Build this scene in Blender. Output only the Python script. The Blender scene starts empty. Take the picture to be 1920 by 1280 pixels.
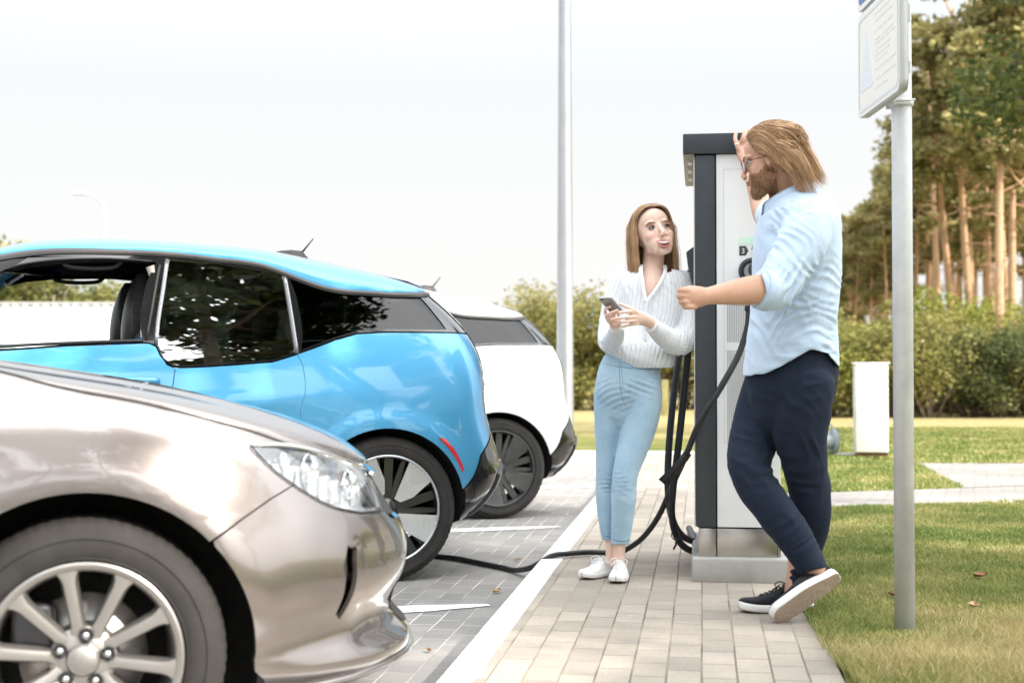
import bpy, bmesh, math, random
import numpy as np
from mathutils import Vector, Matrix, geometry

random.seed(7); np.random.seed(7)
R = math.radians
S = bpy.context.scene
C = S.collection

# ------------------------------------------------------------------ camera
cam_d = bpy.data.cameras.new("camera"); cam = bpy.data.objects.new("camera", cam_d); C.objects.link(cam)
cam.location = (0, 0, 1.0); cam.rotation_euler = (R(90 + 1.33), 0, 0)
cam_d.lens = 50; cam_d.sensor_width = 36; cam_d.clip_start = .05; cam_d.clip_end = 2000
cam_d.dof.use_dof = True; cam_d.dof.focus_distance = 5.9; cam_d.dof.aperture_fstop = 2.9
S.camera = cam
# ------------------------------------------------------------------ light
SUN_EL, SUN_AZ = 34.0, 126.0        # azimuth clockwise from +Y
w = bpy.data.worlds.new("World"); S.world = w; w.use_nodes = True
nt = w.node_tree; nt.nodes.clear()
out = nt.nodes.new("ShaderNodeOutputWorld"); bg = nt.nodes.new("ShaderNodeBackground")
sky = nt.nodes.new("ShaderNodeTexSky"); sky.sky_type = 'NISHITA'; sky.sun_disc = False
sky.sun_elevation = R(SUN_EL); sky.sun_rotation = R(SUN_AZ)
sky.altitude = 0; sky.air_density = 1.0; sky.dust_density = 3.5; sky.ozone_density = 1.2
bg.inputs[1].default_value = .15
# thin bright cloud veil over the blue: white near the horizon, a little blue towards the top left
tcw = nt.nodes.new("ShaderNodeTexCoord"); mpw = nt.nodes.new("ShaderNodeMapping"); mpw.inputs['Scale'].default_value = (1, 1, 3.5)
nz = nt.nodes.new("ShaderNodeTexNoise"); nz.inputs['Scale'].default_value = 1.6; nz.inputs['Detail'].default_value = 7; nz.inputs['Roughness'].default_value = .55
nt.links.new(tcw.outputs['Generated'], mpw.inputs[0]); nt.links.new(mpw.outputs[0], nz.inputs['Vector'])
sx = nt.nodes.new("ShaderNodeSeparateXYZ"); nt.links.new(tcw.outputs['Generated'], sx.inputs[0])
mr = nt.nodes.new("ShaderNodeMapRange"); mr.inputs[1].default_value = .03; mr.inputs[2].default_value = .60; mr.inputs[3].default_value = .97; mr.inputs[4].default_value = .9
nt.links.new(sx.outputs['Z'], mr.inputs[0])
mr2 = nt.nodes.new("ShaderNodeMapRange"); mr2.inputs[1].default_value = .35; mr2.inputs[2].default_value = .7; mr2.inputs[3].default_value = -.08; mr2.inputs[4].default_value = .10
nt.links.new(nz.outputs['Fac'], mr2.inputs[0])
ad = nt.nodes.new("ShaderNodeMath"); ad.operation = 'ADD'; ad.use_clamp = True; nt.links.new(mr.outputs[0], ad.inputs[0]); nt.links.new(mr2.outputs[0], ad.inputs[1])
mxw = nt.nodes.new("ShaderNodeMixRGB"); vr = nt.nodes.new('ShaderNodeValToRGB'); vr.color_ramp.elements[0].position = .02; vr.color_ramp.elements[0].color = (1.02, 1.0, .98, 1); vr.color_ramp.elements[1].position = .20; vr.color_ramp.elements[1].color = (.94, .965, .98, 1); e3 = vr.color_ramp.elements.new(.5); e3.color = (1.45, 1.52, 1.56, 1); e4 = vr.color_ramp.elements.new(1); e4.color = (2.7, 2.74, 2.75, 1); nt.links.new(sx.outputs['Z'], vr.inputs[0])
vm = nt.nodes.new('ShaderNodeMixRGB'); vm.blend_type = 'MULTIPLY'; vm.inputs[0].default_value = 1; vm.inputs[2].default_value = (3.0, 3.0, 3.0, 1); nt.links.new(vr.outputs[0], vm.inputs[1]); vd = nt.nodes.new('ShaderNodeVectorMath'); vd.operation = 'DOT_PRODUCT'; nt.links.new(tcw.outputs['Generated'], vd.inputs[0])
# hazy brightening of the veil round the sun
vd.inputs[1].default_value = (math.sin(R(SUN_AZ)) * math.cos(R(SUN_EL)), math.cos(R(SUN_AZ)) * math.cos(R(SUN_EL)), math.sin(R(SUN_EL)))
gm = nt.nodes.new('ShaderNodeMapRange'); gm.interpolation_type = 'SMOOTHSTEP'; gm.inputs[1].default_value = .2; gm.inputs[2].default_value = 1; gm.inputs[3].default_value = 1; gm.inputs[4].default_value = 2.9; nt.links.new(vd.outputs['Value'], gm.inputs[0])
gv = nt.nodes.new('ShaderNodeVectorMath'); gv.operation = 'SCALE'; nt.links.new(vm.outputs[0], gv.inputs[0]); nt.links.new(gm.outputs[0], gv.inputs['Scale']); nt.links.new(gv.outputs[0], mxw.inputs[2])
nt.links.new(ad.outputs[0], mxw.inputs[0]); nt.links.new(sky.outputs[0], mxw.inputs[1]); nt.links.new(mxw.outputs[0], bg.inputs[0])
nt.links.new(bg.outputs[0], out.inputs[0])
sd = bpy.data.lights.new("sun", 'SUN'); sd.energy = 3.0; sd.angle = R(.5); sd.color = (1, .93, .84)
sun = bpy.data.objects.new("sun", sd); C.objects.link(sun)
az, el = R(SUN_AZ), R(SUN_EL)
sdir = Vector((math.sin(az) * math.cos(el), math.cos(az) * math.cos(el), math.sin(el)))
sun.rotation_euler = sdir.to_track_quat('Z', 'Y').to_euler(); sun.location = sdir * 60
S.view_settings.view_transform = 'Standard'; S.view_settings.look = 'None'
S.view_settings.exposure = 1.15; S.view_settings.gamma = 1
S.cycles.max_bounces = 8; S.cycles.transparent_max_bounces = 16; S.cycles.glossy_bounces = 4
S.cycles.caustics_reflective = False; S.cycles.caustics_refractive = False

# ------------------------------------------------------------------ helpers
def tag(o, label=None, cat=None, group=None, kind=None):
    if label: o['label'] = label
    if cat: o['category'] = cat
    if group: o['group'] = group
    if kind: o['kind'] = kind
    return o
def empty(name, loc=(0, 0, 0), rz=0, **k):
    o = bpy.data.objects.new(name, None); C.objects.link(o); o.location = loc; o.rotation_euler = (0, 0, rz)
    o.empty_display_size = .2
    return tag(o, **k)
def obj(name, me, mat=None, parent=None, **k):
    o = bpy.data.objects.new(name, me); C.objects.link(o)
    if mat is not None and len(me.materials) == 0: me.materials.append(mat)
    if parent is not None: o.parent = parent
    return tag(o, **k)
def smooth(me, on=True):
    me.polygons.foreach_set('use_smooth', [on] * len(me.polygons)); me.update(); return me
def copy_tree(o, parent=None):
    c = o.copy(); C.objects.link(c); c.parent = parent
    for ch in list(o.children): copy_tree(ch, c)
    return c

class MB:
    """collects shapes, builds one mesh object"""
    def __init__(s): s.v = []; s.f = []; s.m = []; s.s = []
    def add(s, vs, fs, mi=0, sm=False, M=None):
        b = len(s.v)
        if M is not None: vs = [tuple(M @ Vector(p)) for p in vs]
        s.v += [tuple(map(float, p)) for p in vs]; s.f += [[b + i for i in f] for f in fs]
        s.m += [mi] * len(fs); s.s += [sm] * len(fs)
    def box(s, c, d, rz=0, mi=0, bev=0, M=None, seg=2):
        bm = bmesh.new(); bmesh.ops.create_cube(bm, size=1)
        bmesh.ops.scale(bm, vec=d, verts=bm.verts)
        if bev: bmesh.ops.bevel(bm, geom=bm.edges[:], offset=bev, segments=seg, affect='EDGES', profile=.6)
        bmesh.ops.recalc_face_normals(bm, faces=bm.faces)
        if rz: bmesh.ops.rotate(bm, verts=bm.verts, cent=(0, 0, 0), matrix=Matrix.Rotation(rz, 3, 'Z'))
        bmesh.ops.translate(bm, verts=bm.verts, vec=c)
        s.bm(bm, mi, bool(bev), M)
    def bm(s, bm, mi=0, sm=False, M=None):
        bm.verts.index_update()
        s.add([v.co.copy() for v in bm.verts], [[v.index for v in f.verts] for f in bm.faces], mi, sm, M); bm.free()
    def tube(s, pts, rad, n=8, mi=0, sm=True, cap=True, squash=None, up=None, M=None):
        pts = [Vector(p) for p in pts]; k = len(pts)
        rs = rad if hasattr(rad, '__len__') else [rad] * k
        t = (pts[1] - pts[0]).normalized()
        u = Vector(up) if up is not None else (Vector((0, 0, 1)) if abs(t.z) < .9 else Vector((1, 0, 0)))
        a = (u - t * u.dot(t)).normalized(); V = []; F = []
        for i, p in enumerate(pts):
            t = (pts[min(i + 1, k - 1)] - pts[max(i - 1, 0)]).normalized()
            a = (a - t * a.dot(t)).normalized(); b = t.cross(a)
            sq = 1 if squash is None else squash
            for j in range(n):
                g = 2 * math.pi * j / n
                V.append(p + a * math.cos(g) * rs[i] * sq + b * math.sin(g) * rs[i])
        for i in range(k - 1):
            for j in range(n):
                F.append([i * n + j, i * n + (j + 1) % n, (i + 1) * n + (j + 1) % n, (i + 1) * n + j])
        if cap: F.append(list(range(n))[::-1]); F.append([(k - 1) * n + j for j in range(n)])
        s.add(V, F, mi, sm, M)
    def lathe(s, prof, n=24, axis='Z', mi=0, sm=True, M=None, close=False):
        V = []; F = []; k = len(prof)
        for r, h in prof:
            for j in range(n):
                g = 2 * math.pi * j / n; c, q = math.cos(g) * r, math.sin(g) * r
                V.append((c, q, h) if axis == 'Z' else ((c, h, q) if axis == 'Y' else (h, c, q)))
        for i in range(k - 1 + (1 if close else 0)):
            for j in range(n):
                i2 = (i + 1) % k
                f = [i * n + j, i * n + (j + 1) % n, i2 * n + (j + 1) % n, i2 * n + j]
                F.append(f if axis != 'Y' else f[::-1])
        s.add(V, F, mi, sm, M)
    def prism(s, poly, h0, h1, plane='XY', mi=0, sm=False, M=None):
        """poly extruded between h0 and h1 along the plane's normal"""
        def q(p, h): return (p[0], p[1], h) if plane == 'XY' else ((p[0], h, p[1]) if plane == 'XZ' else (h, p[0], p[1]))
        n = len(poly); V = [q(p, h0) for p in poly] + [q(p, h1) for p in poly]
        ar = sum(poly[i][0] * poly[(i + 1) % n][1] - poly[(i + 1) % n][0] * poly[i][1] for i in range(n))
        F = [list(range(n))[::-1], [n + i for i in range(n)]] + [[i, (i + 1) % n, n + (i + 1) % n, n + i] for i in range(n)]
        flip = (ar < 0) != (plane == 'XZ') != (h1 < h0)
        if flip: F = [f[::-1] for f in F]
        s.add(V, F, mi, sm, M)
    def grid(s, P, mi=0, sm=True, closeu=False, closev=False, M=None, flip=False):
        nu, nv = len(P), len(P[0]); V = [p for r in P for p in r]; F = []
        for i in range(nu if closeu else nu - 1):
            for j in range(nv if closev else nv - 1):
                a, b = (i + 1) % nu, (j + 1) % nv
                f = [i * nv + j, i * nv + b, a * nv + b, a * nv + j]
                F.append(f[::-1] if flip else f)
        s.add(V, F, mi, sm, M)
    def mesh(s, name, mats=None):
        me = bpy.data.meshes.new(name); me.from_pydata(s.v, [], s.f)
        me.polygons.foreach_set('material_index', s.m); me.polygons.foreach_set('use_smooth', s.s)
        for m in (mats or []): me.materials.append(m)
        me.update(); return me
    def build(s, name, mats, parent=None, auto=None, **k):
        if not isinstance(mats, (list, tuple)): mats = [mats]
        me = s.mesh(name, mats)
        if auto: me.set_sharp_from_angle(angle=R(auto))
        return obj(name, me, None, parent, **k)

def nspline(xs, ys):
    """natural cubic spline, vectorised"""
    xs = np.asarray(xs, float); ys = np.asarray(ys, float); n = len(xs)
    h = np.diff(xs); A = np.zeros((n, n)); b = np.zeros(n); A[0, 0] = A[-1, -1] = 1
    for i in range(1, n - 1):
        A[i, i - 1] = h[i - 1]; A[i, i] = 2 * (h[i - 1] + h[i]); A[i, i + 1] = h[i]
        b[i] = 6 * ((ys[i + 1] - ys[i]) / h[i] - (ys[i] - ys[i - 1]) / h[i - 1])
    m = np.linalg.solve(A, b)
    def f(x):
        x = np.asarray(x, float); xc = np.clip(x, xs[0], xs[-1])
        i = np.clip(np.searchsorted(xs, xc) - 1, 0, n - 2)
        t0 = xs[i + 1] - xc; t1 = xc - xs[i]
        return (m[i] * t0**3 + m[i + 1] * t1**3) / (6 * h[i]) + (ys[i] / h[i] - m[i] * h[i] / 6) * t0 + (ys[i + 1] / h[i] - m[i + 1] * h[i] / 6) * t1
    return f
def curve_pts(pts, step=.03, closed=False):
    """catmull-rom through pts, resampled"""
    P = [np.array(p, float) for p in pts]; n = len(P); o = []
    for i in range(n if closed else n - 1):
        if closed: a, b, c, d = P[(i - 1) % n], P[i], P[(i + 1) % n], P[(i + 2) % n]
        else: a, b, c, d = P[max(i - 1, 0)], P[i], P[i + 1], P[min(i + 2, n - 1)]
        k = max(1, int(np.linalg.norm(c - b) / step))
        for j in range(k):
            t = j / k
            o.append(.5 * (2 * b + (c - a) * t + (2 * a - 5 * b + 4 * c - d) * t * t + (3 * b - a - 3 * c + d) * t**3))
    if not closed: o.append(P[-1])
    return o

# ------------------------------------------------------------------ materials
MAT = {}
def pmat(name, col, rough=.5, metal=0, coat=0, coatr=.03, spec=.5, **k):
    if name in MAT: return MAT[name]
    m = bpy.data.materials.new(name); m.use_nodes = True; b = m.node_tree.nodes['Principled BSDF']
    b.inputs['Base Color'].default_value = (*col, 1); b.inputs['Roughness'].default_value = rough
    b.inputs['Metallic'].default_value = metal; b.inputs['Coat Weight'].default_value = coat
    b.inputs['Coat Roughness'].default_value = coatr; b.inputs['Specular IOR Level'].default_value = spec
    for a, v in k.items(): b.inputs[a.replace('_', ' ')].default_value = v
    MAT[name] = m; return m
def nodes(m):
    return m.node_tree, m.node_tree.nodes['Principled BSDF']
def N(t, typ, **k):
    n = t.nodes.new(typ)
    for a, v in k.items():
        if a.startswith('i_'):
            key = a[2:].replace('_', ' ')
            n.inputs[int(key) if key.isdigit() else key].default_value = v
        else: setattr(n, a, v)
    return n
def ramp(t, stops, interp='LINEAR'):
    r = t.nodes.new('ShaderNodeValToRGB'); r.color_ramp.interpolation = interp; e = r.color_ramp.elements
    while len(e) < len(stops): e.new(.5)
    for i, (p, c) in enumerate(stops): e[i].position = p; e[i].color = (*c, 1) if len(c) == 3 else c
    return r
def noisy(name, c1, c2, scale=5, rough=.6, bump=.2, bscale=None, detail=6, dist=.02, metal=0, lo=.35, hi=.65, coat=0, r2=None):
    """procedural two-tone material with bump"""
    if name in MAT: return MAT[name]
    m = pmat(name, c1, rough, metal, coat); t, b = nodes(m)
    tc = N(t, 'ShaderNodeTexCoord'); n = N(t, 'ShaderNodeTexNoise', i_Scale=scale, i_Detail=detail, i_Roughness=.6)
    t.links.new(tc.outputs['Object'], n.inputs['Vector'])
    r = ramp(t, [(lo, c1), (hi, c2)]); t.links.new(n.outputs['Fac'], r.inputs['Fac']); t.links.new(r.outputs[0], b.inputs['Base Color'])
    if r2 is not None:
        q = N(t, 'ShaderNodeMapRange', i_3=rough, i_4=r2, i_1=lo, i_2=hi); t.links.new(n.outputs['Fac'], q.inputs[0]); t.links.new(q.outputs[0], b.inputs['Roughness'])
    if bump:
        n2 = N(t, 'ShaderNodeTexNoise', i_Scale=bscale or scale * 6, i_Detail=4)
        t.links.new(tc.outputs['Object'], n2.inputs['Vector'])
        bp = N(t, 'ShaderNodeBump', i_Strength=bump, i_Distance=dist); t.links.new(n2.outputs['Fac'], bp.inputs['Height'])
        t.links.new(bp.outputs[0], b.inputs['Normal'])
    return m
# ------------------------------------------------------------------ car shell: y(x, z) half-width surface
class Shell:
    """car body skin. local x: rear 0 -> front, y: left +, z up"""
    def __init__(s, W, xr, xf, rail, zb, Lr, Lf, n=2.5, nf=2.5, taper=None, bumps=()):
        s.W, s.xr, s.xf, s.rail, s.zb, s.Lr, s.Lf, s.n, s.nf = W, xr, xf, rail, zb, Lr, Lf, n, nf
        s.taper = taper or (lambda x: 1 + 0 * x); s.bumps = bumps
    def base(s, x, z):
        w = s.W(z) * s.taper(x)
        for b in s.bumps: w = w + b(x, z)
        return w
    # domain coordinate a: x along the straight side, beyond the corners it runs on by angle
    def to_a(s, x, z):
        """x on the side surface -> a"""
        x = np.asarray(x, float); xr, xf = s.xr(z), s.xf(z); Lr, Lf = s.Lr(z), s.Lf(z)
        X = np.clip((xr + Lr - x) / Lr, 0, .9999); Y = (1 - X**s.n)**(1 / s.n); psi = np.arctan2(X, Y)
        Xf = np.clip((x - xf + Lf) / Lf, 0, .9999); Yf = (1 - Xf**s.nf)**(1 / s.nf); psf = np.arctan2(Xf, Yf)
        return np.where(x < xr + Lr, -psi * .5, np.where(x > xf - Lf, 10 + psf * .5, (x - xr - Lr) / np.maximum(xf - Lf - xr - Lr, 1e-3) * 10))
    def pt(s, a, z, off=0):
        """a, z -> point arrays (x, y, z)"""
        a = np.asarray(a, float); z = np.asarray(z, float)
        if off:
            p = s.pt(a, z); n = s.nrm(a, z); return [p[i] + n[i] * off for i in range(3)]
        xr, xf = s.xr(z), s.xf(z); Lr, Lf = s.Lr(z), s.Lf(z)
        xs = xr + Lr + np.clip(a, 0, 10) / 10 * (xf - Lf - xr - Lr)
        p1 = np.clip(-a / .5, 0, math.pi / 2); r1 = (np.abs(np.cos(p1))**s.n + np.abs(np.sin(p1))**s.n)**(-1 / s.n)
        p2 = np.clip((a - 10) / .5, 0, math.pi / 2); r2 = (np.abs(np.cos(p2))**s.nf + np.abs(np.sin(p2))**s.nf)**(-1 / s.nf)
        x = np.where(a < 0, xr + Lr - Lr * np.sin(p1) * r1, np.where(a > 10, xf - Lf + Lf * np.sin(p2) * r2, xs))
        y = np.where(a < 0, np.cos(p1) * r1, np.where(a > 10, np.cos(p2) * r2, 1.0)) * s.base(x, z)
        return [x, y, z + 0 * x]
    def nrm(s, a, z):
        e = 1e-3; ea = np.where((a < 0) | (a > 10), 2e-3, 1e-2)
        A = [q - p for p, q in zip(s.pt(a - ea, z), s.pt(a + ea, z))]; B = [q - p for p, q in zip(s.pt(a, z - e), s.pt(a, z + e))]
        n = np.cross(np.stack(B, -1), np.stack(A, -1)); l = np.linalg.norm(n, axis=-1, keepdims=True); n = n / np.maximum(l, 1e-12)
        return [n[..., 0], n[..., 1], n[..., 2]]
    def side(s, x, z):
        a = s.to_a(x, z); return s.pt(a, z)[1]

def inpoly(px, py, poly):
    poly = np.asarray(poly); inside = np.zeros(len(px), bool); n = len(poly); j = n - 1
    for i in range(n):
        xi, yi = poly[i]; xj, yj = poly[j]
        c = ((yi > py) != (yj > py)) & (px < (xj - xi) * (py - yi) / (yj - yi + 1e-15) + xi); inside ^= c; j = i
    return inside
def dens(poly, step):
    o = []; n = len(poly)
    for i in range(n):
        a, b = np.array(poly[i], float), np.array(poly[(i + 1) % n], float); k = max(1, int(np.linalg.norm(b - a) / step))
        o += [tuple(a + (b - a) * j / k) for j in range(k)]
    return o
def shrink(poly, d):
    P = np.array(poly); n = len(P); ar = .5 * np.sum(P[:, 0] * np.roll(P[:, 1], -1) - np.roll(P[:, 0], -1) * P[:, 1])
    T = np.roll(P, -1, 0) - np.roll(P, 1, 0); T /= np.maximum(np.linalg.norm(T, axis=1, keepdims=True), 1e-9)
    Nn = np.stack([-T[:, 1], T[:, 0]], 1) * (1 if ar > 0 else -1)
    return [tuple(p) for p in P + Nn * d]
def skin(name, sh, poly, mat, parent, holes=(), step=.035, gap=.0015, off=0, lip=.012, mirror=True, which='both', lipmat=None, dom=False, **k):
    """one panel of the shell: poly in side view (x, z). For dom=True poly is already in (a, z)"""
    poly = dens(poly, step * .6); holes = [dens(h, step * .6) for h in holes]
    if gap: poly = shrink(poly, gap); holes = [shrink(h, -gap) for h in holes]
    L = 4.0
    def dd(P):
        P = np.array(P)
        if dom: return np.stack([P[:, 0], P[:, 1]], 1)
        return np.stack([sh.to_a(P[:, 0], P[:, 1]), P[:, 1]], 1)
    B = dd(poly); H = [dd(h) for h in holes]
    sc = np.array([.3, 1.0])   # a-units to metres about right for cdt
    lo, hi = B.min(0), B.max(0)
    za = np.arange(lo[1] + step / 2, hi[1], step)
    aa = np.unique(np.concatenate([np.arange(lo[0], min(hi[0], 0), .028), np.arange(max(lo[0], 0), min(hi[0], 10), step / .3), np.arange(max(lo[0], 10), hi[0], .028)]))
    G = np.array([(a + ((i % 2) * .4 * step if a < 0 or a > 10 else (i % 2) * step / .6), z) for i, z in enumerate(za) for a in aa]) if len(aa) and len(za) else np.zeros((0, 2))
    verts = [Vector(p * sc) for p in B]; edges = [(i, (i + 1) % len(B)) for i in range(len(B))]
    for h in H:
        b = len(verts); verts += [Vector(p * sc) for p in h]; edges += [(b + i, b + (i + 1) % len(h)) for i in range(len(h))]
    if len(G):
        ok = inpoly(G[:, 0], G[:, 1], B)
        for h in H: ok &= ~inpoly(G[:, 0], G[:, 1], h)
        G = G[ok]
        bp = np.array([(v.x, v.y) for v in verts])
        for g in G:
            q = g * sc
            if np.min(np.abs(bp - q).sum(1)) > step * .3: verts.append(Vector(q))
    r = geometry.delaunay_2d_cdt(verts, edges, [], 0, 1e-7)
    V2 = np.array([(v.x / sc[0], v.y) for v in r[0]]); F = [list(f) for f in r[2]]
    cen = np.array([V2[f].mean(0) for f in F]); ok = inpoly(cen[:, 0], cen[:, 1], B)
    for h in H: ok &= ~inpoly(cen[:, 0], cen[:, 1], h)
    F = [f for f, o in zip(F, ok) if o]
    P = np.stack(sh.pt(V2[:, 0], V2[:, 1]), 1); Nn = np.stack(sh.nrm(V2[:, 0], V2[:, 1]), 1)
    P = P + Nn * off
    # orientation + boundary lip
    mid = F[len(F) // 2]; fn = np.cross(P[mid[1]] - P[mid[0]], P[mid[2]] - P[mid[0]])
    if fn.dot(Nn[mid[0]]) < 0: F = [f[::-1] for f in F]
    ec = {}
    for f in F:
        for i in range(len(f)):
            e = (f[i], f[(i + 1) % len(f)]); ec[e] = 1
    bd = [e for e in ec if (e[1], e[0]) not in ec]
    V = [tuple(p) for p in P]; NV = len(V); low = {}; FL = []
    if lip:
        for e in bd:
            for v in e:
                if v not in low: low[v] = len(V); V.append(tuple(P[v] - Nn[v] * lip))
            FL.append([e[1], e[0], low[e[0]], low[e[1]]])
    outs = []
    for sgn in ((1, -1) if which == 'both' else ((1,) if which == 'L' else (-1,))):
        VV = [(v[0], v[1] * sgn, v[2]) for v in V]; FF = [f if sgn > 0 else f[::-1] for f in F + FL]
        outs.append((VV, FF, sgn))
    objs = []
    if mirror and which == 'both' and k.pop('join', False):
        VV = outs[0][0] + outs[1][0]; o = len(outs[0][0]); FF = outs[0][1] + [[i + o for i in f] for f in outs[1][1]]
        sets = [(VV, FF, [1] * len(outs[0][1]) + [-1] * len(outs[1][1]), [len(F), len(outs[0][1]) + len(F)])]
    else:
        k.pop('join', None)
        sets = [(VV, FF, [sg] * len(FF), None) for VV, FF, sg in outs]
    for VV, FF, sg, _ in sets:
        me = bpy.data.meshes.new(name); me.from_pydata(VV, [], FF); smooth(me)
        me.materials.append(mat)
        if lipmat: me.materials.append(lipmat)
        ln = []; nF = len(F); tot = len(F + FL); o0 = len(V)
        for fi, f in enumerate(FF):
            isl = (fi % tot) >= nF; s_ = sg[fi]; base_i = o0 if (len(VV) > o0 and fi >= tot) else 0
            if isl:
                n = me.polygons[fi].normal; ln += [tuple(n)] * len(f)
            else:
                for v in f: q = Nn[v - base_i]; ln.append((q[0], q[1] * s_, q[2]))
        if lipmat: me.polygons.foreach_set('material_index', [1 if (i % tot) >= nF else 0 for i in range(len(FF))])
        me.normals_split_custom_set(ln); me.update()
        objs.append(obj(name, me, None, parent, **k))
    return objs[0] if len(objs) == 1 else objs
# ------------------------------------------------------------------ the setting
KD = Vector((.1308, .9914, 0)); KP = Vector((.9914, -.1308, 0))      # along / across the kerb
KO = Vector((-.233, 4.15, 0))                                       # on the kerb's road-side edge
KANG = -math.atan2(KD.x, KD.y)
def kpt(u, v, z=0): p = KO + KD * u + KP * v; return (p.x, p.y, z)   # u along the kerb, v to the right of it
HF = .10

def paver_mat(name, ca, cb, joint, rot, stain, light=1.0):
    m = pmat(name, ca, .85); t, b = nodes(m)
    tc = N(t, 'ShaderNodeTexCoord'); mp = N(t, 'ShaderNodeMapping'); mp.inputs['Rotation'].default_value = (0, 0, rot)
    t.links.new(tc.outputs['Object'], mp.inputs[0])
    nz = N(t, 'ShaderNodeTexNoise', i_Scale=1.3, i_Detail=3); t.links.new(tc.outputs['Object'], nz.inputs['Vector'])
    wob = N(t, 'ShaderNodeVectorMath', operation='MULTIPLY_ADD'); wob.inputs[1].default_value = (.012, .012, 0)
    t.links.new(nz.outputs['Color'], wob.inputs[0]); t.links.new(mp.outputs[0], wob.inputs[2])
    br = N(t, 'ShaderNodeTexBrick', i_Scale=1, i_Mortar_Size=.0035, i_Mortar_Smooth=.35, i_Brick_Width=.205, i_Row_Height=.106, i_Bias=0)
    br.inputs['Color1'].default_value = (0, 0, 0, 1); br.inputs['Color2'].default_value = (1, 1, 1, 1); br.inputs['Mortar'].default_value = (.5, .5, .5, 1)
    t.links.new(wob.outputs[0], br.inputs['Vector'])
    r = ramp(t, [(0, ca), (.5, tuple((x + y) / 2 for x, y in zip(ca, cb))), (1, cb)]); t.links.new(br.outputs['Color'], r.inputs[0])
    n1 = N(t, 'ShaderNodeTexNoise', i_Scale=.9, i_Detail=8, i_Roughness=.65); t.links.new(tc.outputs['Object'], n1.inputs['Vector'])
    r1 = ramp(t, [(.35, (.80, .80, .80)), (.62, (1.12, 1.10, 1.07))]); t.links.new(n1.outputs['Fac'], r1.inputs[0])
    mx = N(t, 'ShaderNodeMixRGB', blend_type='MULTIPLY', i_0=1); t.links.new(r.outputs[0], mx.inputs[1]); t.links.new(r1.outputs[0], mx.inputs[2])
    n2 = N(t, 'ShaderNodeTexNoise', i_Scale=90, i_Detail=4, i_Roughness=.7); t.links.new(tc.outputs['Object'], n2.inputs['Vector'])
    r2 = ramp(t, [(.3, (.86, .86, .86)), (.7, (1.12, 1.12, 1.12))]); t.links.new(n2.outputs['Fac'], r2.inputs[0])
    m2 = N(t, 'ShaderNodeMixRGB', blend_type='MULTIPLY', i_0=1); t.links.new(mx.outputs[0], m2.inputs[1]); t.links.new(r2.outputs[0], m2.inputs[2])
    # pale scuffs
    n3 = N(t, 'ShaderNodeTexNoise', i_Scale=7, i_Detail=6, i_Roughness=.75); t.links.new(tc.outputs['Object'], n3.inputs['Vector'])
    r3 = ramp(t, [(.63, (0, 0, 0)), (.72, (1, 1, 1))]); t.links.new(n3.outputs['Fac'], r3.inputs[0])
    m3 = N(t, 'ShaderNodeMixRGB'); m3.inputs[2].default_value = (*stain, 1); q3 = N(t, 'ShaderNodeMath', operation='MULTIPLY', i_1=.35)
    t.links.new(r3.outputs[0], q3.inputs[0]); t.links.new(q3.outputs[0], m3.inputs[0]); t.links.new(m2.outputs[0], m3.inputs[1])
    # joints: dark with sandy stretches
    n4 = N(t, 'ShaderNodeTexNoise', i_Scale=2.3, i_Detail=3); t.links.new(tc.outputs['Object'], n4.inputs['Vector'])
    r4 = ramp(t, [(.42, joint), (.6, tuple(v * 2.3 for v in joint))]); t.links.new(n4.outputs['Fac'], r4.inputs[0])
    m4 = N(t, 'ShaderNodeMixRGB'); t.links.new(br.outputs['Fac'], m4.inputs[0]); t.links.new(m3.outputs[0], m4.inputs[1]); t.links.new(r4.outputs[0], m4.inputs[2])
    t.links.new(m4.outputs[0], b.inputs['Base Color'])
    h = N(t, 'ShaderNodeMath', operation='MULTIPLY_ADD', i_1=-1.0, i_2=1.0); t.links.new(br.outputs['Fac'], h.inputs[0])
    h2 = N(t, 'ShaderNodeMath', operation='MULTIPLY_ADD', i_1=.18); t.links.new(n2.outputs['Fac'], h2.inputs[0]); t.links.new(h.outputs[0], h2.inputs[2])
    h3 = N(t, 'ShaderNodeMath', operation='MULTIPLY_ADD', i_1=.5); t.links.new(br.outputs['Color'], h3.inputs[0]); t.links.new(h2.outputs[0], h3.inputs[2])
    bp = N(t, 'ShaderNodeBump', i_Strength=.8, i_Distance=.005); t.links.new(h3.outputs[0], bp.inputs['Height']); t.links.new(bp.outputs[0], b.inputs['Normal'])
    return m
# brick texture rows run along x: turn so that x follows the kerb
PAVE = paver_mat('pavement_blocks', (.275, .243, .208), (.375, .330, .280), (.13, .11, .085), -(math.pi / 2 + KANG), (.52, .50, .47))
PARK = paver_mat('parking_blocks', (.225, .215, .205), (.275, .263, .25), (.27, .258, .245), -(math.pi / 2 + KANG) , (.45, .44, .42))
PATHM = paver_mat('path_blocks', (.24, .225, .21), (.30, .285, .265), (.10, .09, .08), R(18), (.5, .5, .48))
KERBM = noisy('white_painted_kerb', (.84, .84, .82), (.74, .73, .70), 9, .7, .25, 60, lo=.45, hi=.85, dist=.003)
LINEM = noisy('worn_white_line', (.76, .76, .74), (.50, .49, .47), 14, .8, .2, 60, lo=.48, hi=.75, dist=.002)
CONC = noisy('concrete', (.42, .41, .39), (.30, .29, .27), 7, .9, .35, 50, lo=.35, hi=.8, dist=.004)

def sheet(name, poly, z, mat, **k):
    b = MB(); n = len(poly); b.add([(p[0], p[1], z) for p in poly], [list(range(n))] if sum(poly[i][0] * poly[(i + 1) % n][1] - poly[(i + 1) % n][0] * poly[i][1] for i in range(n)) > 0 else [list(range(n))[::-1]])
    return b.build(name, mat, **k)
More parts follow.
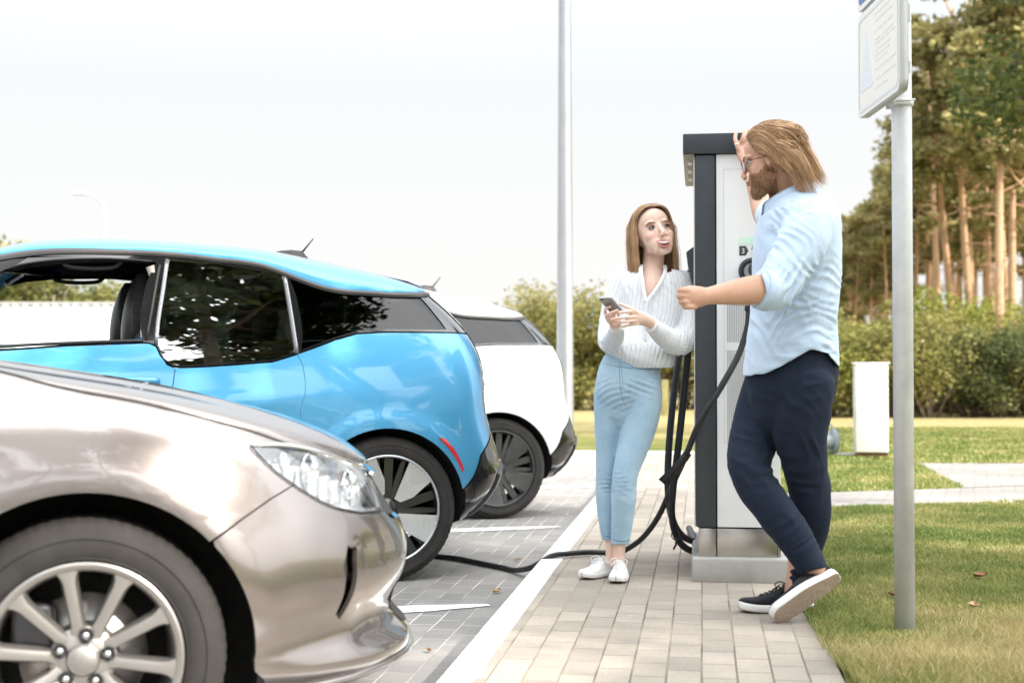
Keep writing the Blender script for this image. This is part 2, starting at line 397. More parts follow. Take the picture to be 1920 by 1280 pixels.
# ground sheet to the horizon (block paved yard), pavement slab, path, kerbs
sheet('parking_ground', [(-400, -120), (400, -120), (400, 900), (-400, 900)], 0, PARK, kind='structure')
b = MB(); W_ = 1.085
far = 12.3
b.prism([kpt(-40, .109)[:2], kpt(-40, .109 + W_)[:2], kpt(far, .109 + W_)[:2], kpt(far, .109)[:2]], -.02, HF - .003, 'XY'); b.build('pavement', PAVE, kind='structure')
b = MB()
rnd = random.Random(3)
u = -20.0
while u < far - .1:      # kerb stones with small gaps and slight misalignment
    L = .995; dv = rnd.uniform(-.003, .003)
    u1 = min(u + L, far); q = [kpt(u + .003, dv), kpt(u + .003, .107 + dv), kpt(u1 - .002, .107 + dv), kpt(u1 - .002, dv)]
    b.prism([p[:2] for p in q], -.02, HF + rnd.uniform(-.001, .003), 'XY'); u += L
b.prism([kpt(far, -5.0)[:2], kpt(far, .109 + W_)[:2], kpt(far + .35, .109 + W_)[:2], kpt(far + .35, -5.0)[:2]], -.02, HF + .004, 'XY')
me_k = b.mesh('kerb', [KERBM]); ko = obj('kerb', me_k, kind='structure')
md = ko.modifiers.new('bevel', 'BEVEL'); md.width = .008; md.segments = 2
# sandy strip between kerb and pavement
# bay lines (cars stand at an angle to the kerb)
BD = Vector((math.cos(R(18)), math.sin(R(18)), 0)); BN = Vector((-math.sin(R(18)), math.cos(R(18)), 0))
for (ex, ey, ln) in ((-.10, 6.19, 5.5), (.32, 9.36, 5.5), (.74, 12.75, 5.5)):
    e = Vector((ex, ey, 0)); P = []
    for i in range(60):
        t = i / 59; c = e - BD * (ln * t); hw = .085 * min(1, .25 + t * 14) + rnd.uniform(-.003, .003); P.append([tuple(c - BN * hw + Vector((0, 0, .004))), tuple(c + BN * hw + Vector((0, 0, .004)))])
    b = MB(); b.grid(P, sm=False, flip=True); b.build('bay_line', LINEM, kind='structure')
# lawns
def lawn_mat():
    m = pmat('lawn', (.09, .12, .03), .95, spec=.1); t, b = nodes(m); tc = N(t, 'ShaderNodeTexCoord')
    n = N(t, 'ShaderNodeTexNoise', i_Scale=.55, i_Detail=6, i_Roughness=.6); t.links.new(tc.outputs['Object'], n.inputs['Vector'])
    r = ramp(t, [(.30, (.11, .15, .04)), (.5, (.21, .215, .065)), (.70, (.42, .34, .16))]); 
    sx_ = N(t, 'ShaderNodeSeparateXYZ'); t.links.new(tc.outputs['Object'], sx_.inputs[0])
    mr_ = N(t, 'ShaderNodeMapRange', i_1=19, i_2=25, i_3=0, i_4=.28); t.links.new(sx_.outputs['Y'], mr_.inputs[0])
    a_ = N(t, 'ShaderNodeMath', operation='ADD'); t.links.new(n.outputs['Fac'], a_.inputs[0]); t.links.new(mr_.outputs[0], a_.inputs[1]); t.links.new(a_.outputs[0], r.inputs[0])
    n2 = N(t, 'ShaderNodeTexNoise', i_Scale=45, i_Detail=5, i_Roughness=.7); t.links.new(tc.outputs['Object'], n2.inputs['Vector'])
    r2 = ramp(t, [(.3, (.45, .45, .45)), (.7, (1.3, 1.3, 1.3))]); t.links.new(n2.outputs['Fac'], r2.inputs[0])
    mx = N(t, 'ShaderNodeMixRGB', blend_type='MULTIPLY', i_0=1); t.links.new(r.outputs[0], mx.inputs[1]); t.links.new(r2.outputs[0], mx.inputs[2]); t.links.new(mx.outputs[0], b.inputs['Base Color'])
    bp = N(t, 'ShaderNodeBump', i_Strength=1, i_Distance=.03); t.links.new(n2.outputs['Fac'], bp.inputs['Height']); t.links.new(bp.outputs[0], b.inputs['Normal'])
    return m
LAWN = lawn_mat()
V1 = .109 + W_
e0, e1, e2 = kpt(-40, V1), kpt(far, V1), kpt(far + .35, V1)
# irregular lawn edge along the pavement
edge = [kpt(u, V1 - .006 + .018 * math.sin(u * 2.1) + rnd.uniform(-.012, .018))[:2] for u in np.arange(-3, far, .12)]
b = MB(); poly = [e0[:2]] + edge + [kpt(far + .35, V1)[:2], kpt(far + .35, -5)[:2], kpt(60, -5)[:2], kpt(300, -120)[:2], (400, 300), (400, -120), (20, -60)]
b.add([(p[0], p[1], HF + .002) for p in poly], [list(range(len(poly)))])
sheet('lawn', poly, HF + .002, LAWN, kind='structure')
# paths over the lawn
def strip(a, b_, w_): return None
A0, A1 = Vector((1.64, 9.32)), Vector((26, 17.5)); A2, A3 = Vector((26, 19.1)), Vector((1.80, 10.66))
sheet('path', [A0, A1, A2, (3.60, 11.27), A3], HF + .006, PATHM, kind='structure')
sheet('path_branch', [(3.55, 11.25), (9.0, 13.07), (12.0, 14.1), (12, 14.6), (4.07, 14.35)], HF + .010, PATHM, kind='structure')
# hills of ground are flat here; fallen leaves
LEAFM = [noisy('dry_leaf_a', (.30, .17, .08), (.20, .10, .05), 40, .8, .1), noisy('dry_leaf_b', (.42, .28, .16), (.30, .2, .1), 40, .8, .1)]
def dry_leaf(x, y, z, s_, rz, label, i):
    b = MB(); P = []
    for a in np.linspace(0, 1, 7):
        wd_ = .36 * math.sin(math.pi * min(1, a * 1.02))**.7 * (1 + .15 * math.sin(a * 17)); P.append([((a - .5) * s_, k * wd_ * s_, s_ * (.10 * abs(k)**1.5 * 2 + .25 * (a - .5)**2 + .02)) for k in (-1, -.5, 0, .5, 1)])
    b.grid(P, flip=True); o = b.build('dry_leaf', LEAFM[i % 2], label=label, cat='leaf', group='dry fallen leaves'); o.location = (x, y, z); o.rotation_euler = (.15, -.1, rz)
# ------------------------------------------------------------------ foliage
def leafmat(name, c1, c2, c3, trans=.35):
    m = bpy.data.materials.new(name); m.use_nodes = True; t = m.node_tree; b = t.nodes['Principled BSDF']; b.inputs['Roughness'].default_value = .6; b.inputs['Specular IOR Level'].default_value = .25
    g = N(t, 'ShaderNodeNewGeometry'); tc = N(t, 'ShaderNodeTexCoord'); n = N(t, 'ShaderNodeTexNoise', i_Scale=1.1, i_Detail=3); t.links.new(tc.outputs['Object'], n.inputs['Vector'])
    a = N(t, 'ShaderNodeMath', operation='MULTIPLY_ADD', i_1=.5); t.links.new(g.outputs['Random Per Island'], a.inputs[0])
    q = N(t, 'ShaderNodeMath', operation='MULTIPLY', i_1=.8); t.links.new(n.outputs['Fac'], q.inputs[0]); t.links.new(q.outputs[0], a.inputs[2])
    r = ramp(t, [(.25, c1), (.62, c2), (.95, c3)]); t.links.new(a.outputs[0], r.inputs[0]); t.links.new(r.outputs[0], b.inputs['Base Color'])
    tl = N(t, 'ShaderNodeBsdfTranslucent'); t.links.new(r.outputs[0], tl.inputs[0]); mx = N(t, 'ShaderNodeMixShader', i_0=trans); t.links.new(b.outputs[0], mx.inputs[1]); t.links.new(tl.outputs[0], mx.inputs[2])
    t.links.new(mx.outputs[0], t.nodes['Material Output'].inputs[0]); MAT[name] = m; return m
PINEL = leafmat('pine_needles', (.12, .13, .045), (.28, .26, .10), (.50, .41, .18))  # needle tones lightened to stand in for distance haze
OAKL = leafmat('oak_leaves', (.03, .055, .02), (.09, .12, .035), (.26, .25, .07))
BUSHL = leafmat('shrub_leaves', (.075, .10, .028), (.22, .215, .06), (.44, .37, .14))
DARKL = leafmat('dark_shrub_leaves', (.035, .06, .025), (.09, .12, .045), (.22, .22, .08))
YELL = leafmat('yellow_green_young_leaves', (.10, .14, .02), (.24, .27, .04), (.42, .42, .10))  # yellow green tones of the young leaves
def barkmat(name, lo_, hi_):
    m = pmat(name, lo_, .9); t, b = nodes(m); tc = N(t, 'ShaderNodeTexCoord')
    sx_ = N(t, 'ShaderNodeSeparateXYZ'); t.links.new(tc.outputs['Object'], sx_.inputs[0]); n = N(t, 'ShaderNodeTexNoise', i_Scale=5, i_Detail=5); t.links.new(tc.outputs['Object'], n.inputs['Vector'])
    a = N(t, 'ShaderNodeMath', operation='MULTIPLY_ADD', i_1=.12); t.links.new(sx_.outputs['Z'], a.inputs[0]); t.links.new(n.outputs['Fac'], a.inputs[2])
    r = ramp(t, [(.45, lo_), (.85, hi_)]); t.links.new(a.outputs[0], r.inputs[0]); t.links.new(r.outputs[0], b.inputs['Base Color'])
    bp = N(t, 'ShaderNodeBump', i_Strength=.6, i_Distance=.03); t.links.new(n.outputs['Fac'], bp.inputs['Height']); t.links.new(bp.outputs[0], b.inputs['Normal']); return m
BARKP = barkmat('pine_bark', (.24, .155, .10), (.52, .33, .20))  # upper trunk tone softened in place of haze
BARKG = barkmat('grey_bark', (.14, .11, .085), (.26, .20, .15))

def leaves_mesh(name, clumps, per, size, rs, mat, flat=.5, quad=True):
    """clumps: (centre, radius xyz); leaf quads scattered through each clump's volume, denser at the outside"""
    rng = np.random.default_rng(rs); Cc = []; 
    for c, r in clumps:
        n = per; d = rng.normal(size=(n, 3)); d /= np.linalg.norm(d, axis=1, keepdims=True); rad = rng.random(n)**.45
        Cc.append(np.array(c) + d * rad[:, None] * np.array(r))
    P = np.concatenate(Cc); n = len(P)
    u = rng.normal(size=(n, 3)); u[:, 2] *= flat; u /= np.linalg.norm(u, axis=1, keepdims=True)
    v = rng.normal(size=(n, 3)); v -= u * (u * v).sum(1, keepdims=True); v /= np.linalg.norm(v, axis=1, keepdims=True)
    s = size * rng.uniform(.5, 1.2, n)[:, None]
    V = np.stack([P - u * s * .5, P + v * s * .28, P + u * s * .5, P - v * s * .28], 1).reshape(-1, 3)
    me = bpy.data.meshes.new(name); me.vertices.add(len(V)); me.vertices.foreach_set('co', V.ravel()); me.loops.add(n * 4); me.loops.foreach_set('vertex_index', np.arange(n * 4))
    me.polygons.add(n); me.polygons.foreach_set('loop_start', np.arange(n) * 4); me.polygons.foreach_set('loop_total', np.full(n, 4)); me.update(calc_edges=True); me.materials.append(mat); return me
def pine_proto(rs, h, mat=None):
    rd = random.Random(rs); lean = rd.uniform(-.05, .05); bend = rd.uniform(-.35, .35)
    def ax(t): return Vector((lean * h * t + bend * math.sin(t * 3), .2 * math.sin(t * 2 + rs), h * t))
    b = MB(); r0 = .0135 * h; b.tube([ax(t) for t in np.linspace(0, 1, 12)], list(np.linspace(r0, r0 * .2, 12)), 8); cl = []
    n = rd.randint(12, 17)
    for i in range(n):
        t = .50 + .48 * (i / (n - 1)) ** .9; c = ax(t); g = rd.uniform(0, 6.28); L = h * (.04 + .13 * (1 - t)**.6 * rd.uniform(.5, 1.25)) ; e = c + Vector((math.cos(g) * L, math.sin(g) * L, rd.uniform(.0, .09) * h))
        m_ = (c + e) / 2 + Vector((0, 0, -.01 * h)); b.tube([c, m_, e], [r0 * .28, r0 * .18, r0 * .06], 5)
        for q in range(3):
            f = e + Vector((rd.uniform(-.5, .5), rd.uniform(-.5, .5), rd.uniform(-.2, .3))) * h * .06; rr = h * rd.uniform(.030, .055); cl.append((tuple(f), (rr * 1.3, rr * 1.3, rr * .55)))
    for i in range(5):     # dead lower twigs
        t = rd.uniform(.28, .5); c = ax(t); g = rd.uniform(0, 6.28); e = c + Vector((math.cos(g), math.sin(g), rd.uniform(-.2, .2))) * h * rd.uniform(.03, .09); b.tube([c, e], [r0 * .12, r0 * .04], 4)
    return b.mesh('trunk', [BARKP]), leaves_mesh('crown', cl, 105, .021 * h, rs, mat or PINEL)
def broad_proto(rs, h, wd, mat, base=.3, ncl=26, per=300, ls=.16, bark=None, crad=.12):
    rd = random.Random(rs); b = MB(); cl = []; r0 = .022 * h; top = .75 * h
    b.tube([Vector((.1 * math.sin(t * 3 + rs) * t, .1 * math.cos(t * 2) * t, top * t)) for t in np.linspace(0, 1, 9)], list(np.linspace(r0, r0 * .3, 9)), 8)
    for i in range(ncl):
        z = h * (base + (1 - base) * rd.random()**.8); f = math.sin(math.pi * min(1, .12 + .8 * (z / h - base) / (1 - base)))**.6; g = rd.uniform(0, 6.28); rr = wd * f * rd.uniform(.45, 1.0)
        e = Vector((math.cos(g) * rr, math.sin(g) * rr, z)); c0 = Vector((0, 0, min(top, z * .62))); b.tube([c0, (c0 + e) / 2 + Vector((0, 0, .04 * h)), e], [r0 * .35, r0 * .2, r0 * .06], 5)
        k = h * rd.uniform(crad * .6, crad * 1.2); cl.append((tuple(e), (k * 1.15, k * 1.15, k * .7)))
    return b.mesh('trunk', [bark or BARKG]), leaves_mesh('crown', cl, per, ls, rs, mat)
def bush_proto(rs, h, wd, mat, per=420, ls=.10, ncl=14):
    rd = random.Random(rs); b = MB(); cl = []
    for i in range(ncl):
        g = rd.uniform(0, 6.28); rr = wd * rd.uniform(.0, .85); z = h * rd.uniform(.18, .85) * (1 - .35 * (rr / wd)**2); e = Vector((math.cos(g) * rr, math.sin(g) * rr, z)); b.tube([Vector((e.x * .15, e.y * .15, 0)), e * .55, e], [.03, .02, .008], 5)
        k = h * rd.uniform(.14, .24); cl.append((tuple(e), (k * 1.2, k * 1.2, k)))
    return b.mesh('stem', [BARKG]), leaves_mesh('foliage', cl, per, ls, rs, mat)
def place_tree(name, proto, loc, rz, s_, label, cat, group=None, parts=('trunk', 'crown'), sz=1):
    r = empty(name, loc, rz, label=label, cat=cat, group=group); r.scale = (s_, s_, s_ * sz)
    obj(parts[0], proto[0], None, r); obj(parts[1], proto[1], None, r); return r
ORD = ['first', 'second', 'third', 'fourth', 'fifth', 'sixth', 'seventh', 'eighth', 'ninth', 'tenth', 'eleventh', 'twelfth', 'thirteenth', 'fourteenth', 'fifteenth', 'sixteenth', 'seventeenth', 'eighteenth', 'nineteenth', 'twentieth', 'last']
P1 = [pine_proto(11 + i, 10) for i in range(4)]
rnd = random.Random(21)
# pines of the wood on the right, first the ones whose trunks show
def at(px, D): return (px - 960) / 2667 * D
pines = []
spots = [(1592, 50, .62, 'pine with a low crown at the left end of the wood'), (1632, 46, .62, 'pine with a forked pale top left of the sign pole'), (1668, 52, .72, ''), (1715, 46, .84, ''), (1748, 40, .95, 'slim pine trunk just right of the sign pole'),
         (1790, 37, .95, 'leaning orange pine trunk in the middle of the wood'), (1838, 36, .98, 'pine with a bent orange trunk right of the leaning one'), (1868, 33, 1.0, 'straight bright orange pine trunk near the right edge'), (1905, 35, 1.0, ''), (1945, 33, 1.0, ''), (1990, 36, 1.0, ''), (2060, 38, 1.0, ''), (1610, 54, .68, ''), (1650, 58, .75, ''), (1732, 50, .95, ''), (1765, 46, .95, ''), (1812, 43, 1.0, ''), (1852, 44, 1.0, ''), (1885, 41, 1.0, ''), (1925, 43, 1.0, '')]
for i, (px, D, s_, lb) in enumerate(spots):
    r = place_tree('pine_tree', P1[i % 4], (at(px, D), D, HF), rnd.uniform(0, 6.28), s_ * 1.02, lb or 'bare reddish pine trunk in the front rows of the wood, %s from the left' % ORD[sorted(q[0] for q in spots).index(px)], 'tree', 'pines of the wood')
    if 'leaning' in lb: r.rotation_euler = (0, R(-9), 1.0)
LD = ('', '', '')
for k in range(46):
    px = 1545 + 620 * rnd.random(); D = rnd.uniform(44, 72); yt = 440 - 225 * min(1, max(0, (px - 1585) / 150))**1.3 + rnd.uniform(-10, 80)
    s_ = (.9 + (702 - yt) / 2667 * D) / 10
    place_tree('pine_tree', P1[k % 4], (at(px, D), D, HF), rnd.uniform(0, 6.28), s_, 'blurred pine deep in the wood behind the front rows', 'tree', 'pines deep in the wood')
for k in range(16):
    px = rnd.uniform(2080, 2900); D = rnd.uniform(36, 58)
    place_tree('pine_tree', P1[k % 4], (at(px, D), D, HF), rnd.uniform(0, 6.28), rnd.uniform(.9, 1.15), 'pine of the wood where it runs on beyond the right edge', 'tree', 'pines beyond the right edge')
# broadleaf understory and shrubs at the foot of the wood
BU = [bush_proto(31 + i, 2.4, 1.7, m_) for i, m_ in enumerate((BUSHL, BUSHL, DARKL, DARKL, YELL))]
for i, px in enumerate(range(1555, 2120, 38)):
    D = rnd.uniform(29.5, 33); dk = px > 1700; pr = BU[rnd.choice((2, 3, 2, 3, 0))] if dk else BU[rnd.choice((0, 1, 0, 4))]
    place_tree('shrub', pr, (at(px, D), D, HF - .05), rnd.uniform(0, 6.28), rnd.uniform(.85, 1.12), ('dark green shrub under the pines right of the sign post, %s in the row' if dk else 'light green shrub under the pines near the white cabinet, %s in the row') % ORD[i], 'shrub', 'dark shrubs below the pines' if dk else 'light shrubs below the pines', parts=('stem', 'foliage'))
for (px, D, s_) in ((1770, 34.5, 1.45), (1815, 35.5, 1.25), (1712, 36.5, 1.25), (1900, 37, 1.3), (1600, 40, 1.2), (1655, 38, 1.2)):
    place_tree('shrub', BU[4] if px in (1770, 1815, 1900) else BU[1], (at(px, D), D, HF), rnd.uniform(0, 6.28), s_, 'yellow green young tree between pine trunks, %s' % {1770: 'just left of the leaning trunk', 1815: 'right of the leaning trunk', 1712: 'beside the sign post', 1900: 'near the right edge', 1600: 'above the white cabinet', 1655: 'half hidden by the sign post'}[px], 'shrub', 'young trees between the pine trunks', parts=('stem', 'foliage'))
# dark leafy tree leaning in at the top right corner
OK_ = broad_proto(5, 9.5, 3.1, OAKL, base=.42, ncl=46, per=520, ls=.16, crad=.075)
place_tree('oak_tree', OK_, (8.7, 19.0, HF), .6, 1.0, 'big dark leafy tree reaching into the top right corner', 'tree')
# hedge-like bushes in the middle distance
HB = [bush_proto(61 + i, 3.45, 1.5, BUSHL, per=520, ls=.12) for i in range(3)]
mid = [(960, 43, .8, 'low'), (995, 41, .92, 'l'), (1022, 38, 1.0, 'l'), (1050, 37, .85, ''), (1085, 36, .93, ''), (1125, 36, .95, ''), (1165, 36.5, .97, ''), (1205, 36, .98, ''), (1250, 36.5, .98, ''), (1290, 37, .95, ''), (1335, 37, .9, ''), (1400, 38, .9, ''), (1470, 38, .9, ''), (1530, 36, .9, '')]
for i, (px, D, s_, l_) in enumerate(mid):
    place_tree('bush', HB[i % 3], (at(px, D), D, HF - .05), rnd.uniform(0, 6.28), s_, 'olive green bush left of the white lamp post, %s from the left' % ORD[i] if px < 1045 else ('olive hedge-row bush between lamp post and station, %s from the post' % ORD[i - 4] if px < 1300 else 'olive green bush hidden behind the charging station'), 'bush', 'bushes left of the lamp post' if px < 1045 else ('bushes behind the woman' if px < 1300 else 'bushes behind the charger'), parts=('stem', 'foliage'))
SM = broad_proto(9, 5.0, .8, BUSHL, base=.55, ncl=9, per=110, ls=.12, crad=.09)
place_tree('small_tree', SM, (at(1008, 40), 40, HF), 0, .75, 'thin young tree rising above the bushes left of the lamp post', 'tree')
# trees far left, seen through the open car window
LT = [broad_proto(81 + i, 5.2, 2.0, BUSHL, base=.2, ncl=16, per=330, ls=.2, crad=.15) for i in range(2)]
for i, (px, s_) in enumerate(((-60, .8), (15, .78), (60, .86), (100, .74), (150, .66), (182, .58), (-130, .8))):
    D = 34 + (i % 3); place_tree('tree', LT[i % 2], (at(px, D), D, 0), i * 1.3, s_, 'green tree above the white fence, seen through the open car window', 'tree', 'trees behind the white fence')
NP = [pine_proto(51 + i, 10, leafmat('dark_pine_needles%d' % i, (.015, .022, .010), (.04, .05, .02), (.08, .08, .03))) for i in range(3)]  # needles toned down so their reflections in the glass read dark
for q in NP: q[0].materials[0] = noisy('dark_bark', (.05, .035, .025), (.09, .06, .04), 6, .9, .5)  # bark darkened as well for the reflected trunks
# trees behind the camera: they shade the ground and show in the paint and glass
for i, (x, y, s_, k) in enumerate(((2.2, -6.2, 1.55, 0), (5.3, -4.6, 2.0, 1), (7.6, -4.2, 2.1, 2), (.2, -9.5, 1.5, 2), (9.6, -6.6, 1.9, 3), (-4, -13, 1.5, 2), (-9, -14, 1.4, 3))):
    place_tree('pine_tree', NP[k % 3], (x, y, HF), i * 1.9, s_, 'dark pine standing on the near side of the car park, behind the camera', 'tree', 'pines on the near side')
NB = [broad_proto(71 + i, 6.0, 2.0, OAKL, base=.12, ncl=26, per=260, ls=.17, crad=.11) for i in range(2)]
for i, (x, y, s_) in enumerate(((1.2, -6.5, 1.0), (4.0, -6.6, 1.15), (6.6, -6.2, 1.1), (-6, -10, 1.2))):
    place_tree('broadleaf_tree', NB[i % 2], (x, y, HF), i * 1.7, s_, 'low leafy tree under the pines on the near side of the car park', 'tree', 'low trees on the near side')
SHT = broad_proto(15, 11.5, 3.6, OAKL, base=.50, ncl=60, per=330, ls=.20, crad=.085)
place_tree('shade_tree', SHT, (12.3, -.9, HF), .4, 1.0, 'leafy tree that shades the pavement, out of the picture to the right', 'tree')
# ------------------------------------------------------------------ grass blades near the camera
def grass():
    rng = np.random.default_rng(4); Ps = []
    def region(n, x0, x1, y0, y1, hs, wd):
        x = rng.uniform(x0, x1, n); y = rng.uniform(y0, y1, n)
        e = -.233 + (y - 4.15) * .1319 + V1 * 1.0086       # pavement edge
        ok = x > e - .015 + .03 * rng.random(n) + .02 * np.sin(y * 2.1)
        ok &= x < (.62 * y + .6)
        # not on the paths
        s1 = (y - 9.19) - (x - 1.25) * .3358; s2 = (y - 10.50) - (x - 1.32) * .3377
        ok &= ~((s1 > .03) & (s2 < -.03)) ; br = (s2 >= -.05) & (y < 14.30 - 0 * x) & (x > 3.57 + (y - 11.25) * .165); ok &= ~br
        return x[ok], y[ok], hs, wd
    A = [region(235000, 1.0, 4.4, 3.9, 6.6, .038, .0022), region(280000, 1.1, 6.4, 6.5, 9.7, .034, .0034), region(95000, 1.5, 8.0, 9.6, 14.4, .032, .006), region(70000, 1.6, 11, 14.3, 24, .035, .012)]
    V = []; 
    for x, y, hs, wd in A:
        n = len(x); cl = .5 + .5 * np.sin(x * 5.3 + 2 * np.sin(y * 3.1)) * np.sin(y * 4.7 + 1.7 * np.sin(x * 2.3)); near = np.clip((5.6 - y) / 1.2, 0, 1)
        h = hs * rng.uniform(.45, 1.15, n) * (.75 + .5 * cl) * (1 + .5 * near); g = rng.uniform(0, 6.283, n); ln = rng.uniform(.15, .95, n) * h; k = rng.uniform(0, 6.283, n)
        w_ = wd * rng.uniform(.7, 1.3, n); z0 = np.full(n, HF + .001)
        dx, dy = np.cos(g), np.sin(g); lx, ly = np.cos(k) * ln, np.sin(k) * ln
        a = np.stack([x - dx * w_, y - dy * w_, z0], 1); b_ = np.stack([x + dx * w_, y + dy * w_, z0], 1)
        c = np.stack([x + dx * w_ * .7 + lx * .4, y + dy * w_ * .7 + ly * .4, z0 + h * .6], 1); d = np.stack([x - dx * w_ * .7 + lx * .4, y - dy * w_ * .7 + ly * .4, z0 + h * .6], 1)
        e = np.stack([x + lx, y + ly, z0 + h * .95], 1)
        V.append(np.stack([a, b_, c, d, e], 1).reshape(-1, 3))
    V = np.concatenate(V); n = len(V) // 5; me = bpy.data.meshes.new('grass'); me.vertices.add(len(V)); me.vertices.foreach_set('co', V.ravel())
    i = np.arange(n)[:, None] * 5; L = np.concatenate([i + np.array([[0, 1, 2, 3]]), i + np.array([[3, 2, 4]])], 1).ravel()
    me.loops.add(len(L)); me.loops.foreach_set('vertex_index', L); me.polygons.add(2 * n)
    st = (np.arange(n)[:, None] * 7 + np.array([[0, 4]])).ravel(); me.polygons.foreach_set('loop_start', st); me.polygons.foreach_set('loop_total', np.tile([4, 3], n)); me.update(calc_edges=True)
    m = bpy.data.materials.new('grass_blades'); m.use_nodes = True; t = m.node_tree; b = t.nodes['Principled BSDF']; b.inputs['Roughness'].default_value = .55; b.inputs['Specular IOR Level'].default_value = .3
    gm = N(t, 'ShaderNodeNewGeometry'); tc = N(t, 'ShaderNodeTexCoord'); nz = N(t, 'ShaderNodeTexNoise', i_Scale=1.5, i_Detail=5, i_Roughness=.6); t.links.new(tc.outputs['Object'], nz.inputs['Vector'])
    sx_ = N(t, 'ShaderNodeSeparateXYZ'); t.links.new(tc.outputs['Object'], sx_.inputs[0])
    # drier towards the pavement's near end
    mr_ = N(t, 'ShaderNodeMapRange', i_1=6.2, i_2=4.6, i_3=0, i_4=.22); t.links.new(sx_.outputs['Y'], mr_.inputs[0])
    a1 = N(t, 'ShaderNodeMath', operation='MULTIPLY_ADD', i_1=.34); t.links.new(gm.outputs['Random Per Island'], a1.inputs[0]); t.links.new(nz.outputs['Fac'], a1.inputs[2])
    a2 = N(t, 'ShaderNodeMath', operation='ADD'); t.links.new(a1.outputs[0], a2.inputs[0]); t.links.new(mr_.outputs[0], a2.inputs[1])
    r = ramp(t, [(.42, (.10, .16, .04)), (.64, (.22, .27, .07)), (.82, (.40, .37, .14)), (1.0, (.60, .48, .27))]); t.links.new(a2.outputs[0], r.inputs[0]); t.links.new(r.outputs[0], b.inputs['Base Color'])
    tl = N(t, 'ShaderNodeBsdfTranslucent'); t.links.new(r.outputs[0], tl.inputs[0]); mx = N(t, 'ShaderNodeMixShader', i_0=.35); t.links.new(b.outputs[0], mx.inputs[1]); t.links.new(tl.outputs[0], mx.inputs[2]); t.links.new(mx.outputs[0], t.nodes['Material Output'].inputs[0])
    me.materials.append(m); obj('grass', me, kind='stuff')
grass()
for i, (x, y, z, s_, rz, lb) in enumerate(((2.02, 7.1 - .95, HF + .03, .07, .3, 'pale curled dry leaf on the shaded grass behind the sneakers'), (1.73, 5.35, HF + .03, .06, 1.1, 'brown dry leaf on the grass right of the sign pole'), (1.50, 5.62, HF + .03, .05, 2.2, 'small dark dry leaf on the grass close to the sign pole'),
        (-.07, 6.53, .006, .05, .8, 'reddish dry leaf on the parking blocks beside the kerb'), (-.16, 4.75, .006, .045, 2.6, 'dry brown leaf on the blocks by the bumper'), (.03, 5.05 + 2.6, .006, .035, .2, 'tiny dry leaf on the blocks behind the blue car'), (-.30, 5.15, .006, .03, 1.9, 'tiny dry leaf below the near bay line'))):
    dry_leaf(x, y, z, s_, rz, lb, i)
# ------------------------------------------------------------------ compact electric car (hatchback) skin
def _c(v): return lambda z: np.asarray(z, float) * 0 + v
EV_W = nspline([.15, .3, .45, .6, .8, .95, 1.05, 1.15, 1.25, 1.35, 1.45, 1.55, 1.65], [.73, .83, .865, .882, .885, .868, .842, .808, .77, .73, .688, .645, .60])
EV_XR = nspline([.15, .3, .4, .5, .6, .75, .9, 1.04, 1.13, 1.21, 1.3, 1.43, 1.5, 1.65], [.36, .06, -.04, -.085, -.07, -.02, .0, .0, .02, .06, .13, .27, .355, .53])
EV_XF = nspline([.15, .3, .45, .6, .75, .85, .95, 1.0, 1.05, 1.15, 1.3, 1.45, 1.55, 1.65], [3.85, 3.98, 4.0, 3.98, 3.90, 3.75, 3.45, 3.32, 3.20, 3.06, 2.86, 2.66, 2.52, 2.36])
EV_TAPER = lambda x: 1 - .02 * np.clip((1.0 - np.asarray(x)) / 1.0, 0, 1)**2 - .06 * np.clip((np.asarray(x) - 3.0) / 1.0, 0, 1)**2
def ev_flare(x, z):
    o = 0
    for cx in (.62, 3.19):
        d = np.hypot(np.asarray(x) - cx, np.asarray(z) - .35)
        o = o + .014 / (1 + np.exp((d - .465) / .012)) 
    zz = np.asarray(z) - .86 - .05 * (1.6 - np.asarray(x))        # soft shoulder crease along the doors
    o = o + .010 * np.exp(-(zz / .05)**2) * np.clip((np.asarray(x) - .9) / .5, 0, 1)
    return o
EV = Shell(EV_W, EV_XR, EV_XF, None, .15, lambda z: .30 + .10 * np.clip((np.asarray(z) - .9) / .4, 0, 1), lambda z: .75 + 0 * np.asarray(z), 3.0, 2.2, EV_TAPER, (ev_flare,))
# ------------------------------------------------------------------ sedan skin (lower body)
SD_W = nspline([.15, .22, .35, .5, .65, .78, .86, .93, 1.0, 1.05], [.80, .845, .885, .905, .910, .90, .875, .83, .77, .72])
SD_XR = nspline([.15, .3, .5, .7, .9, 1.05], [.25, .06, .0, .02, .08, .20])
SD_XF = nspline([.15, .20, .25, .32, .42, .52, .6, .68, .76, .84, .92, 1.05], [4.58, 4.72, 4.765, 4.705, 4.73, 4.745, 4.715, 4.665, 4.62, 4.56, 4.45, 4.15])
SD_TAPER = lambda x: 1 - .05 * np.clip((np.asarray(x) - 3.9) / .9, 0, 1)**2 - .04 * np.clip((1 - np.asarray(x)), 0, 1)**2
def sd_flare(x, z):
    o = 0
    for cx in (1.05, 3.84):
        d = np.hypot(np.asarray(x) - cx, np.asarray(z) - .33)
        o = o + .022 / (1 + np.exp((d - .47) / .022))
    sg = lambda t: 1 / (1 + np.exp(-np.clip(t, -40, 40)))
    x = np.asarray(x); z = np.asarray(z)
    o = o - .045 * sg((x - 4.520 - .02 * (.5 - z)) / .010) * sg((.585 - z) / .012) * sg((z - .30) / .02) * sg((4.70 - x) / .012)      # air-intake recess at the corner
    o = o - .012 * sg((x - 4.40) / .02) * sg((.64 - z) / .02)
    return o
SD = Shell(SD_W, SD_XR, SD_XF, None, .15, lambda z: .5 + 0 * np.asarray(z), lambda z: .72 + 0 * np.asarray(z), 2.6, 2.35, SD_TAPER, (sd_flare,))
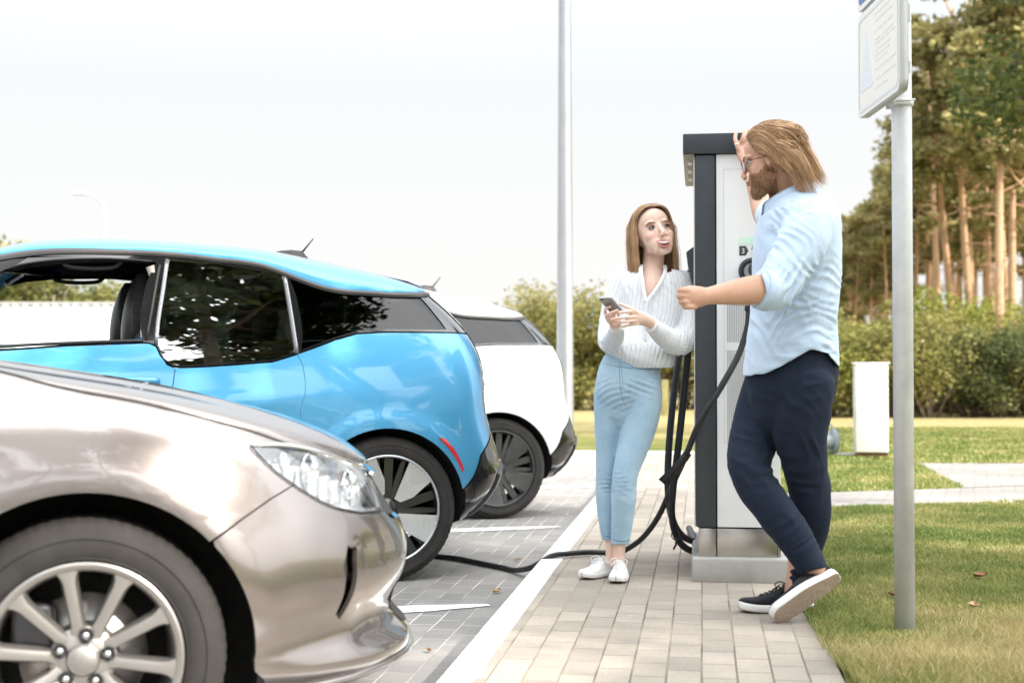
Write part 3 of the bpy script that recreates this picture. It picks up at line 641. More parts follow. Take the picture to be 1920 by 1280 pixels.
# ------------------------------------------------------------------ car materials
def paint(name, c, metal=.55, rough=.38, coat=1.0, edge=None):
    m = pmat(name, c, rough, metal, coat, .02); t, b = nodes(m)
    tc = N(t, 'ShaderNodeTexCoord')
    lw = N(t, 'ShaderNodeLayerWeight', i_Blend=.35); r = ramp(t, [(0, c), (1, edge or tuple(v * .75 for v in c))])
    t.links.new(lw.outputs['Facing'], r.inputs[0]); t.links.new(r.outputs[0], b.inputs['Base Color'])
    n = N(t, 'ShaderNodeTexNoise', i_Scale=2.2, i_Detail=5); t.links.new(tc.outputs['Object'], n.inputs['Vector'])
    q = N(t, 'ShaderNodeMapRange', i_1=.35, i_2=.75, i_3=.015, i_4=.10); t.links.new(n.outputs['Fac'], q.inputs[0]); t.links.new(q.outputs[0], b.inputs['Coat Roughness'])
    return m
BLUE = paint('blue_metallic_paint', (.075, .36, .62), .3, .33, edge=(.04, .28, .56))
WHITE = paint('white_paint', (.80, .80, .79), 0, .4, edge=(.76, .76, .75))
BEIGE = paint('beige_metallic_paint', (.25, .220, .207), .82, .26, edge=(.18, .158, .15))
GLOSSK = pmat('gloss_black', (.012, .012, .013), .12, 0, 1)
SATIN = pmat('satin_dark_trim', (.075, .07, .068), .38, .3)
RUBBERK = pmat('black_rubber_seal', (.015, .015, .016), .55)
LINER = noisy('wheel_arch_liner', (.010, .010, .011), (.022, .021, .02), 30, .85, .3)
INTER = noisy('dark_interior_fabric', (.035, .033, .034), (.05, .047, .046), 60, .9, .1)
CREAM = pmat('light_seat_fabric', (.42, .38, .34), .85)
SEATB = pmat('blue_seat_fabric', (.012, .10, .22), .7)
CHROME = pmat('chrome', (.88, .88, .90), .08, 1)
DARKM = pmat('dark_metal', (.10, .10, .105), .35, .8)
STEEL = pmat('brake_disc_steel', (.35, .34, .33), .35, 1)
REDL = pmat('red_reflector', (.62, .008, .02), .15, 0, 1)
def glassmat(name, tint, fac_t):
    """car glass: see-through tint + mirror-like fresnel"""
    m = bpy.data.materials.new(name); m.use_nodes = True; t = m.node_tree; t.nodes.clear()
    o = N(t, 'ShaderNodeOutputMaterial'); tr = N(t, 'ShaderNodeBsdfTransparent', i_Color=(*tint, 1)); g = N(t, 'ShaderNodeBsdfGlossy', i_Roughness=.0, i_Color=(1, 1, 1, 1))
    f = N(t, 'ShaderNodeFresnel', i_IOR=1.25 if name.startswith('clear') else (1.55 if fac_t > .06 else 1.18)); mp = N(t, 'ShaderNodeMapRange', i_1=0, i_2=1, i_3=fac_t, i_4=1); mx = N(t, 'ShaderNodeMixShader')
    t.links.new(f.outputs[0], mp.inputs[0]); t.links.new(mp.outputs[0], mx.inputs[0]); t.links.new(tr.outputs[0], mx.inputs[1]); t.links.new(g.outputs[0], mx.inputs[2]); t.links.new(mx.outputs[0], o.inputs[0])
    MAT[name] = m; return m
TINT = glassmat('tinted_car_glass', (.16, .20, .18), .52)
DIMGLASS = glassmat('dimmed_car_glass', (.05, .065, .06), .035)  # tint darkened and mirroring cut so quarter windows don't reflect bright sky
CLEAR = glassmat('clear_car_glass', (.86, .92, .89), .02)
LENS = glassmat('headlight_lens', (.93, .95, .96), .09)

# tyre
def tyre_mat():
    m = noisy('tyre_rubber', (.018, .016, .015), (.036, .032, .029), 7, .75, .12, 60, dist=.002); return m
TYRE = tyre_mat()
def dusty(name, c, c2, metal=1, rough=.28):
    return noisy(name, c, c2, 5, rough, .01, 60, metal=metal, lo=.3, hi=.9, r2=min(1, rough + .15), dist=.001)
ALLOY = dusty('silver_alloy', (.46, .44, .42), (.36, .335, .31), .85, .33)
ALLOYB = dusty('polished_alloy', (.62, .65, .68), (.52, .54, .56), .9, .22)
BLKRIM = noisy('black_rim', (.012, .012, .013), (.035, .034, .033), 8, .25, .02, lo=.4, hi=.8, coat=.6)
DIRTYRIM = noisy('dirty_black_rim', (.03, .03, .032), (.09, .085, .08), 6, .35, .05, lo=.4, hi=.8, coat=.3)

def make_tyre(parent, r, rr, wd, tread=64):
    """axis along local y; outer face at y=0 going inwards to -wd"""
    b = MB(); n = tread * 3; sh = .03
    prof = [(rr - .012, -.012), (rr, -.004), (rr + .006, 0), (rr + (r - rr) * .35, .006), (rr + (r - rr) * .62, .004), (r - .028, -.004), (r - .014, -.010), (r - .004, -.020), (r, -.034)]
    k = 7
    for i in range(1, k): prof.append((r + .002 * math.sin(i / k * math.pi), -.034 - (wd - .068) * i / k))
    prof += [(r, -wd + .034), (r - .004, -wd + .02), (r - .014, -wd + .01), (r - .05, -wd), (rr, -wd), (rr - .012, -wd + .012)]
    P = []
    for j in range(n):
        g = 2 * math.pi * j / n; row = []
        for q, (rad, h) in enumerate(prof):
            d = 0
            if 6 <= q <= len(prof) - 5:
                if j % 3 == 0: d = .0028 if (q in (7, 8) or q >= len(prof) - 7) else .002
                if q in (10, 13): d = .008
            row.append((math.cos(g) * (rad - d), h, math.sin(g) * (rad - d)))
        P.append(row)
    b.grid(P, sm=True, closeu=True, closev=True)
    # raised sidewall rings
    for q in (rr + .012, rr + (r - rr) * .55):
        b.lathe([(q - .003, .003), (q, .0075), (q + .003, .003)], 96, 'Y')
    return b.build('tyre', TYRE, parent, auto=35)

def wheel_twin(parent, blades, barrel, ring, r=.35, rr=.262, wd=.165, rot=0, hubc=None):
    """five flat turbine blades over a dark barrel"""
    make_tyre(parent, r, rr, wd)
    b = MB(); b.lathe([(rr + .002, -.004), (rr + .003, .004), (rr - .004, .007), (rr - .010, .004), (rr - .011, -.004)], 96, 'Y')
    rim = b.build('rim', ring, parent)
    b = MB(); b.lathe([(rr - .008, .0), (rr - .02, -.03), (rr - .03, -wd + .01), (rr - .045, -wd + .01), (rr - .04, -.04)], 72, 'Y')
    b.lathe([(.0, -.055), (.16, -.06), (.165, -.075), (.0, -.075)], 48, 'Y')
    for i in range(5):   # dark inner spokes
        g = rot + 2 * math.pi * i / 5 + R(36); M = Matrix.Rotation(-g, 4, 'Y')
        b.prism([(.04, -.022), (rr - .012, -.034), (rr - .012, .010), (.04, .022)], -.055, -.022, 'XZ', M=M)
        b.prism([(.05, .010), (rr - .10, .030), (rr - .012, .055), (rr - .012, .075), (.05, .04)], -.045, -.02, 'XZ', M=M)
        b.prism([(.05, -.010), (rr - .10, -.045), (rr - .012, -.065), (rr - .012, -.085), (.05, -.04)], -.045, -.02, 'XZ', M=M)
    b.lathe([(0, .0), (.028, -.001), (.034, -.008), (.05, -.012), (.058, -.03), (.058, -.05)], 40, 'Y')
    b.build('barrel', barrel, rim)
    b = MB(); b.lathe([(0, -.076), (.13, -.076), (.13, -.09), (0, -.09)], 48, 'Y'); b.build('brake_disc', STEEL, parent)
    for i in range(5):
        g = rot + 2 * math.pi * i / 5; M = Matrix.Rotation(-g, 4, 'Y'); b = MB()
        arc = [(math.cos(R(a)) * (rr - .009), math.sin(R(a)) * (rr - .009)) for a in np.linspace(-16, 17, 10)]
        poly = [(.070, .030)] + [(.062, -.004)] + arc + [(.13, .062)]
        P = dens(poly, .02); cen = (.15, .01)
        yy = lambda p: -.016 + .020 * min(1, math.hypot(*p) / rr) ** 1.5
        V = [(p[0], yy(p), p[1]) for p in P] + [(cen[0], yy(cen) + .001, cen[1])]; n = len(P)
        F = [[j, (j + 1) % n, n] for j in range(n)]
        nn = (Vector(V[1]) - Vector(V[n])).cross(Vector(V[2]) - Vector(V[n])) 
        if nn.y < 0: F = [f[::-1] for f in F]
        b.add(V, F, 0, False, M)
        V2 = V[:n] + [(v[0] * .97, v[1] - .022, v[2] * .97) for v in V[:n]]
        F2 = [[j, n + j, n + (j + 1) % n, (j + 1) % n] for j in range(n)]
        if nn.y < 0: F2 = [f[::-1] for f in F2]
        b.add(V2, F2, 1, False, M)
        b.build('spoke', [blades, barrel], rim)
    b = MB(); b.lathe([(0, .002), (.024, .0015), (.027, -.002)], 32, 'Y'); b.build('hub_cap', hubc or GLOSSK, rim)
    return rim

def wheel_ten(parent, r=.332, rr=.226, wd=.215, rot=0):
    make_tyre(parent, r, rr, wd, 72)
    b = MB(); b.lathe([(rr + .003, -.006), (rr + .005, .003), (rr, .006), (rr - .010, .003), (rr - .016, -.006), (rr - .020, -.03), (rr - .030, -.10), (rr - .035, -wd + .02), (rr - .05, -wd + .02)], 96, 'Y')
    for i in range(10):
        g = rot + 2 * math.pi * i / 10; M = Matrix.Rotation(-g, 4, 'Y'); P = []
        for k in range(13):
            t = k / 12; x = .040 + (rr - .014 - .040) * t
            hw = .0135 + .0035 * t + .012 * max(0, (t - .82) / .18)**2 + .010 * max(0, (.25 - t) / .25); yc = -.030 + .026 * math.sin(t * 1.5)
            P.append([(x, yc - .03, -hw - .004), (x, yc - .006, -hw), (x, yc, -hw + .004), (x, yc + .003, 0), (x, yc, hw - .004), (x, yc - .006, hw), (x, yc - .03, hw + .004)])
        b.grid(P, M=M, flip=True)
    b.lathe([(0, -.012), (.034, -.012), (.037, -.016), (.040, -.022), (.062, -.026), (.076, -.034), (.08, -.06)], 48, 'Y')
    rim = b.build('rim', ALLOY, parent, auto=40)
    b = MB(); b.lathe([(0, -.008), (.028, -.009), (.032, -.013)], 40, 'Y'); b.build('hub_cap', ALLOY, rim)
    for i in range(5):
        g = rot + R(16) + 2 * math.pi * i / 5; c = (math.cos(g) * .057, 0, math.sin(g) * .057); b = MB()
        b.lathe([(.0175, -.016), (.0175, -.030)], 24, 'Y', mi=1, M=Matrix.Translation(c)); b.lathe([(.0175, -.016), (.0105, -.0175)], 24, 'Y', mi=1, M=Matrix.Translation(c))
        b.lathe([(0, -.012), (.006, -.013), (.009, -.018), (.0095, -.03)], 12, 'Y', mi=0, M=Matrix.Translation(c))
        b.build('lug_nut', [CHROME, GLOSSK], rim)
    b = MB(); b.lathe([(0, -.085), (.148, -.085), (.148, -.107), (0, -.107)], 64, 'Y'); b.lathe([(0, -.07), (.075, -.07), (.085, -.09)], 32, 'Y')
    b.build('brake_disc', STEEL, parent)
    b = MB(); b.box((.115, -.085, .06), (.10, .06, .14), bev=.015); b.build('brake_caliper', DARKM, parent)
    b = MB(); b.lathe([(0, -.13), (rr - .03, -.13), (rr - .03, -.14), (0, -.14)], 32, 'Y'); b.build('brake_shield', LINER, parent)
    return rim
PGREY = pmat('pillar_trim_grey', (.20, .21, .22), .15, .5, 1)
# ------------------------------------------------------------------ electric hatchback
def arc(cx, cz, r, a0, a1, n=24):
    return [(cx + r * math.cos(R(a)), cz + r * math.sin(R(a))) for a in np.linspace(a0, a1, n)]
EVR_X = [.27, .42, .55, .69, .84, .957, 1.062, 1.19, 1.405, 1.58, 1.84, 2.04, 2.24, 2.4]
EVR_Z = [1.425, 1.408, 1.405, 1.411, 1.42, 1.45, 1.49, 1.535, 1.559, 1.577, 1.584, 1.586, 1.578, 1.556]
ev_rail = nspline(EVR_X, EVR_Z)
def railA(sh, X, Z, zr, zf):
    A = [-.7853981] + [float(sh.to_a(x, z)) for x, z in zip(X, Z)] + [10.7853981]
    ZZ = [zr] + list(Z) + [zf]
    return lambda a: np.interp(a, A, ZZ)
EV_RA = railA(EV, list(np.linspace(.3, 2.4, 43)), list(ev_rail(np.linspace(.3, 2.4, 43))), 1.43, 1.545)
EV_ROOF = nspline([.1, .3, .5, .8, 1.0, 1.4, 1.8, 2.2, 2.4, 2.7], [1.445, 1.465, 1.522, 1.592, 1.628, 1.662, 1.674, 1.658, 1.63, 1.56])
def yz(sh, y, z):
    """rear/front corner by lateral position -> (a, z) on the rear"""
    Y = np.clip(y / sh.base(sh.xr(z) + .1, z), 0, .9999); X = (1 - Y**sh.n)**(1 / sh.n); return (float(-np.arctan2(X, Y) * .5), float(z))
def yzf(sh, y, z):
    Y = np.clip(y / sh.base(sh.xf(z) - .2, z), 0, .9999); X = (1 - Y**sh.nf)**(1 / sh.nf); return (float(10 + np.arctan2(X, Y) * .5), float(z))
def az(sh, P): return [(float(sh.to_a(x, z)), z) for x, z in P]
def cap(sh, ra, zroof, s0, s1, x0, x1, m=2.3, ns=14, xl=None, xh=None, dz=0):
    """roof/bonnet sheet: from the rail (s=0) to the spine (s=1), a from x0 to x1 (a-units)"""
    A = np.concatenate([np.linspace(x0, min(0, x1), 16, endpoint=False) if x0 < 0 else [], np.linspace(max(0, x0), min(10, x1), 60), np.linspace(10, x1, 16)[1:] if x1 > 10 else []])
    z = ra(A); p = sh.pt(A, z); Pn = []
    for s_ in np.linspace(s0, s1, ns):
        psi = s_ * math.pi / 2
        cy = math.cos(psi)**(2 / m) if s_ < 1 else 0; sy = math.sin(psi)**(2 / m)
        xc = np.clip(p[0], xl, xh); x = xc + (p[0] - xc) * cy; y = p[1] * cy
        zr = zroof(x); zz = z + (zr - z) * sy + dz
        Pn.append([tuple(q) for q in np.stack([x, y, zz], 1)])
    return Pn
def both(P):
    return [[(q[0], -q[1], q[2]) for q in r] for r in P]

def make_ev(col, label, ang, org, silverwheel=True, seats=True):
    car = empty('parked_car', org, R(ang), label=label, cat='car')
    sh = EV; E = lambda n, p, m, **k: skin(n, sh, p, m, car, **k)
    A = az
    # --- lower side panels (domain coordinates) ---
    arch_r = arc(.625, .34, .40, 165, 14, 30)      # from front of the arch over the top to the rear... angles measured from +x
    arch_rr = arc(.625, .34, .40, 15, 167, 30)
    # rear quarter panel
    seam = [(1.053, 1.094), (1.028, 1.04), (1.021, .98), (1.024, .9), (1.043, .80), (1.052, .62), (1.045, .45)]
    q = [(1.053, 1.096), (.984, 1.119), (.864, 1.164), (.753, 1.196), (.615, 1.205), (.329, 1.206), (.25, 1.207)]
    dom = A(sh, q) + [yz(sh, .60, 1.205), yz(sh, .615, 1.04), yz(sh, .63, .9), yz(sh, .66, .78), yz(sh, .74, .715)] + A(sh, [(.145, .60), (.228, .445)])
    dom += A(sh, [p for p in arc(.625, .34, .40, 166, 15, 30)])     # back to front over the arch
    dom += A(sh, [(1.045, .445), (1.052, .62), (1.043, .80), (1.024, .9), (1.021, .98), (1.028, 1.04)])
    skin('rear_quarter_panel', sh, dom, col, car, dom=True)
    # rear bumper (black), all round the tail
    bl = A(sh, [(.226, .437), (.141, .594)]) + [yz(sh, .745, .705), yz(sh, .665, .775), yz(sh, .6, .80), (-.7853, .80)]
    bl += [(-.7853, .30), yz(sh, .45, .25), yz(sh, .70, .215)] + A(sh, [(.10, .19), (.225, .175), (.235, .3)])
    skin('rear_bumper', sh, bl, GLOSSK, car, dom=True, join=True, gap=0)
    # lower bumper insert, a raised corner blade
    dom = [yz(sh, .76, .50), yz(sh, .66, .56), yz(sh, .40, .56), yz(sh, .40, .30), yz(sh, .60, .27), yz(sh, .74, .30)]
    skin('bumper_corner', sh, dom, pmat('satin_black_plastic', (.03, .035, .04), .3), car, dom=True, off=.012, lip=.02, gap=0)
    # tailgate black glass
    tg = [yz(sh, .58, 1.415), yz(sh, .59, 1.21), yz(sh, .605, 1.04), yz(sh, .62, .9), yz(sh, .60, .812), (-.7853, .812), (-.7853, 1.425)]
    skin('tailgate', sh, tg, GLOSSK, car, dom=True, join=True, gap=.002, off=.004)
    for s_ in (1, -1):
        b = MB(); b.tube([sh_pt(sh, y * 1, z, s_, .016) for y, z in ((.50, .95), (.30, .95), (.28, .88), (.30, .84), (.50, .84))], .010, 8)
        b.build('tail_light', REDL, car)
    # reflector
    rf = [(.368, .691), (.336, .690), (.285, .633), (.234, .536), (.245, .523), (.285, .600), (.33, .655)]
    if silverwheel: skin('reflector', sh, A(sh, rf), REDL, car, dom=True, off=.005, lip=.006, gap=0)
    # arch inner lip: painted band as in the photograph, slightly recessed flare handled by the skin; black liner ring
    # rear door, front door, sill, front wing
    belt_r = [(1.053, 1.094), (1.169, 1.058), (1.328, 1.045), (1.486, 1.034), (1.600, 1.029), (1.640, 1.036), (1.672, 1.062), (1.69, 1.088)]
    rd = seam[::-1] [1:-1] + []
    rdoor = [(1.045, .34), (1.045, .45), (1.052, .62), (1.043, .80), (1.024, .9), (1.021, .98), (1.028, 1.04), (1.053, 1.094)] + belt_r[1:5] + [(1.622, 1.029), (1.635, .95), (1.655, .8), (1.665, .6), (1.66, .34)]
    skin('rear_door', sh, A(sh, rdoor), col, car, dom=True)
    fdoor = [(1.660, .34), (1.665, .6), (1.655, .8), (1.635, .95), (1.622, 1.029), (1.66, 1.045), (1.69, 1.088), (1.707, 1.128), (1.735, 1.142), (1.764, 1.143), (2.10, 1.127), (2.45, 1.105), (2.75, 1.07), (2.84, 1.03), (2.86, .9), (2.83, .6), (2.78, .34)]
    d = skin('front_door', sh, A(sh, fdoor), col, car, dom=True)
    for s_, dd_ in ((1, d[0]), (-1, d[1])):
        b = MB(); P = [sh_side(sh, x, .965, s_, o) for x, o in ((1.70, .004), (1.72, .03), (1.80, .038), (1.88, .03), (1.90, .004))]
        b.tube(P, .011, 8, squash=1.4); b.build('door_handle', col, dd_)
    sill = [(1.03, .20), (1.03, .335), (2.79, .335), (2.79, .20)]
    skin('sill', sh, A(sh, sill), GLOSSK, car, dom=True, gap=.001)
    wing = [(2.79, .30), (2.84, .6), (2.87, .9), (2.85, 1.03)] + [(3.0, .985), (3.25, .93)]
    wd_ = A(sh, wing) + [(10.25, .86), (10.55, .80), (10.7853, .78), (10.7853, .45)] + A(sh, [(3.78, .30)]) + A(sh, arc(3.19, .34, .40, -6, 186, 36))
    skin('front_wing', sh, wd_, col, car, dom=True)
    skin('front_bumper', sh, [(10.7853, .44), (10.7853, .20), (10.3, .18)] + A(sh, [(3.62, .19), (3.60, .28), (3.78, .29)]), GLOSSK, car, dom=True, join=True, gap=0)
    # bonnet and windscreen
    hood = A(sh, [(2.86, 1.035), (3.0, .99), (3.25, .935)]) + [(10.25, .865), (10.55, .805), (10.7853, .785), (10.7853, 1.05), (10.3, 1.06)] + A(sh, [(2.9, 1.06)])
    skin('bonnet', sh, hood, GLOSSK, car, dom=True, join=True, gap=0)
    ws = [(10.34, 1.09), (10.40, 1.065), (10.7853, 1.055), (10.7853, 1.54), (10.34, 1.54)]
    skin('windscreen', sh, ws, CLEAR, car, dom=True, join=True, gap=0, lip=0)
    # --- glazing band ---
    rail = [(x, float(ev_rail(x))) for x in np.linspace(.30, 2.40, 30)]
    top = rail
    bottom = [(2.90, 1.062), (2.75, 1.076), (2.45, 1.111), (2.10, 1.133), (1.764, 1.149), (1.735, 1.148), (1.702, 1.134), (1.685, 1.09), (1.667, 1.066), (1.636, 1.041), (1.6, 1.035), (1.486, 1.040), (1.328, 1.051), (1.169, 1.064), (1.053, 1.10), (.984, 1.125), (.864, 1.17), (.753, 1.202), (.615, 1.211), (.329, 1.212), (.25, 1.212)]
    fo = [(1.688, 1.528), (1.764, 1.150), (2.10, 1.136), (2.45, 1.114), (2.68, 1.09), (2.62, 1.22), (2.50, 1.38), (2.385, 1.475), (2.25, 1.512), (2.10, 1.53), (1.9, 1.536)]
    ro = [(1.628, 1.542), (1.407, 1.533), (1.16, 1.497), (1.098, 1.486), (1.066, 1.108), (1.169, 1.070), (1.328, 1.057), (1.486, 1.046), (1.60, 1.041), (1.640, 1.050), (1.672, 1.078), (1.692, 1.13)]
    qo = [(1.06, 1.462), (.958, 1.430), (.823, 1.404), (.62, 1.395), (.40, 1.395), (.285, 1.225), (.329, 1.222), (.615, 1.222), (.753, 1.212), (.864, 1.18), (.984, 1.136), (1.030, 1.118)]
    band = A(sh, top) + [(10.20, 1.55), (10.34, 1.545), (10.34, 1.068), (10.10, 1.064)] + A(sh, bottom) + [yz(sh, .60, 1.212), yz(sh, .59, 1.42)]
    skin('window_frame', sh, band, GLOSSK, car, dom=True, holes=[A(sh, fo), A(sh, ro), A(sh, qo)], gap=0, lip=.02, step=.03)
    skin('rear_door_window', sh, A(sh, ro), TINT, car, dom=True, off=-.004, lip=0, gap=-.003)
    skin('quarter_window', sh, A(sh, qo), DIMGLASS, car, dom=True, off=-.004, lip=0, gap=-.003)
    skin('front_door_window', sh, A(sh, fo), CLEAR, car, dom=True, off=-.006, lip=0, gap=-.003, which='R')
    # satin trim line under the roof, and bright seal edges round the windows
    for s_ in (1, -1):
        b = MB()
        P = []
        for x in np.linspace(.32, 2.42, 60):
            zr = float(ev_rail(min(x, 2.40))); c = [sh_side(sh, x, zr - dzz, s_, o) for dzz, o in ((.0, .002), (.003, .012), (.017, .013), (.024, .003))]; P.append(c)
        b.grid(P, flip=s_ > 0); b.build('roof_trim', SATIN, car)
        b = MB(); b.tube([sh_side(sh, x, z + .004, s_, .006) for x, z in curve_pts([(2.68, 1.09), (2.45, 1.114), (2.10, 1.136), (1.764, 1.150)], .05)], .007, 6)
        b.tube([sh_side(sh, x, z, s_, .004) for x, z in curve_pts([(2.66, 1.12), (2.60, 1.26), (2.48, 1.40), (2.36, 1.486), (2.22, 1.520), (2.08, 1.534), (1.9, 1.54), (1.71, 1.532)], .05)], .005, 6)
        b.tube([sh_side(sh, x, z, s_, .004) for x, z in curve_pts([(1.675, 1.515), (1.70, 1.40), (1.748, 1.16)], .05)], .007, 6)
        b.build('window_seal', RUBBERK, car)
        b = MB(); b.tube([sh_side(sh, x, z, s_, .003) for x, z in curve_pts([(1.640, 1.545), (1.665, 1.40), (1.695, 1.24), (1.706, 1.14)], .05)], .005, 6, squash=2)
        b.build('pillar_trim', PGREY, car); b = MB(); b.tube([sh_side(sh, x, z, s_, .002) for x, z in curve_pts([(1.085, 1.487), (1.068, 1.30), (1.052, 1.10)], .05)], .005, 6, squash=2)
        b.build('pillar_trim', PGREY, car)
    # --- roof ---
    for nm, s0, s1, mat in (('roof_side', 0, .52, col), ('roof', .52, 1, GLOSSK)):
        P = cap(sh, EV_RA, EV_ROOF, s0, s1, -.7853, 10.7853, 2.3, 14, .45, 2.25)
        b = MB(); b.grid(P, flip=False); b.grid(both(P), flip=True); o = b.build(nm, mat, car)
    
    b = MB()
    P = []
    def rz_(x, y): return float(ev_rail(x)) + (float(EV_ROOF(x)) - float(ev_rail(x))) * max(0, 1 - (abs(y) / .68)**2.3)**(1 / 2.3)
    for y in np.linspace(-.54, .54, 25):
        k = 1 - (abs(y) / .54)**3; xe = .315 + .05 * (1 - k); ze = 1.488 - .030 * (1 - k)
        P.append([(.66, y, rz_(.66, y) - .012), (.55, y, rz_(.55, y) + .004), (.43, y, ze + .018), (xe, y, ze - .006), (xe - .012, y, ze - .016), (xe + .015, y, ze - .045), (.42, y, ze - .07), (.66, y, ze - .07)])
    b.grid(P, flip=True); b.prism([(q[0], q[2]) for q in P[0]], -.54, -.539, 'XZ'); b.prism([(q[0], q[2]) for q in P[-1]], .539, .54, 'XZ')
    b.build('spoiler', GLOSSK, car, auto=35)
    # antenna
    b = MB(); zb_ = float(EV_ROOF(1.0)) - .004; pr = [(1.10, .012, .0), (1.05, .022, .016), (.98, .026, .034), (.92, .024, .040), (.86, .016, .036), (.83, .010, .0)]
    P = [[(x, -w_ * 1.2, zb_ - .006 + .05 * (1 - x)), (x, -w_, zb_ + h * .6), (x, -w_ * .5, zb_ + h), (x, w_ * .5, zb_ + h), (x, w_, zb_ + h * .6), (x, w_ * 1.2, zb_ - .006 + .05 * (1 - x))] for x, w_, h in pr]
    b.grid(P, flip=True); b.tube([(.868, 0, zb_ + .02), (.80, 0, zb_ + .105)], [.006, .003], 6); b.build('antenna', RUBBERK, car)
    # --- interior, floor, liners ---
    b = MB(); b.box((1.9, 0, .30), (3.3, 1.3, .16)); b.box((.35, 0, .55), (.5, 1.2, .55)); b.box((3.35, 0, .62), (.7, 1.2, .5)); b.build('underbody', LINER, car)
    P = cap(sh, EV_RA, EV_ROOF, 0.12, 1, 0, 10.6, 2.3, 12, .45, 2.2, dz=-.035); b = MB(); b.grid([[(q[0], q[1] * .97, q[2]) for q in r] for r in P], flip=True); b.grid([[(q[0], -q[1] * .97, q[2]) for q in r] for r in P]); b.build('headliner', INTER, car)
    for cx in (.625, 3.19):
        for s_ in (1, -1):
            b = MB(); P = []
            for g in np.linspace(-20, 200, 40):
                row = []
                for rr_, yy_ in ((.412, .862), (.405, .80), (.395, .66), (.36, .60), (.05, .60)):
                    x = cx + rr_ * math.cos(R(g)); z = .34 + rr_ * math.sin(R(g)); ym = float(sh.side(min(max(x, .02), 3.95), max(z, .2))) - .008
                    row.append((x, min(yy_, ym) * s_, z))
                P.append(row)
            b.grid(P, flip=s_ < 0); b.build('wheel_arch', LINER, car)
    if True:
        b = MB(); b.box((2.0, 0, .50), (1.9, 1.40, .30), bev=.03); b.box((.78, 0, .80), (.12, 1.35, .62), bev=.03); b.box((2.72, 0, .88), (.35, 1.42, .30), bev=.06); b.build('cabin_trim', INTER, car)
        for s_ in (1, -1):
            for nm, X in (('front_seat', 1.62), ('rear_seat', .98)):
                lean = -.16 if nm == 'front_seat' else -.2; sc = 1 if nm == 'front_seat' else .9
                b = MB(); P = []
                for t in np.linspace(0, 1, 14):
                    z = .62 + .62 * t * sc; x = X + .25 + lean * (t**1.3) ; hw = (.24 - .05 * t) if t < .85 else (.19 - .5 * (t - .85)); th = .07 - .02 * t
                    P.append([(x + th * math.cos(g), s_ * .37 + hw * math.copysign(abs(math.sin(g))**.7, math.sin(g)), z) for g in np.linspace(0, 2 * math.pi, 20, endpoint=False)])
                b.grid(P, closev=True, flip=True); b.box((X + .38, s_ * .37, .60), (.5, .46, .16), bev=.05, seg=3)
                st = b.build(nm, INTER, car)
                b = MB()   # side bolster in blue and pale front
                b.tube([(X + .27 + lean * (t**1.3), s_ * .37 + (.225 - .05 * t) , .66 + .53 * t * sc) for t in np.linspace(0, 1, 9)], [.05, .052, .052, .05, .048, .045, .04, .036, .02], 10)
                b.tube([(X + .27 + lean * (t**1.3), s_ * .37 - (.225 - .05 * t) , .66 + .53 * t * sc) for t in np.linspace(0, 1, 9)], [.05, .052, .052, .05, .048, .045, .04, .036, .02], 10)
                b.build('bolster', SEATB, st)
                b = MB(); P = []
                for t in np.linspace(0, 1, 12):
                    z = 1.13 + .36 * t * sc; k = math.sin(math.pi * (.12 + .80 * t))**.5; x = X + .155 - .05 * t
                    P.append([(x + .055 * k * math.cos(g), s_ * .37 + .135 * k * math.copysign(abs(math.sin(g))**.7, math.sin(g)), z) for g in np.linspace(0, 2 * math.pi, 20, endpoint=False)])
                b.grid(P, closev=True, flip=True, mi=0); b.add([P[-1][i] for i in range(20)], [list(range(20))], 0)
                b.build('head_restraint', INTER, st)
                b = MB(); P = [[(q[0] + .022, q[1] * 1 , q[2] - .01) for q in r[:6] + r[15:]] for r in [[*row] for row in P]]
                P = [[(X + .155 - .05 * t + (.058 * math.sin(math.pi * (.12 + .8 * t))**.5) * math.cos(g) + .012, s_ * .37 + .128 * (math.sin(math.pi * (.12 + .8 * t))**.5) * math.sin(g), 1.12 + .35 * t * sc) for g in np.linspace(-1.5, 1.5, 9)] for t in np.linspace(0, 1, 12)]
                b.grid(P, flip=True); b.build('head_cushion', SATIN, st)
        b = MB(); M_ = Matrix.Translation((2.38, .37, .98)) @ Matrix.Rotation(R(-65), 4, 'Y')
        b.lathe([(.185 + .014 * math.cos(g), .014 * math.sin(g)) for g in np.linspace(0, 2 * math.pi, 9)], 36, 'Z', M=M_); b.box((0, 0, -.01), (.09, .34, .03), bev=.01, M=M_); b.tube([(2.38, .37, .98), (2.6, .37, .88)], .03, 8); b.build('steering_wheel', RUBBERK, car)
        b = MB(); b.tube([(1.62 + .1, .0 + .66 * 1, 1.53 - .02), (1.60, .64, 1.2)], .02, 6); b.build('seat_belt', CREAM, car)
        for s_ in (1, -1):   # inner B pillar cover + grab handle
            b = MB(); b.tube([(1.66, s_ * .60, 1.50), (1.70, s_ * .69, 1.25), (1.72, s_ * .76, 1.1), (1.72, s_ * .78, .8)], [.035, .03, .035, .05], 8); b.build('pillar_cover', INTER, car)
            b = MB(); b.tube(curve_pts([(2.12, s_ * .585, 1.545), (2.09, s_ * .57, 1.51), (1.98, s_ * .565, 1.50), (1.87, s_ * .57, 1.51), (1.84, s_ * .585, 1.545)], .02), .012, 6); b.build('grab_handle', SATIN, car)
    for s_ in (1, -1):   # wing mirror
        b = MB(); c = sh_side(sh, 2.72, 1.11, s_, .0); b.box((2.70, c[1] + s_ * .14, 1.15), (.12, .20, .13), bev=.045, seg=4); b.tube([(2.72, c[1] - s_ * .02, 1.10), (2.71, c[1] + s_ * .08, 1.12)], .022, 8); b.build('wing_mirror', GLOSSK, car)
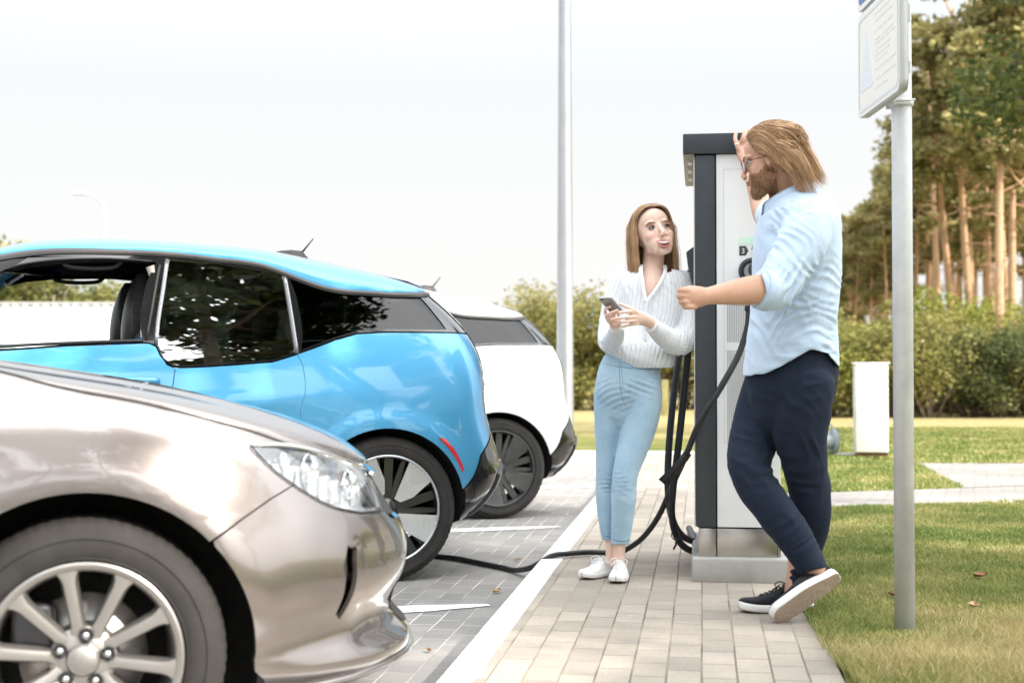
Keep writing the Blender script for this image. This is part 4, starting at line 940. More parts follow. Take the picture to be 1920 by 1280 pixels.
    # wheels
    for cx in (.62, 3.19):
        for s_ in (1, -1):
            w_ = empty('wheel', (cx, s_ * .872, .35), 0 if s_ > 0 else math.pi); w_.parent = car
            if silverwheel: wheel_twin(w_, ALLOYB, BLKRIM, ALLOYB, rot=R(60 if cx < 1 else 20))
            else: wheel_twin(w_, DIRTYRIM, DIRTYRIM, DIRTYRIM, rot=R(60), hubc=pmat('blue_hub_cap', (.03, .35, .6), .3))
            for c_ in w_.children: pass
    return car
def sh_side(sh, x, z, s_, off=0):
    a = sh.to_a(x, z); p = sh.pt(a, np.asarray(float(z)), off=off) if off else sh.pt(a, np.asarray(float(z))); return (float(p[0]), float(p[1]) * s_, float(p[2]))
def sh_pt(sh, y, z, s_, off=0):
    a, _ = yz(sh, y, z); p = sh.pt(np.asarray(a), np.asarray(float(z)), off=off); return (float(p[0]), float(p[1]) * s_, float(p[2]))
# ------------------------------------------------------------------ champagne saloon
SD_RX = [.05, .3, .8, 1.4, 2.2, 3.0, 3.45, 3.641, 3.761, 3.94, 4.126, 4.254, 4.357, 4.45, 4.56]
SD_RZ = [.97, 1.0, 1.01, 1.01, 1.0, 1.02, 1.025, 1.008, .975, .938, .893, .853, .815, .785, .752]
SD_RAILX = nspline(SD_RX, SD_RZ)
_xs = list(np.linspace(.06, 4.56, 60)); SD_RA = railA(SD, _xs, list(SD_RAILX(np.array(_xs))), .95, .728)
SD_HOOD = nspline([2.9, 3.4, 3.6, 4.0, 4.3, 4.45, 4.55, 4.62, 4.70], [1.15, 1.062, 1.032, .972, .905, .860, .815, .775, .738])
SD_BOOT = nspline([0, .3, .8, 1.2], [1.02, 1.05, 1.07, 1.08])
def make_sedan():
    sh = SD; car = empty('parked_car', (-4.942, 3.2055, 0), R(15), label='champagne metallic saloon car seen by its front wheel and headlight', cat='car')
    A = az; cx, cz = 3.84, .325
    def K(n, d, m=BEIGE, **k): return skin(n, sh, d, m, car, dom=True, **k)
    rail = lambda a, b, n: [(x, float(SD_RAILX(x))) for x in np.linspace(a, b, n)]
    seam = [(4.132, .607), (4.20, .648), (4.28, .695), (4.343, .725)]
    light_lo = [(4.343, .725), (4.296, .757), (4.262, .790), (4.236, .822)]
    archp = arc(cx, cz, .40, 44, 178, 34)
    K('front_wing', A(sh, [(3.40, .24), (3.44, .33)] + archp[::-1] + seam[1:] + light_lo[1:] + [(4.239, .8245), (4.30, .8190), (4.36, .8080), (4.415, .7945)] + rail(4.42, 3.42, 34) + [(3.40, .9), (3.38, .6)]))
    # headlamp
    lamp = [(4.236, .822), (4.328, .811), (4.418, .792), (4.50, .764), (4.565, .738), (4.598, .70), (4.612, .66), (4.612, .628), (4.54, .636), (4.455, .660), (4.396, .690), (4.341, .726), (4.296, .758), (4.25, .802)]
    dl = A(sh, lamp)
    ls = K('headlight', dl, LENS, gap=0, off=.002, lip=0, step=.02)
    bucket = []
    for s_, L in ((1, ls[0]), (-1, ls[1])):
        b = MB(); P = []
        cen = np.array([np.mean([p[0] for p in lamp]), np.mean([p[1] for p in lamp])]); D_ = dens(lamp, .03); n = len(D_)
        ring = []
        for f, dp in ((1, .004), (.97, .03), (.90, .07), (.75, .105), (.4, .12)):
            row = []
            for p in D_:
                q = cen + (np.array(p) - cen) * f; c = Vector(sh_side(sh, q[0], q[1], s_)); row.append((c.x - dp * .6, c.y - dp * .8 * s_, c.z))
            P.append(row)
        b.grid(P, closev=True, flip=s_ > 0); b.add(P[-1], [list(range(n))])
        b.build('reflector_bowl', pmat('headlight_chrome_bowl', (.90, .91, .93), .34, .8), L)
        for px_, pz_, rr in ((4.40, .752, .044), (4.52, .705, .040), (4.33, .785, .022)):
            c = Vector(sh_side(sh, px_, pz_, s_)); b = MB(); M = Matrix.Translation((c.x - .045, c.y - .045 * s_, c.z)) @ Matrix.Rotation(R(35 * s_), 4, 'Z')
            b.lathe([(rr * 1.05, .045), (rr, .048), (rr * .92, .03), (rr * .7, .0), (.004, -.01)], 28, 'X', M=M)
            b.lathe([(rr * .62, .02), (rr * .55, .032), (rr * .3, .042), (0, .045)], 24, 'X', M=M); b.build('lamp_unit', CHROME, L)
        b = MB()
        for i in range(9):
            t = i / 8; q = np.array([4.30 + .26 * t, .765 - .10 * t]); c = Vector(sh_side(sh, q[0], q[1], s_))
            b.box((c.x - .03, c.y - .028 * s_, c.z), (.010, .05, .035 + .03 * math.sin(t * 3)), rz=R(30 * s_), bev=.003)
        b.build('lamp_rib', pmat('lamp_clear_ribs', (.75, .76, .78), .2, .4), L)
        b = MB(); b.tube([sh_side(sh, x, z, s_, .004) for x, z in curve_pts([(4.232, .820), (4.25, .800), (4.296, .755), (4.341, .722), (4.396, .686), (4.455, .656), (4.54, .632), (4.612, .624)], .03)], .0018, 6)
        b.build('lamp_seal', RUBBERK, car)
        b = MB(); c = [sh_side(sh, x, z, s_, .003) for x, z in curve_pts([(4.232, .824), (4.30, .822), (4.36, .812), (4.43, .793), (4.50, .767), (4.56, .742), (4.585, .730)], .03)]
        b.tube(c, [.004] + [.009] * (len(c) - 2) + [.006], 8, squash=.7); b.build('chrome_strip', CHROME, car)
    # strip of wing between the lamp and the bonnet
    # bumper skin: whole nose
    def zF(f): return f
    fx = lambda y, z: yzf(sh, y, z)
    bump = A(sh, [(4.135, .605)] + seam[1:] + [(4.396, .688), (4.455, .658), (4.54, .634), (4.612, .626)]) + [fx(.50, .64), fx(.44, .60), fx(.25, .585), (10.7853, .58)]
    bump += [(10.7853, .19), fx(.3, .19), fx(.55, .185)] + A(sh, [(4.45, .17), (4.24, .165), (4.225, .20), (4.238, .28)]) + A(sh, arc(cx, cz, .40, 0, 42, 12))
    fog = [(4.487, .562), (4.516, .548), (4.512, .515), (4.489, .40), (4.468, .368), (4.458, .385), (4.474, .512)]
    lowin = [(10.7853, .43), fx(.26, .43), fx(.32, .41), fx(.30, .29), fx(.24, .28), (10.7853, .28)]
    K('front_bumper', bump, join=True, gap=.0015, holes=[A(sh, fog)], step=.03)
    K('fog_vent', A(sh, fog), SATIN, off=-.03, gap=-.004, lip=.0)
    K('lower_grille', lowin, LINER, off=.003, join=True, gap=0)
    K('grille', [(10.7853, .725), fx(.30, .725), fx(.44, .70), fx(.50, .655), fx(.44, .615), fx(.25, .60), (10.7853, .595)], LINER, join=True, gap=0, off=-.01)
    b = MB()
    for z in (.615, .65, .685, .72):
        P = [Vector(sh.pt(np.asarray(fx(abs(y), z)[0]), np.asarray(z), off=-.02)) for y in np.linspace(.34, 0, 10)]
        P = [Vector((p.x, p.y, p.z)) for p in P]; P += [Vector((p.x, -p.y, p.z)) for p in P[-2::-1]]
        b.tube(P, .007, 6)
    b.build('grille_bar', CHROME, car)
    b = MB(); P = [Vector(sh.pt(np.asarray(fx(abs(y), .718)[0]), np.asarray(.718), off=-.004)) for y in np.linspace(.36, 0, 14)]
    P += [Vector((p.x, -p.y, p.z)) for p in P[-2::-1]]; b.tube(P, [.006] + [.012] * (len(P) - 2) + [.006], 10, squash=.7); b.build('chrome_grille_trim', CHROME, car)
    # lower lip
    b = MB(); P = [Vector(sh_side(sh, x, .215, 1, .004)) for x in (4.26, 4.34, 4.42, 4.50)] + [Vector(sh.pt(np.asarray(fx(y, .225)[0]), np.asarray(.225), off=.006)) for y in (.52, .42, .3, .15, 0)]
    P += [Vector((p.x, -p.y, p.z)) for p in P[-2::-1]]; b.tube(P, [.004] + [.012] * (len(P) - 2) + [.004], 8); b.build('bumper_lip', BEIGE, car)
    # bonnet
    P = cap(sh, SD_RA, lambda x: np.where(x > 1.3, SD_HOOD(np.maximum(x, 2.9)), SD_BOOT(x)), 0, 1, 7.45, 10.7853, 2.6, 22, 1.0, 4.50)
    def crease(P):
        Q = []
        for i, r in enumerate(P): Q.append([(q[0], q[1], q[2] + .010 * math.exp(-((abs(q[1]) - .52) / .05)**2) * min(1, max(0, (4.5 - q[0]) / .3))) for q in r])
        return Q
    P = crease(P); b = MB(); b.grid(P); b.grid(both(P), flip=True); b.build('bonnet', BEIGE, car)
    for s_ in (1, -1):
        b = MB(); b.tube([sh_side(sh, x, float(SD_RAILX(x)) - .001, s_, .0005) for x in np.linspace(3.45, 4.40, 40)], .0028, 6); b.build('bonnet_seam', RUBBERK, car)
    b = MB(); b.lathe([(0, .012), (.03, .012), (.034, .006), (.036, 0)], 24, 'Z', M=Matrix.Translation((4.615, 0, .735)) @ Matrix.Rotation(R(55), 4, 'Y')); b.build('badge_blank', CHROME, car)
    # body behind the front wing
    K('front_door', A(sh, [(2.34, .26), (2.30, .6), (2.32, .9), (2.34, 1.0)] + rail(2.36, 3.414, 12) + [(3.396, .9), (3.376, .6), (3.396, .26)]))
    K('rear_door', A(sh, [(1.42, .70), (1.40, .9), (1.42, 1.0)] + rail(1.44, 2.352, 12) + [(2.336, 1.0), (2.316, .9), (2.296, .6), (2.336, .26), (1.60, .26), (1.52, .5)]))
    K('sill', A(sh, [(1.50, .17), (1.52, .25), (3.42, .25), (3.42, .17)]))
    K('rear_quarter_panel', [(-.7853, .30), (-.7853, .94)] + [(-.5, .95), (-.3, .96)] + A(sh, rail(.1, 1.40, 14) + [(1.38, .9), (1.40, .68)] + arc(1.05, .325, .40, 40, 180, 24) + [(.55, .28)]) + [(-.3, .26)], join=True, gap=0)
    P = cap(sh, SD_RA, lambda x: SD_BOOT(np.minimum(x, 1.2)), 0, 1, -.7853, 2.6, 2.8, 12, .3, 4.3); b = MB(); b.grid(P); b.grid(both(P), flip=True); b.build('boot_lid', BEIGE, car)
    for s_ in (1, -1):
        b = MB(); c = [sh_pt(sh, y, z, s_, .01) for y, z in ((.8, .78), (.5, .76))]; b.tube(c, .06, 8, squash=.4); b.build('tail_light', REDL, car)
    # cabin
    prof = [(3.42, 1.03), (3.15, 1.16), (2.85, 1.30), (2.60, 1.39), (2.3, 1.435), (1.9, 1.445), (1.5, 1.42), (1.2, 1.36), (.9, 1.24), (.62, 1.08)]
    b = MB(); P = []
    for x, z in curve_pts(prof, .08):
        hb = .78; t = (z - 1.02) / .42; wt = .78 - .20 * t
        P.append([(x, -wt, z - .03), (x, -wt * .92, z - .006), (x, -wt * .6, z + .012), (x, 0, z + .02), (x, wt * .6, z + .012), (x, wt * .92, z - .006), (x, wt, z - .03)])
    ns = len(P); k0 = [i for i in range(ns) if P[i][3][0] > 2.62][-1]; k1 = [i for i in range(ns) if P[i][3][0] > 1.3][-1]
    b.grid(P[k0:k1 + 1]); b.build('roof', BEIGE, car)
    b = MB(); b.grid(P[:k0 + 1]); b.build('windscreen', TINT, car)
    b = MB(); b.grid(P[k1:]); b.build('rear_window', TINT, car)
    for s_ in (1, -1):
        e = [(q[3][0], q[3][2] - .03, (q[6][1])) for q in P]
        b = MB(); b.grid([[(x, s_ * y, z), (x, s_ * (.80 if True else 0), 1.015)] for x, z, y in e], flip=s_ > 0); b.build('side_window', TINT, car)
        b = MB(); b.tube([(x, s_ * (y + .004), z) for x, z, y in e], .022, 8); b.build('window_trim', BEIGE, car)
        for xx in (2.33, 1.42):
            b = MB(); b.tube([(xx, s_ * .80, 1.01), (xx - .05, s_ * .60, 1.41)], .03, 6); b.build('pillar', GLOSSK, car)
        b = MB(); b.box((3.12, s_ * .96, 1.06), (.14, .22, .14), bev=.05, seg=4); b.tube([(3.15, s_ * .82, 1.02), (3.13, s_ * .9, 1.04)], .025, 8); b.build('wing_mirror', BEIGE, car)
        for xx in (2.55, 1.6):
            b = MB(); b.tube([sh_side(sh, x, .86, s_, o) for x, o in ((xx - .1, .0), (xx - .08, .035), (xx + .06, .035), (xx + .08, 0))], .012, 8); b.build('door_handle', BEIGE, car)
    b = MB(); b.box((2.35, 0, .32), (3.3, 1.36, .2)); b.box((2.3, 0, .68), (2.6, 1.45, .55)); b.box((4.05, 0, .45), (.8, 1.0, .3)); b.build('underbody', LINER, car)
    for cx_ in (1.05, 3.84):
        for s_ in (1, -1):
            b = MB(); P = []
            for g in np.linspace(-24, 204, 50):
                row = []
                for rr_, yy_ in ((.412, .9), (.412, .84), (.425, .74), (.42, .62), (.05, .60)):
                    x = cx_ + rr_ * math.cos(R(g)); z = .325 + rr_ * math.sin(R(g)); ym = float(sh.side(min(max(x, .1), 4.5), max(z, .17))) - .010
                    row.append((x, min(yy_, ym) * s_, z))
                P.append(row)
            b.grid(P, flip=s_ < 0)
            b.build('wheel_arch', LINER, car)
    for cx_ in (1.05, 3.84):
        for s_ in (1, -1):
            w_ = empty('wheel', (cx_, s_ * .898, .332), 0 if s_ > 0 else math.pi); w_.parent = car
            wheel_ten(w_, rot=R(8))
    return car
SEDAN = make_sedan()
TH = 200.0
make_ev(BLUE, 'blue compact electric car with its front window open and silver bladed wheels', TH, (-.3167, 7.9043, 0))
make_ev(WHITE, 'white compact electric car with dusty black wheels behind the blue one', 198.0, (.225, 10.885, 0), silverwheel=False)
# ------------------------------------------------------------------ charging station
from mathutils import Euler
DARKP = noisy('graphite_powder_coat', (.030, .036, .044), (.038, .045, .054), 20, .42, .05, 400, dist=.0005)
WPANEL = noisy('white_enamel_panel', (.80, .82, .83), (.77, .79, .80), 3, .28, .02, 200, dist=.0005, coat=.3)
BRUSH = noisy('brushed_stainless', (.58, .56, .53), (.46, .44, .42), 5, .26, .05, 120, metal=1, dist=.001)
BLACKP = pmat('black_plastic', (.018, .018, .02), .35)
CABLE = noisy('black_cable', (.012, .013, .016), (.022, .023, .026), 30, .45, .1)
HOLEM = pmat('vent_hole_black', (.01, .01, .012), .8)
PLBRN = pmat('underside_plate', (.26, .23, .18), .45, .6)
LAMPW = pmat('unlit_lamp_glass', (.62, .58, .54), .3)
CH0 = Vector((.806, 6.25, 0)); CHA = KANG
def text_mesh(s, size, mat, parent, M, name='lettering', ext=.0008):
    cu = bpy.data.curves.new(name, 'FONT'); cu.body = s; cu.size = size; cu.extrude = ext; cu.align_x = 'LEFT'
    o = bpy.data.objects.new(name, cu); C.objects.link(o); bpy.context.view_layer.update()
    me = bpy.data.meshes.new_from_object(o.evaluated_get(bpy.context.evaluated_depsgraph_get())); bpy.data.objects.remove(o)
    me.materials.clear(); q = obj(name, me, mat, parent); q.matrix_local = M; return q
def charger():
    # local x across (0 = road side edge), y away from the camera, z up
    rt = empty('charging_station', (CH0.x, CH0.y, HF), CHA, label='tall white and dark grey charging station on a concrete plinth', cat='charging station')
    def bx(name, x0, x1, y0, y1, z0, z1, mat, bev=.004, par=rt, **k):
        b = MB(); b.box(((x0 + x1) / 2, (y0 + y1) / 2, (z0 + z1) / 2), (x1 - x0, y1 - y0, z1 - z0), bev=bev); return b.build(name, mat, par, auto=40, **k)
    pl = MB(); pl.box((.198, .50, .047), (.435, 1.06, .094 + .02), bev=.012); pl.build('plinth', CONC, rt)
    bx('base_plate', .012, .088, .0, .94, .094, .228, BRUSH, .003); bx('base_panel', .092, .352, .004, .94, .094, .228, BRUSH, .003); bx('base_corner', .354, .366, .006, .94, .094, .228, BRUSH, .002)
    bx('column', .0, .088, -.012, .95, .232, 1.865, DARKP, .010)
    bx('column_edge', -.006, -.001, .0, .94, .232, 1.86, pmat('pale_edge_strip', (.7, .68, .64), .4), .001)
    bx('inner_frame', .086, .366, .012, .94, .23, 1.875, BLACKP, .002)
    sp = bx('side_panel', .093, .366, -.006, .012, .234, 1.866, WPANEL, .004)
    bx('side_panel', .093, .366, .942, .958, .234, 1.866, WPANEL, .004)
    # shallow access doors: proud frames by 1 mm
    for (x0, x1, z0, z1) in ((.125, .345, 1.24, 1.80), (.125, .345, .60, 1.21)):
        b = MB()
        for a, c_, d in (((x0 + x1) / 2, z0, 0), ((x0 + x1) / 2, z1, 0), (x0, (z0 + z1) / 2, 1), (x1, (z0 + z1) / 2, 1)):
            b.box((a, -.0064, c_), ((x1 - x0) if not d else .0018, .0012, (z1 - z0) if d else .0018))
        b.build('door_seam', pmat('seam_grey', (.55, .57, .58), .5), sp)
    for (x0, x1, z0, z1) in ((.140, .330, 1.045, 1.31 - .09), (.140, .330, .55, 1.01)):
        b = MB(); x = x0
        while x < x1:
            z = z0
            while z < z1: b.box((x, -.0066, z), (.0035, .0012, .0035)); z += .0078
            x += .0078
        b.build('vent_grille', HOLEM, sp)
    # roof with lamps under the overhang towards the road
    bx('roof', -.052, .372, -.022, 1.02, 1.868, 1.958, DARKP, .006)
    un = bx('roof_underside', -.049, -.004, -.016, 1.0, 1.860, 1.8675, PLBRN, .001)
    for i in range(3):
        b = MB(); b.box((-.022, .20 + .27 * i, 1.8585), (.019, .10, .003), bev=.001); b.build('roof_lamp', LAMPW, un)
    for i in range(4):
        b = MB(); b.lathe([(0, 1.8582), (.004, 1.8582), (.004, 1.861)], 10, 'Z', M=Matrix.Translation((-.030, .07 + .27 * i, 0))); b.build('screw', BLACKP, un)
    # sticker: green strip, 3 in an arrow, letters
    b = MB(); b.box((.224, -.0068, 1.486), (.072, .0014, .030)); b.build('sticker', pmat('mint_green_print', (.66, .90, .78), .5), sp)
    b = MB(); b.prism([(.192, 1.420), (.192, 1.462), (.220, 1.462), (.232, 1.441), (.220, 1.420)][::-1], -.0074, -.006, 'XZ'); b.build('arrow_tag', pmat('print_charcoal', (.05, .06, .065), .5), sp)
    RX = Matrix.Rotation(R(90), 4, 'X')
    text_mesh('3', .031, pmat('print_white', (.85, .85, .85), .5), sp, Matrix.Translation((.201, -.0078, 1.430)) @ RX)
    text_mesh('AC', .025, pmat('print_charcoal', (.05, .06, .065), .5), sp, Matrix.Translation((.242, -.0070, 1.444)) @ RX)
    text_mesh('CH', .012, pmat('print_grey', (.55, .55, .56), .5), sp, Matrix.Translation((.242, -.0070, 1.424)) @ RX)
    # socket ring and plug
    sc = Vector((.246, -.006, 1.352)); M = Matrix.Translation(sc)
    b = MB(); b.lathe([(.058, .0), (.058, -.012), (.052, -.018), (.040, -.018), (.036, -.010), (.034, .004), (0, .004)], 40, 'Y', M=M); so = b.build('socket', DARKP, sp)
    b = MB(); b.prism([(-.022, .010), (-.008, .022), (.006, .006), (-.006, -.006)], -.020, -.012, 'XZ', M=M); b.prism([(.002, .012), (.012, .008), (-.006, -.034), (-.012, -.030)], -.020, -.014, 'XZ', M=M); b.build('socket_clip', pmat('pale_plastic', (.6, .6, .62), .4), so)
    b = MB(); c0 = sc + Vector((.012, -.02, .004))
    b.tube([c0 + Vector(v) for v in ((0, .01, 0), (.004, -.035, 0), (.004, -.065, -.014), (-.002, -.085, -.05), (-.006, -.09, -.11), (-.012, -.092, -.17), (-.02, -.092, -.200))], [.030, .030, .027, .024, .021, .024, .018], 14)
    b.box(tuple(c0 + Vector((-.030, -.090, -.172))), (.035, .03, .028), bev=.006); b.build('plug', BLACKP, rt)
    # front holsters with plugs
    for y in (.12, .56):
        b = MB(); b.prism([(-.020, 1.33), (-.030, 1.38), (-.040, 1.445), (-.036, 1.452), (-.004, 1.475), (-.004, 1.28)][::-1], y, y + .17, 'XZ'); h = b.build('plug_holster', DARKP, rt)
        b = MB(); b.tube([(-.012, y + .085, 1.36), (-.05, y + .085, 1.31), (-.07, y + .085, 1.24), (-.075, y + .085, 1.18)], [.028, .026, .024, .018], 12); b.build('holstered_plug', BLACKP, h)
    return rt
charger()
def wpt(px, py, D): return Vector(((px - 960) / 2667 * D, D, 1 + (702 - py) / 2667 * D))
def cable(name, pts, r, label, n=12):
    P = curve_pts([tuple(p) for p in pts], .03); b = MB(); b.tube(P, r, n); return b.build(name, CABLE, label=label, cat='cable')
c1 = cable('charging_cable', [wpt(1404, 585, 6.16), wpt(1402, 612, 6.15), wpt(1385, 665, 6.14), wpt(1352, 725, 6.12), wpt(1310, 795, 6.14), wpt(1285, 855, 6.32), wpt(1262, 905, 6.62), wpt(1235, 965, 6.78), wpt(1205, 1006, 6.9), (.555, 7.0, .14), (.50, 7.08, .117), (.38, 7.1, .117), (.26, 7.03, .117), (.19, 6.99, .112), (.10, 6.98, .06), (.02, 7.16, .02), (-.05, 7.30, .015), (-.16, 7.46, .015), (-.30, 7.66, .015), (-.45, 7.80, .015), (-.62, 8.0, .03), (-.66, 8.4, .25), (-.62, 8.75, .62)], .0135, 'black charging cable running from the station across the kerb to the blue car')
tag(c1, group=None)
b = MB(); a = wpt(1285, 854, 6.31); b.tube([a + Vector((-.010, -.004, -.016)), a + Vector((.010, -.004, .016))], .019, 12)
q0, q1 = a + Vector((-.004, -.02, -.004)), wpt(1240, 903, 6.35); dv = (q1 - q0); pn = dv.cross(Vector((0, 1, 0))).normalized() * .014
b.grid([[tuple(q0 + dv * t + pn * (1.0 + .3 * t) + Vector((0, -.004 * math.sin(t * 3), 0))), tuple(q0 + dv * t - pn * (1.0 + .3 * t) + Vector((0, -.004 * math.sin(t * 3), 0)))] for t in np.linspace(0, 1, 8)])
st = b.build('strap', BLACKP, c1); md = st.modifiers.new('thick', 'SOLIDIFY'); md.thickness = .002
D1 = 6.75
for i, (P, lb) in enumerate((([(.80, 6.90, 1.29), wpt(1291, 560, 6.85), wpt(1276, 650, 6.78), wpt(1262, 750, 6.75), wpt(1253, 850, 6.72), wpt(1252, 920, 6.7), wpt(1258, 965, 6.72), wpt(1275, 1000, 6.8), wpt(1300, 1012, 6.95), (.90, 7.25, .22)], 'thick black cable loop hanging left of the station, the farther one'),
        ([(.765, 6.47, 1.29), wpt(1297, 560, 6.5), wpt(1291, 650, 6.5), wpt(1281, 750, 6.5), wpt(1271, 840, 6.52), wpt(1261, 920, 6.55), wpt(1259, 965, 6.6), wpt(1268, 1005, 6.66), wpt(1285, 1026, 6.75), wpt(1305, 1030, 6.9), (.90, 7.2, .2)], 'thick black cable loop hanging left of the station, the nearer one tied with a wire'))):
    cc = cable('hanging_cable', P, .0165, lb)
b = MB(); a = wpt(1266, 1006, 6.63)
b.tube([a + Vector((.022 * math.cos(g), -.02, .022 * math.sin(g) + .012)) for g in np.linspace(0, 6.28, 14)], .0025, 5); b.tube([a + Vector((0, -.018, .0)), a + Vector((-.002, -.03, -.03)), a + Vector((-.014, -.03, -.052))], .005, 6); b.build('cable_tie', BLACKP, cc)

# ------------------------------------------------------------------ sign post
GALV = noisy('galvanised_steel', (.72, .74, .76), (.60, .62, .65), 14, .5, .12, 60, metal=.1, dist=.002, lo=.3, hi=.75)
SGW = pmat('sign_face_cream', (.88, .86, .80), .45, spec=.4); SGB = pmat('sign_blue_print', (.045, .16, .42), .4)
SGP = pmat('sign_faded_blue_print', (.76, .80, .86), .45); SGT = pmat('sign_faded_lettering', (.82, .81, .77), .5); SGE = pmat('sign_rim_grey', (.55, .56, .57), .45, .3)
post = MB(); post.tube([(0, 0, -.03), (0, 0, 3.0)], .0345, 28); po = post.build('sign_post', GALV, label='round galvanised steel post standing in the grass', cat='post'); po.location = (1.353, 4.92, HF)
def rrect(w_, h_, r, n=6):
    P = []
    for cx, cy, a0 in ((w_ / 2 - r, h_ / 2 - r, 0), (-w_ / 2 + r, h_ / 2 - r, 90), (-w_ / 2 + r, -h_ / 2 + r, 180), (w_ / 2 - r, -h_ / 2 + r, 270)):
        P += [(cx + r * math.cos(R(a0 + 90 * i / n)), cy + r * math.sin(R(a0 + 90 * i / n))) for i in range(n + 1)]
    return P
# sign plates stand in the plane x = const, face towards -x; local u runs away from the camera
def sign(z0, h_, label, draw, w_=.56):
    rt = empty('sign_plate', (1.272, 4.925, z0 + h_ / 2), 0, label=label, cat='sign')
    b = MB(); b.prism(rrect(w_, h_, .035), 0, .003, 'YZ'); b.build('face', SGW, rt)
    rim = MB(); P = [[(x, p[0] * s_, p[1] * s_) for x, s_ in ((.0, 1.0), (.0, 1.006), (.030, 1.006), (.030, .94))] for p in rrect(w_, h_, .035)]
    rim.grid(P, closeu=True, flip=True); rim.build('rim', SGE, rt)
    b = MB(); b.box((.034, 0, h_ * .18), (.008, w_ * .98, .06)); b.box((.034, 0, -h_ * .30), (.008, w_ * .98, .04)); b.build('back_channel', SGE, rt)
    b = MB()
    for zz in (-h_ / 2 + .02,):
        b.lathe([(.036, -.012), (.041, -.010), (.041, .010), (.036, .012)], 24, 'Z', M=Matrix.Translation((.081, -.005, zz - .016)))
        b.box((.065, -.050, zz - .016), (.05, .012, .022), bev=.002); b.box((.065, .042, zz - .016), (.05, .012, .022), bev=.002); b.tube([(.05, -.056, zz - .016), (.115, -.056, zz - .012)], .004, 8)
    b.build('clamp', GALV, rt); draw(rt, w_, h_); return rt
def warn(rt, w_, h_):
    # u = -y in local so that the plate reads left to right from the road; the far side (+y) is the reader's left
    def pr(name, poly, mat, x0=-.0012): 
        b = MB(); b.prism([(-p[0], p[1]) for p in poly], x0, .0006, 'YZ'); return b.build(name, mat, rt)
    b = MB(); o_ = [(-p[0], p[1]) for p in rrect(w_ - .03, h_ - .03, .028)]; i_ = [(-p[0], p[1]) for p in rrect(w_ - .05, h_ - .05, .022)]; n = len(o_)
    b.add([(-.0012, *p) for p in o_] + [(-.0012, *p) for p in i_], [[j, (j + 1) % n, n + (j + 1) % n, n + j] for j in range(n)]); b.build('border', SGP, rt)
    t = pr('warning_triangle', [(-.235, -.10), (-.065, -.10), (-.058, -.088), (-.145, .115), (-.155, .115), (-.242, -.088)], SGP)
    pr('exclamation_mark', [(-.156, .04), (-.144, .04), (-.146, -.035), (-.154, -.035)], SGW, -.002); pr('exclamation_dot', [(-.156, -.055), (-.144, -.055), (-.144, -.070), (-.156, -.070)], SGW, -.002)
    rd = random.Random(5)
    for z_, n_ in ((.135, 1), (.110, 1), (.075, 1), (.045, 1), (.030, 1), (.005, 1), (-.012, 1), (-.030, 1), (-.060, 1), (-.095, 1), (-.125, 1)):
        b = MB(); u = -.03; e_ = rd.uniform(.12, .235)
        while u < e_:
            L = rd.uniform(.012, .04); b.prism([(-u, z_), (-u - L, z_), (-u - L, z_ + .007), (-u, z_ + .007)], -.001, .0006, 'YZ'); u += L + .006
        b.build('text_line', SGT, rt)
def park(rt, w_, h_):
    b = MB(); b.prism([(-p[0], p[1]) for p in rrect(w_ - .04, h_ - .04, .025)], -.0012, .0006, 'YZ'); b.build('blue_field', SGB, rt)
    text_mesh('P', .52, pmat('print_white', (.85, .85, .85), .5), rt, Matrix(((0, 0, -1, -.002), (-1, 0, 0, .17), (0, 1, 0, -.18), (0, 0, 0, 1))), 'letter_p')
sign(1.936, .372, 'cream sign plate with a faded blue warning triangle, below the parking sign', warn)
sign(2.325, .56, 'blue parking sign cut off by the top edge, above the cream plate', park)

# ------------------------------------------------------------------ lamp posts, cabinet, fences, far things
LPW = noisy('white_painted_mast', (.50, .51, .53), (.42, .43, .45), 3, .3, .03, 80, lo=.3, hi=.7, dist=.001, metal=.75)
b = MB(); b.tube([(0, 0, z) for z in (-.02, .3, 2, 4, 6, 8, 9.5)], [.104, .102, .092, .080, .070, .058, .05], 32)
lp = b.build('lamp_post', LPW, label='tall white tapered lamp post behind the white car', cat='lamp post'); lp.location = (at(1059.5, 16.6), 16.6, 0)
b = MB(); b.lathe([(.0, 0), (.16, .0), (.16, .03), (.11, .05), (.10, .08)], 28); b.build('base_flange', GALV, lp)
b = MB(); b.tube([(0, 0, 9.4), (.3, 0, 9.7), (.9, 0, 9.85)], .035, 10); b.box((1.25, 0, 9.87), (.75, .25, .10), bev=.04); b.build('lamp_head', GALV, lp)
# far street lamp in the haze
b = MB(); b.tube([(0, 0, z) for z in (0, 3, 6.3)], [.09, .07, .05], 10)
sl = b.build('street_lamp', pmat('pale_far_metal', (.44, .46, .47), .5), label='faint far street lamp with a curved arm above the blue roof', cat='street lamp'); sl.location = (at(196, 46), 46, 0)
b = MB(); b.tube(curve_pts([(0, 0, 6.2), (-.1, 0, 6.55), (-.35, 0, 6.75), (-.7, 0, 6.85)], .1), .035, 8); b.build('arm', pmat('pale_far_metal', (.44, .46, .47), .5), sl)
b = MB(); b.box((-.85, 0, 6.85), (.42, .2, .09), bev=.03); b.build('lamp_head', pmat('pale_far_metal', (.44, .46, .47), .5), sl)
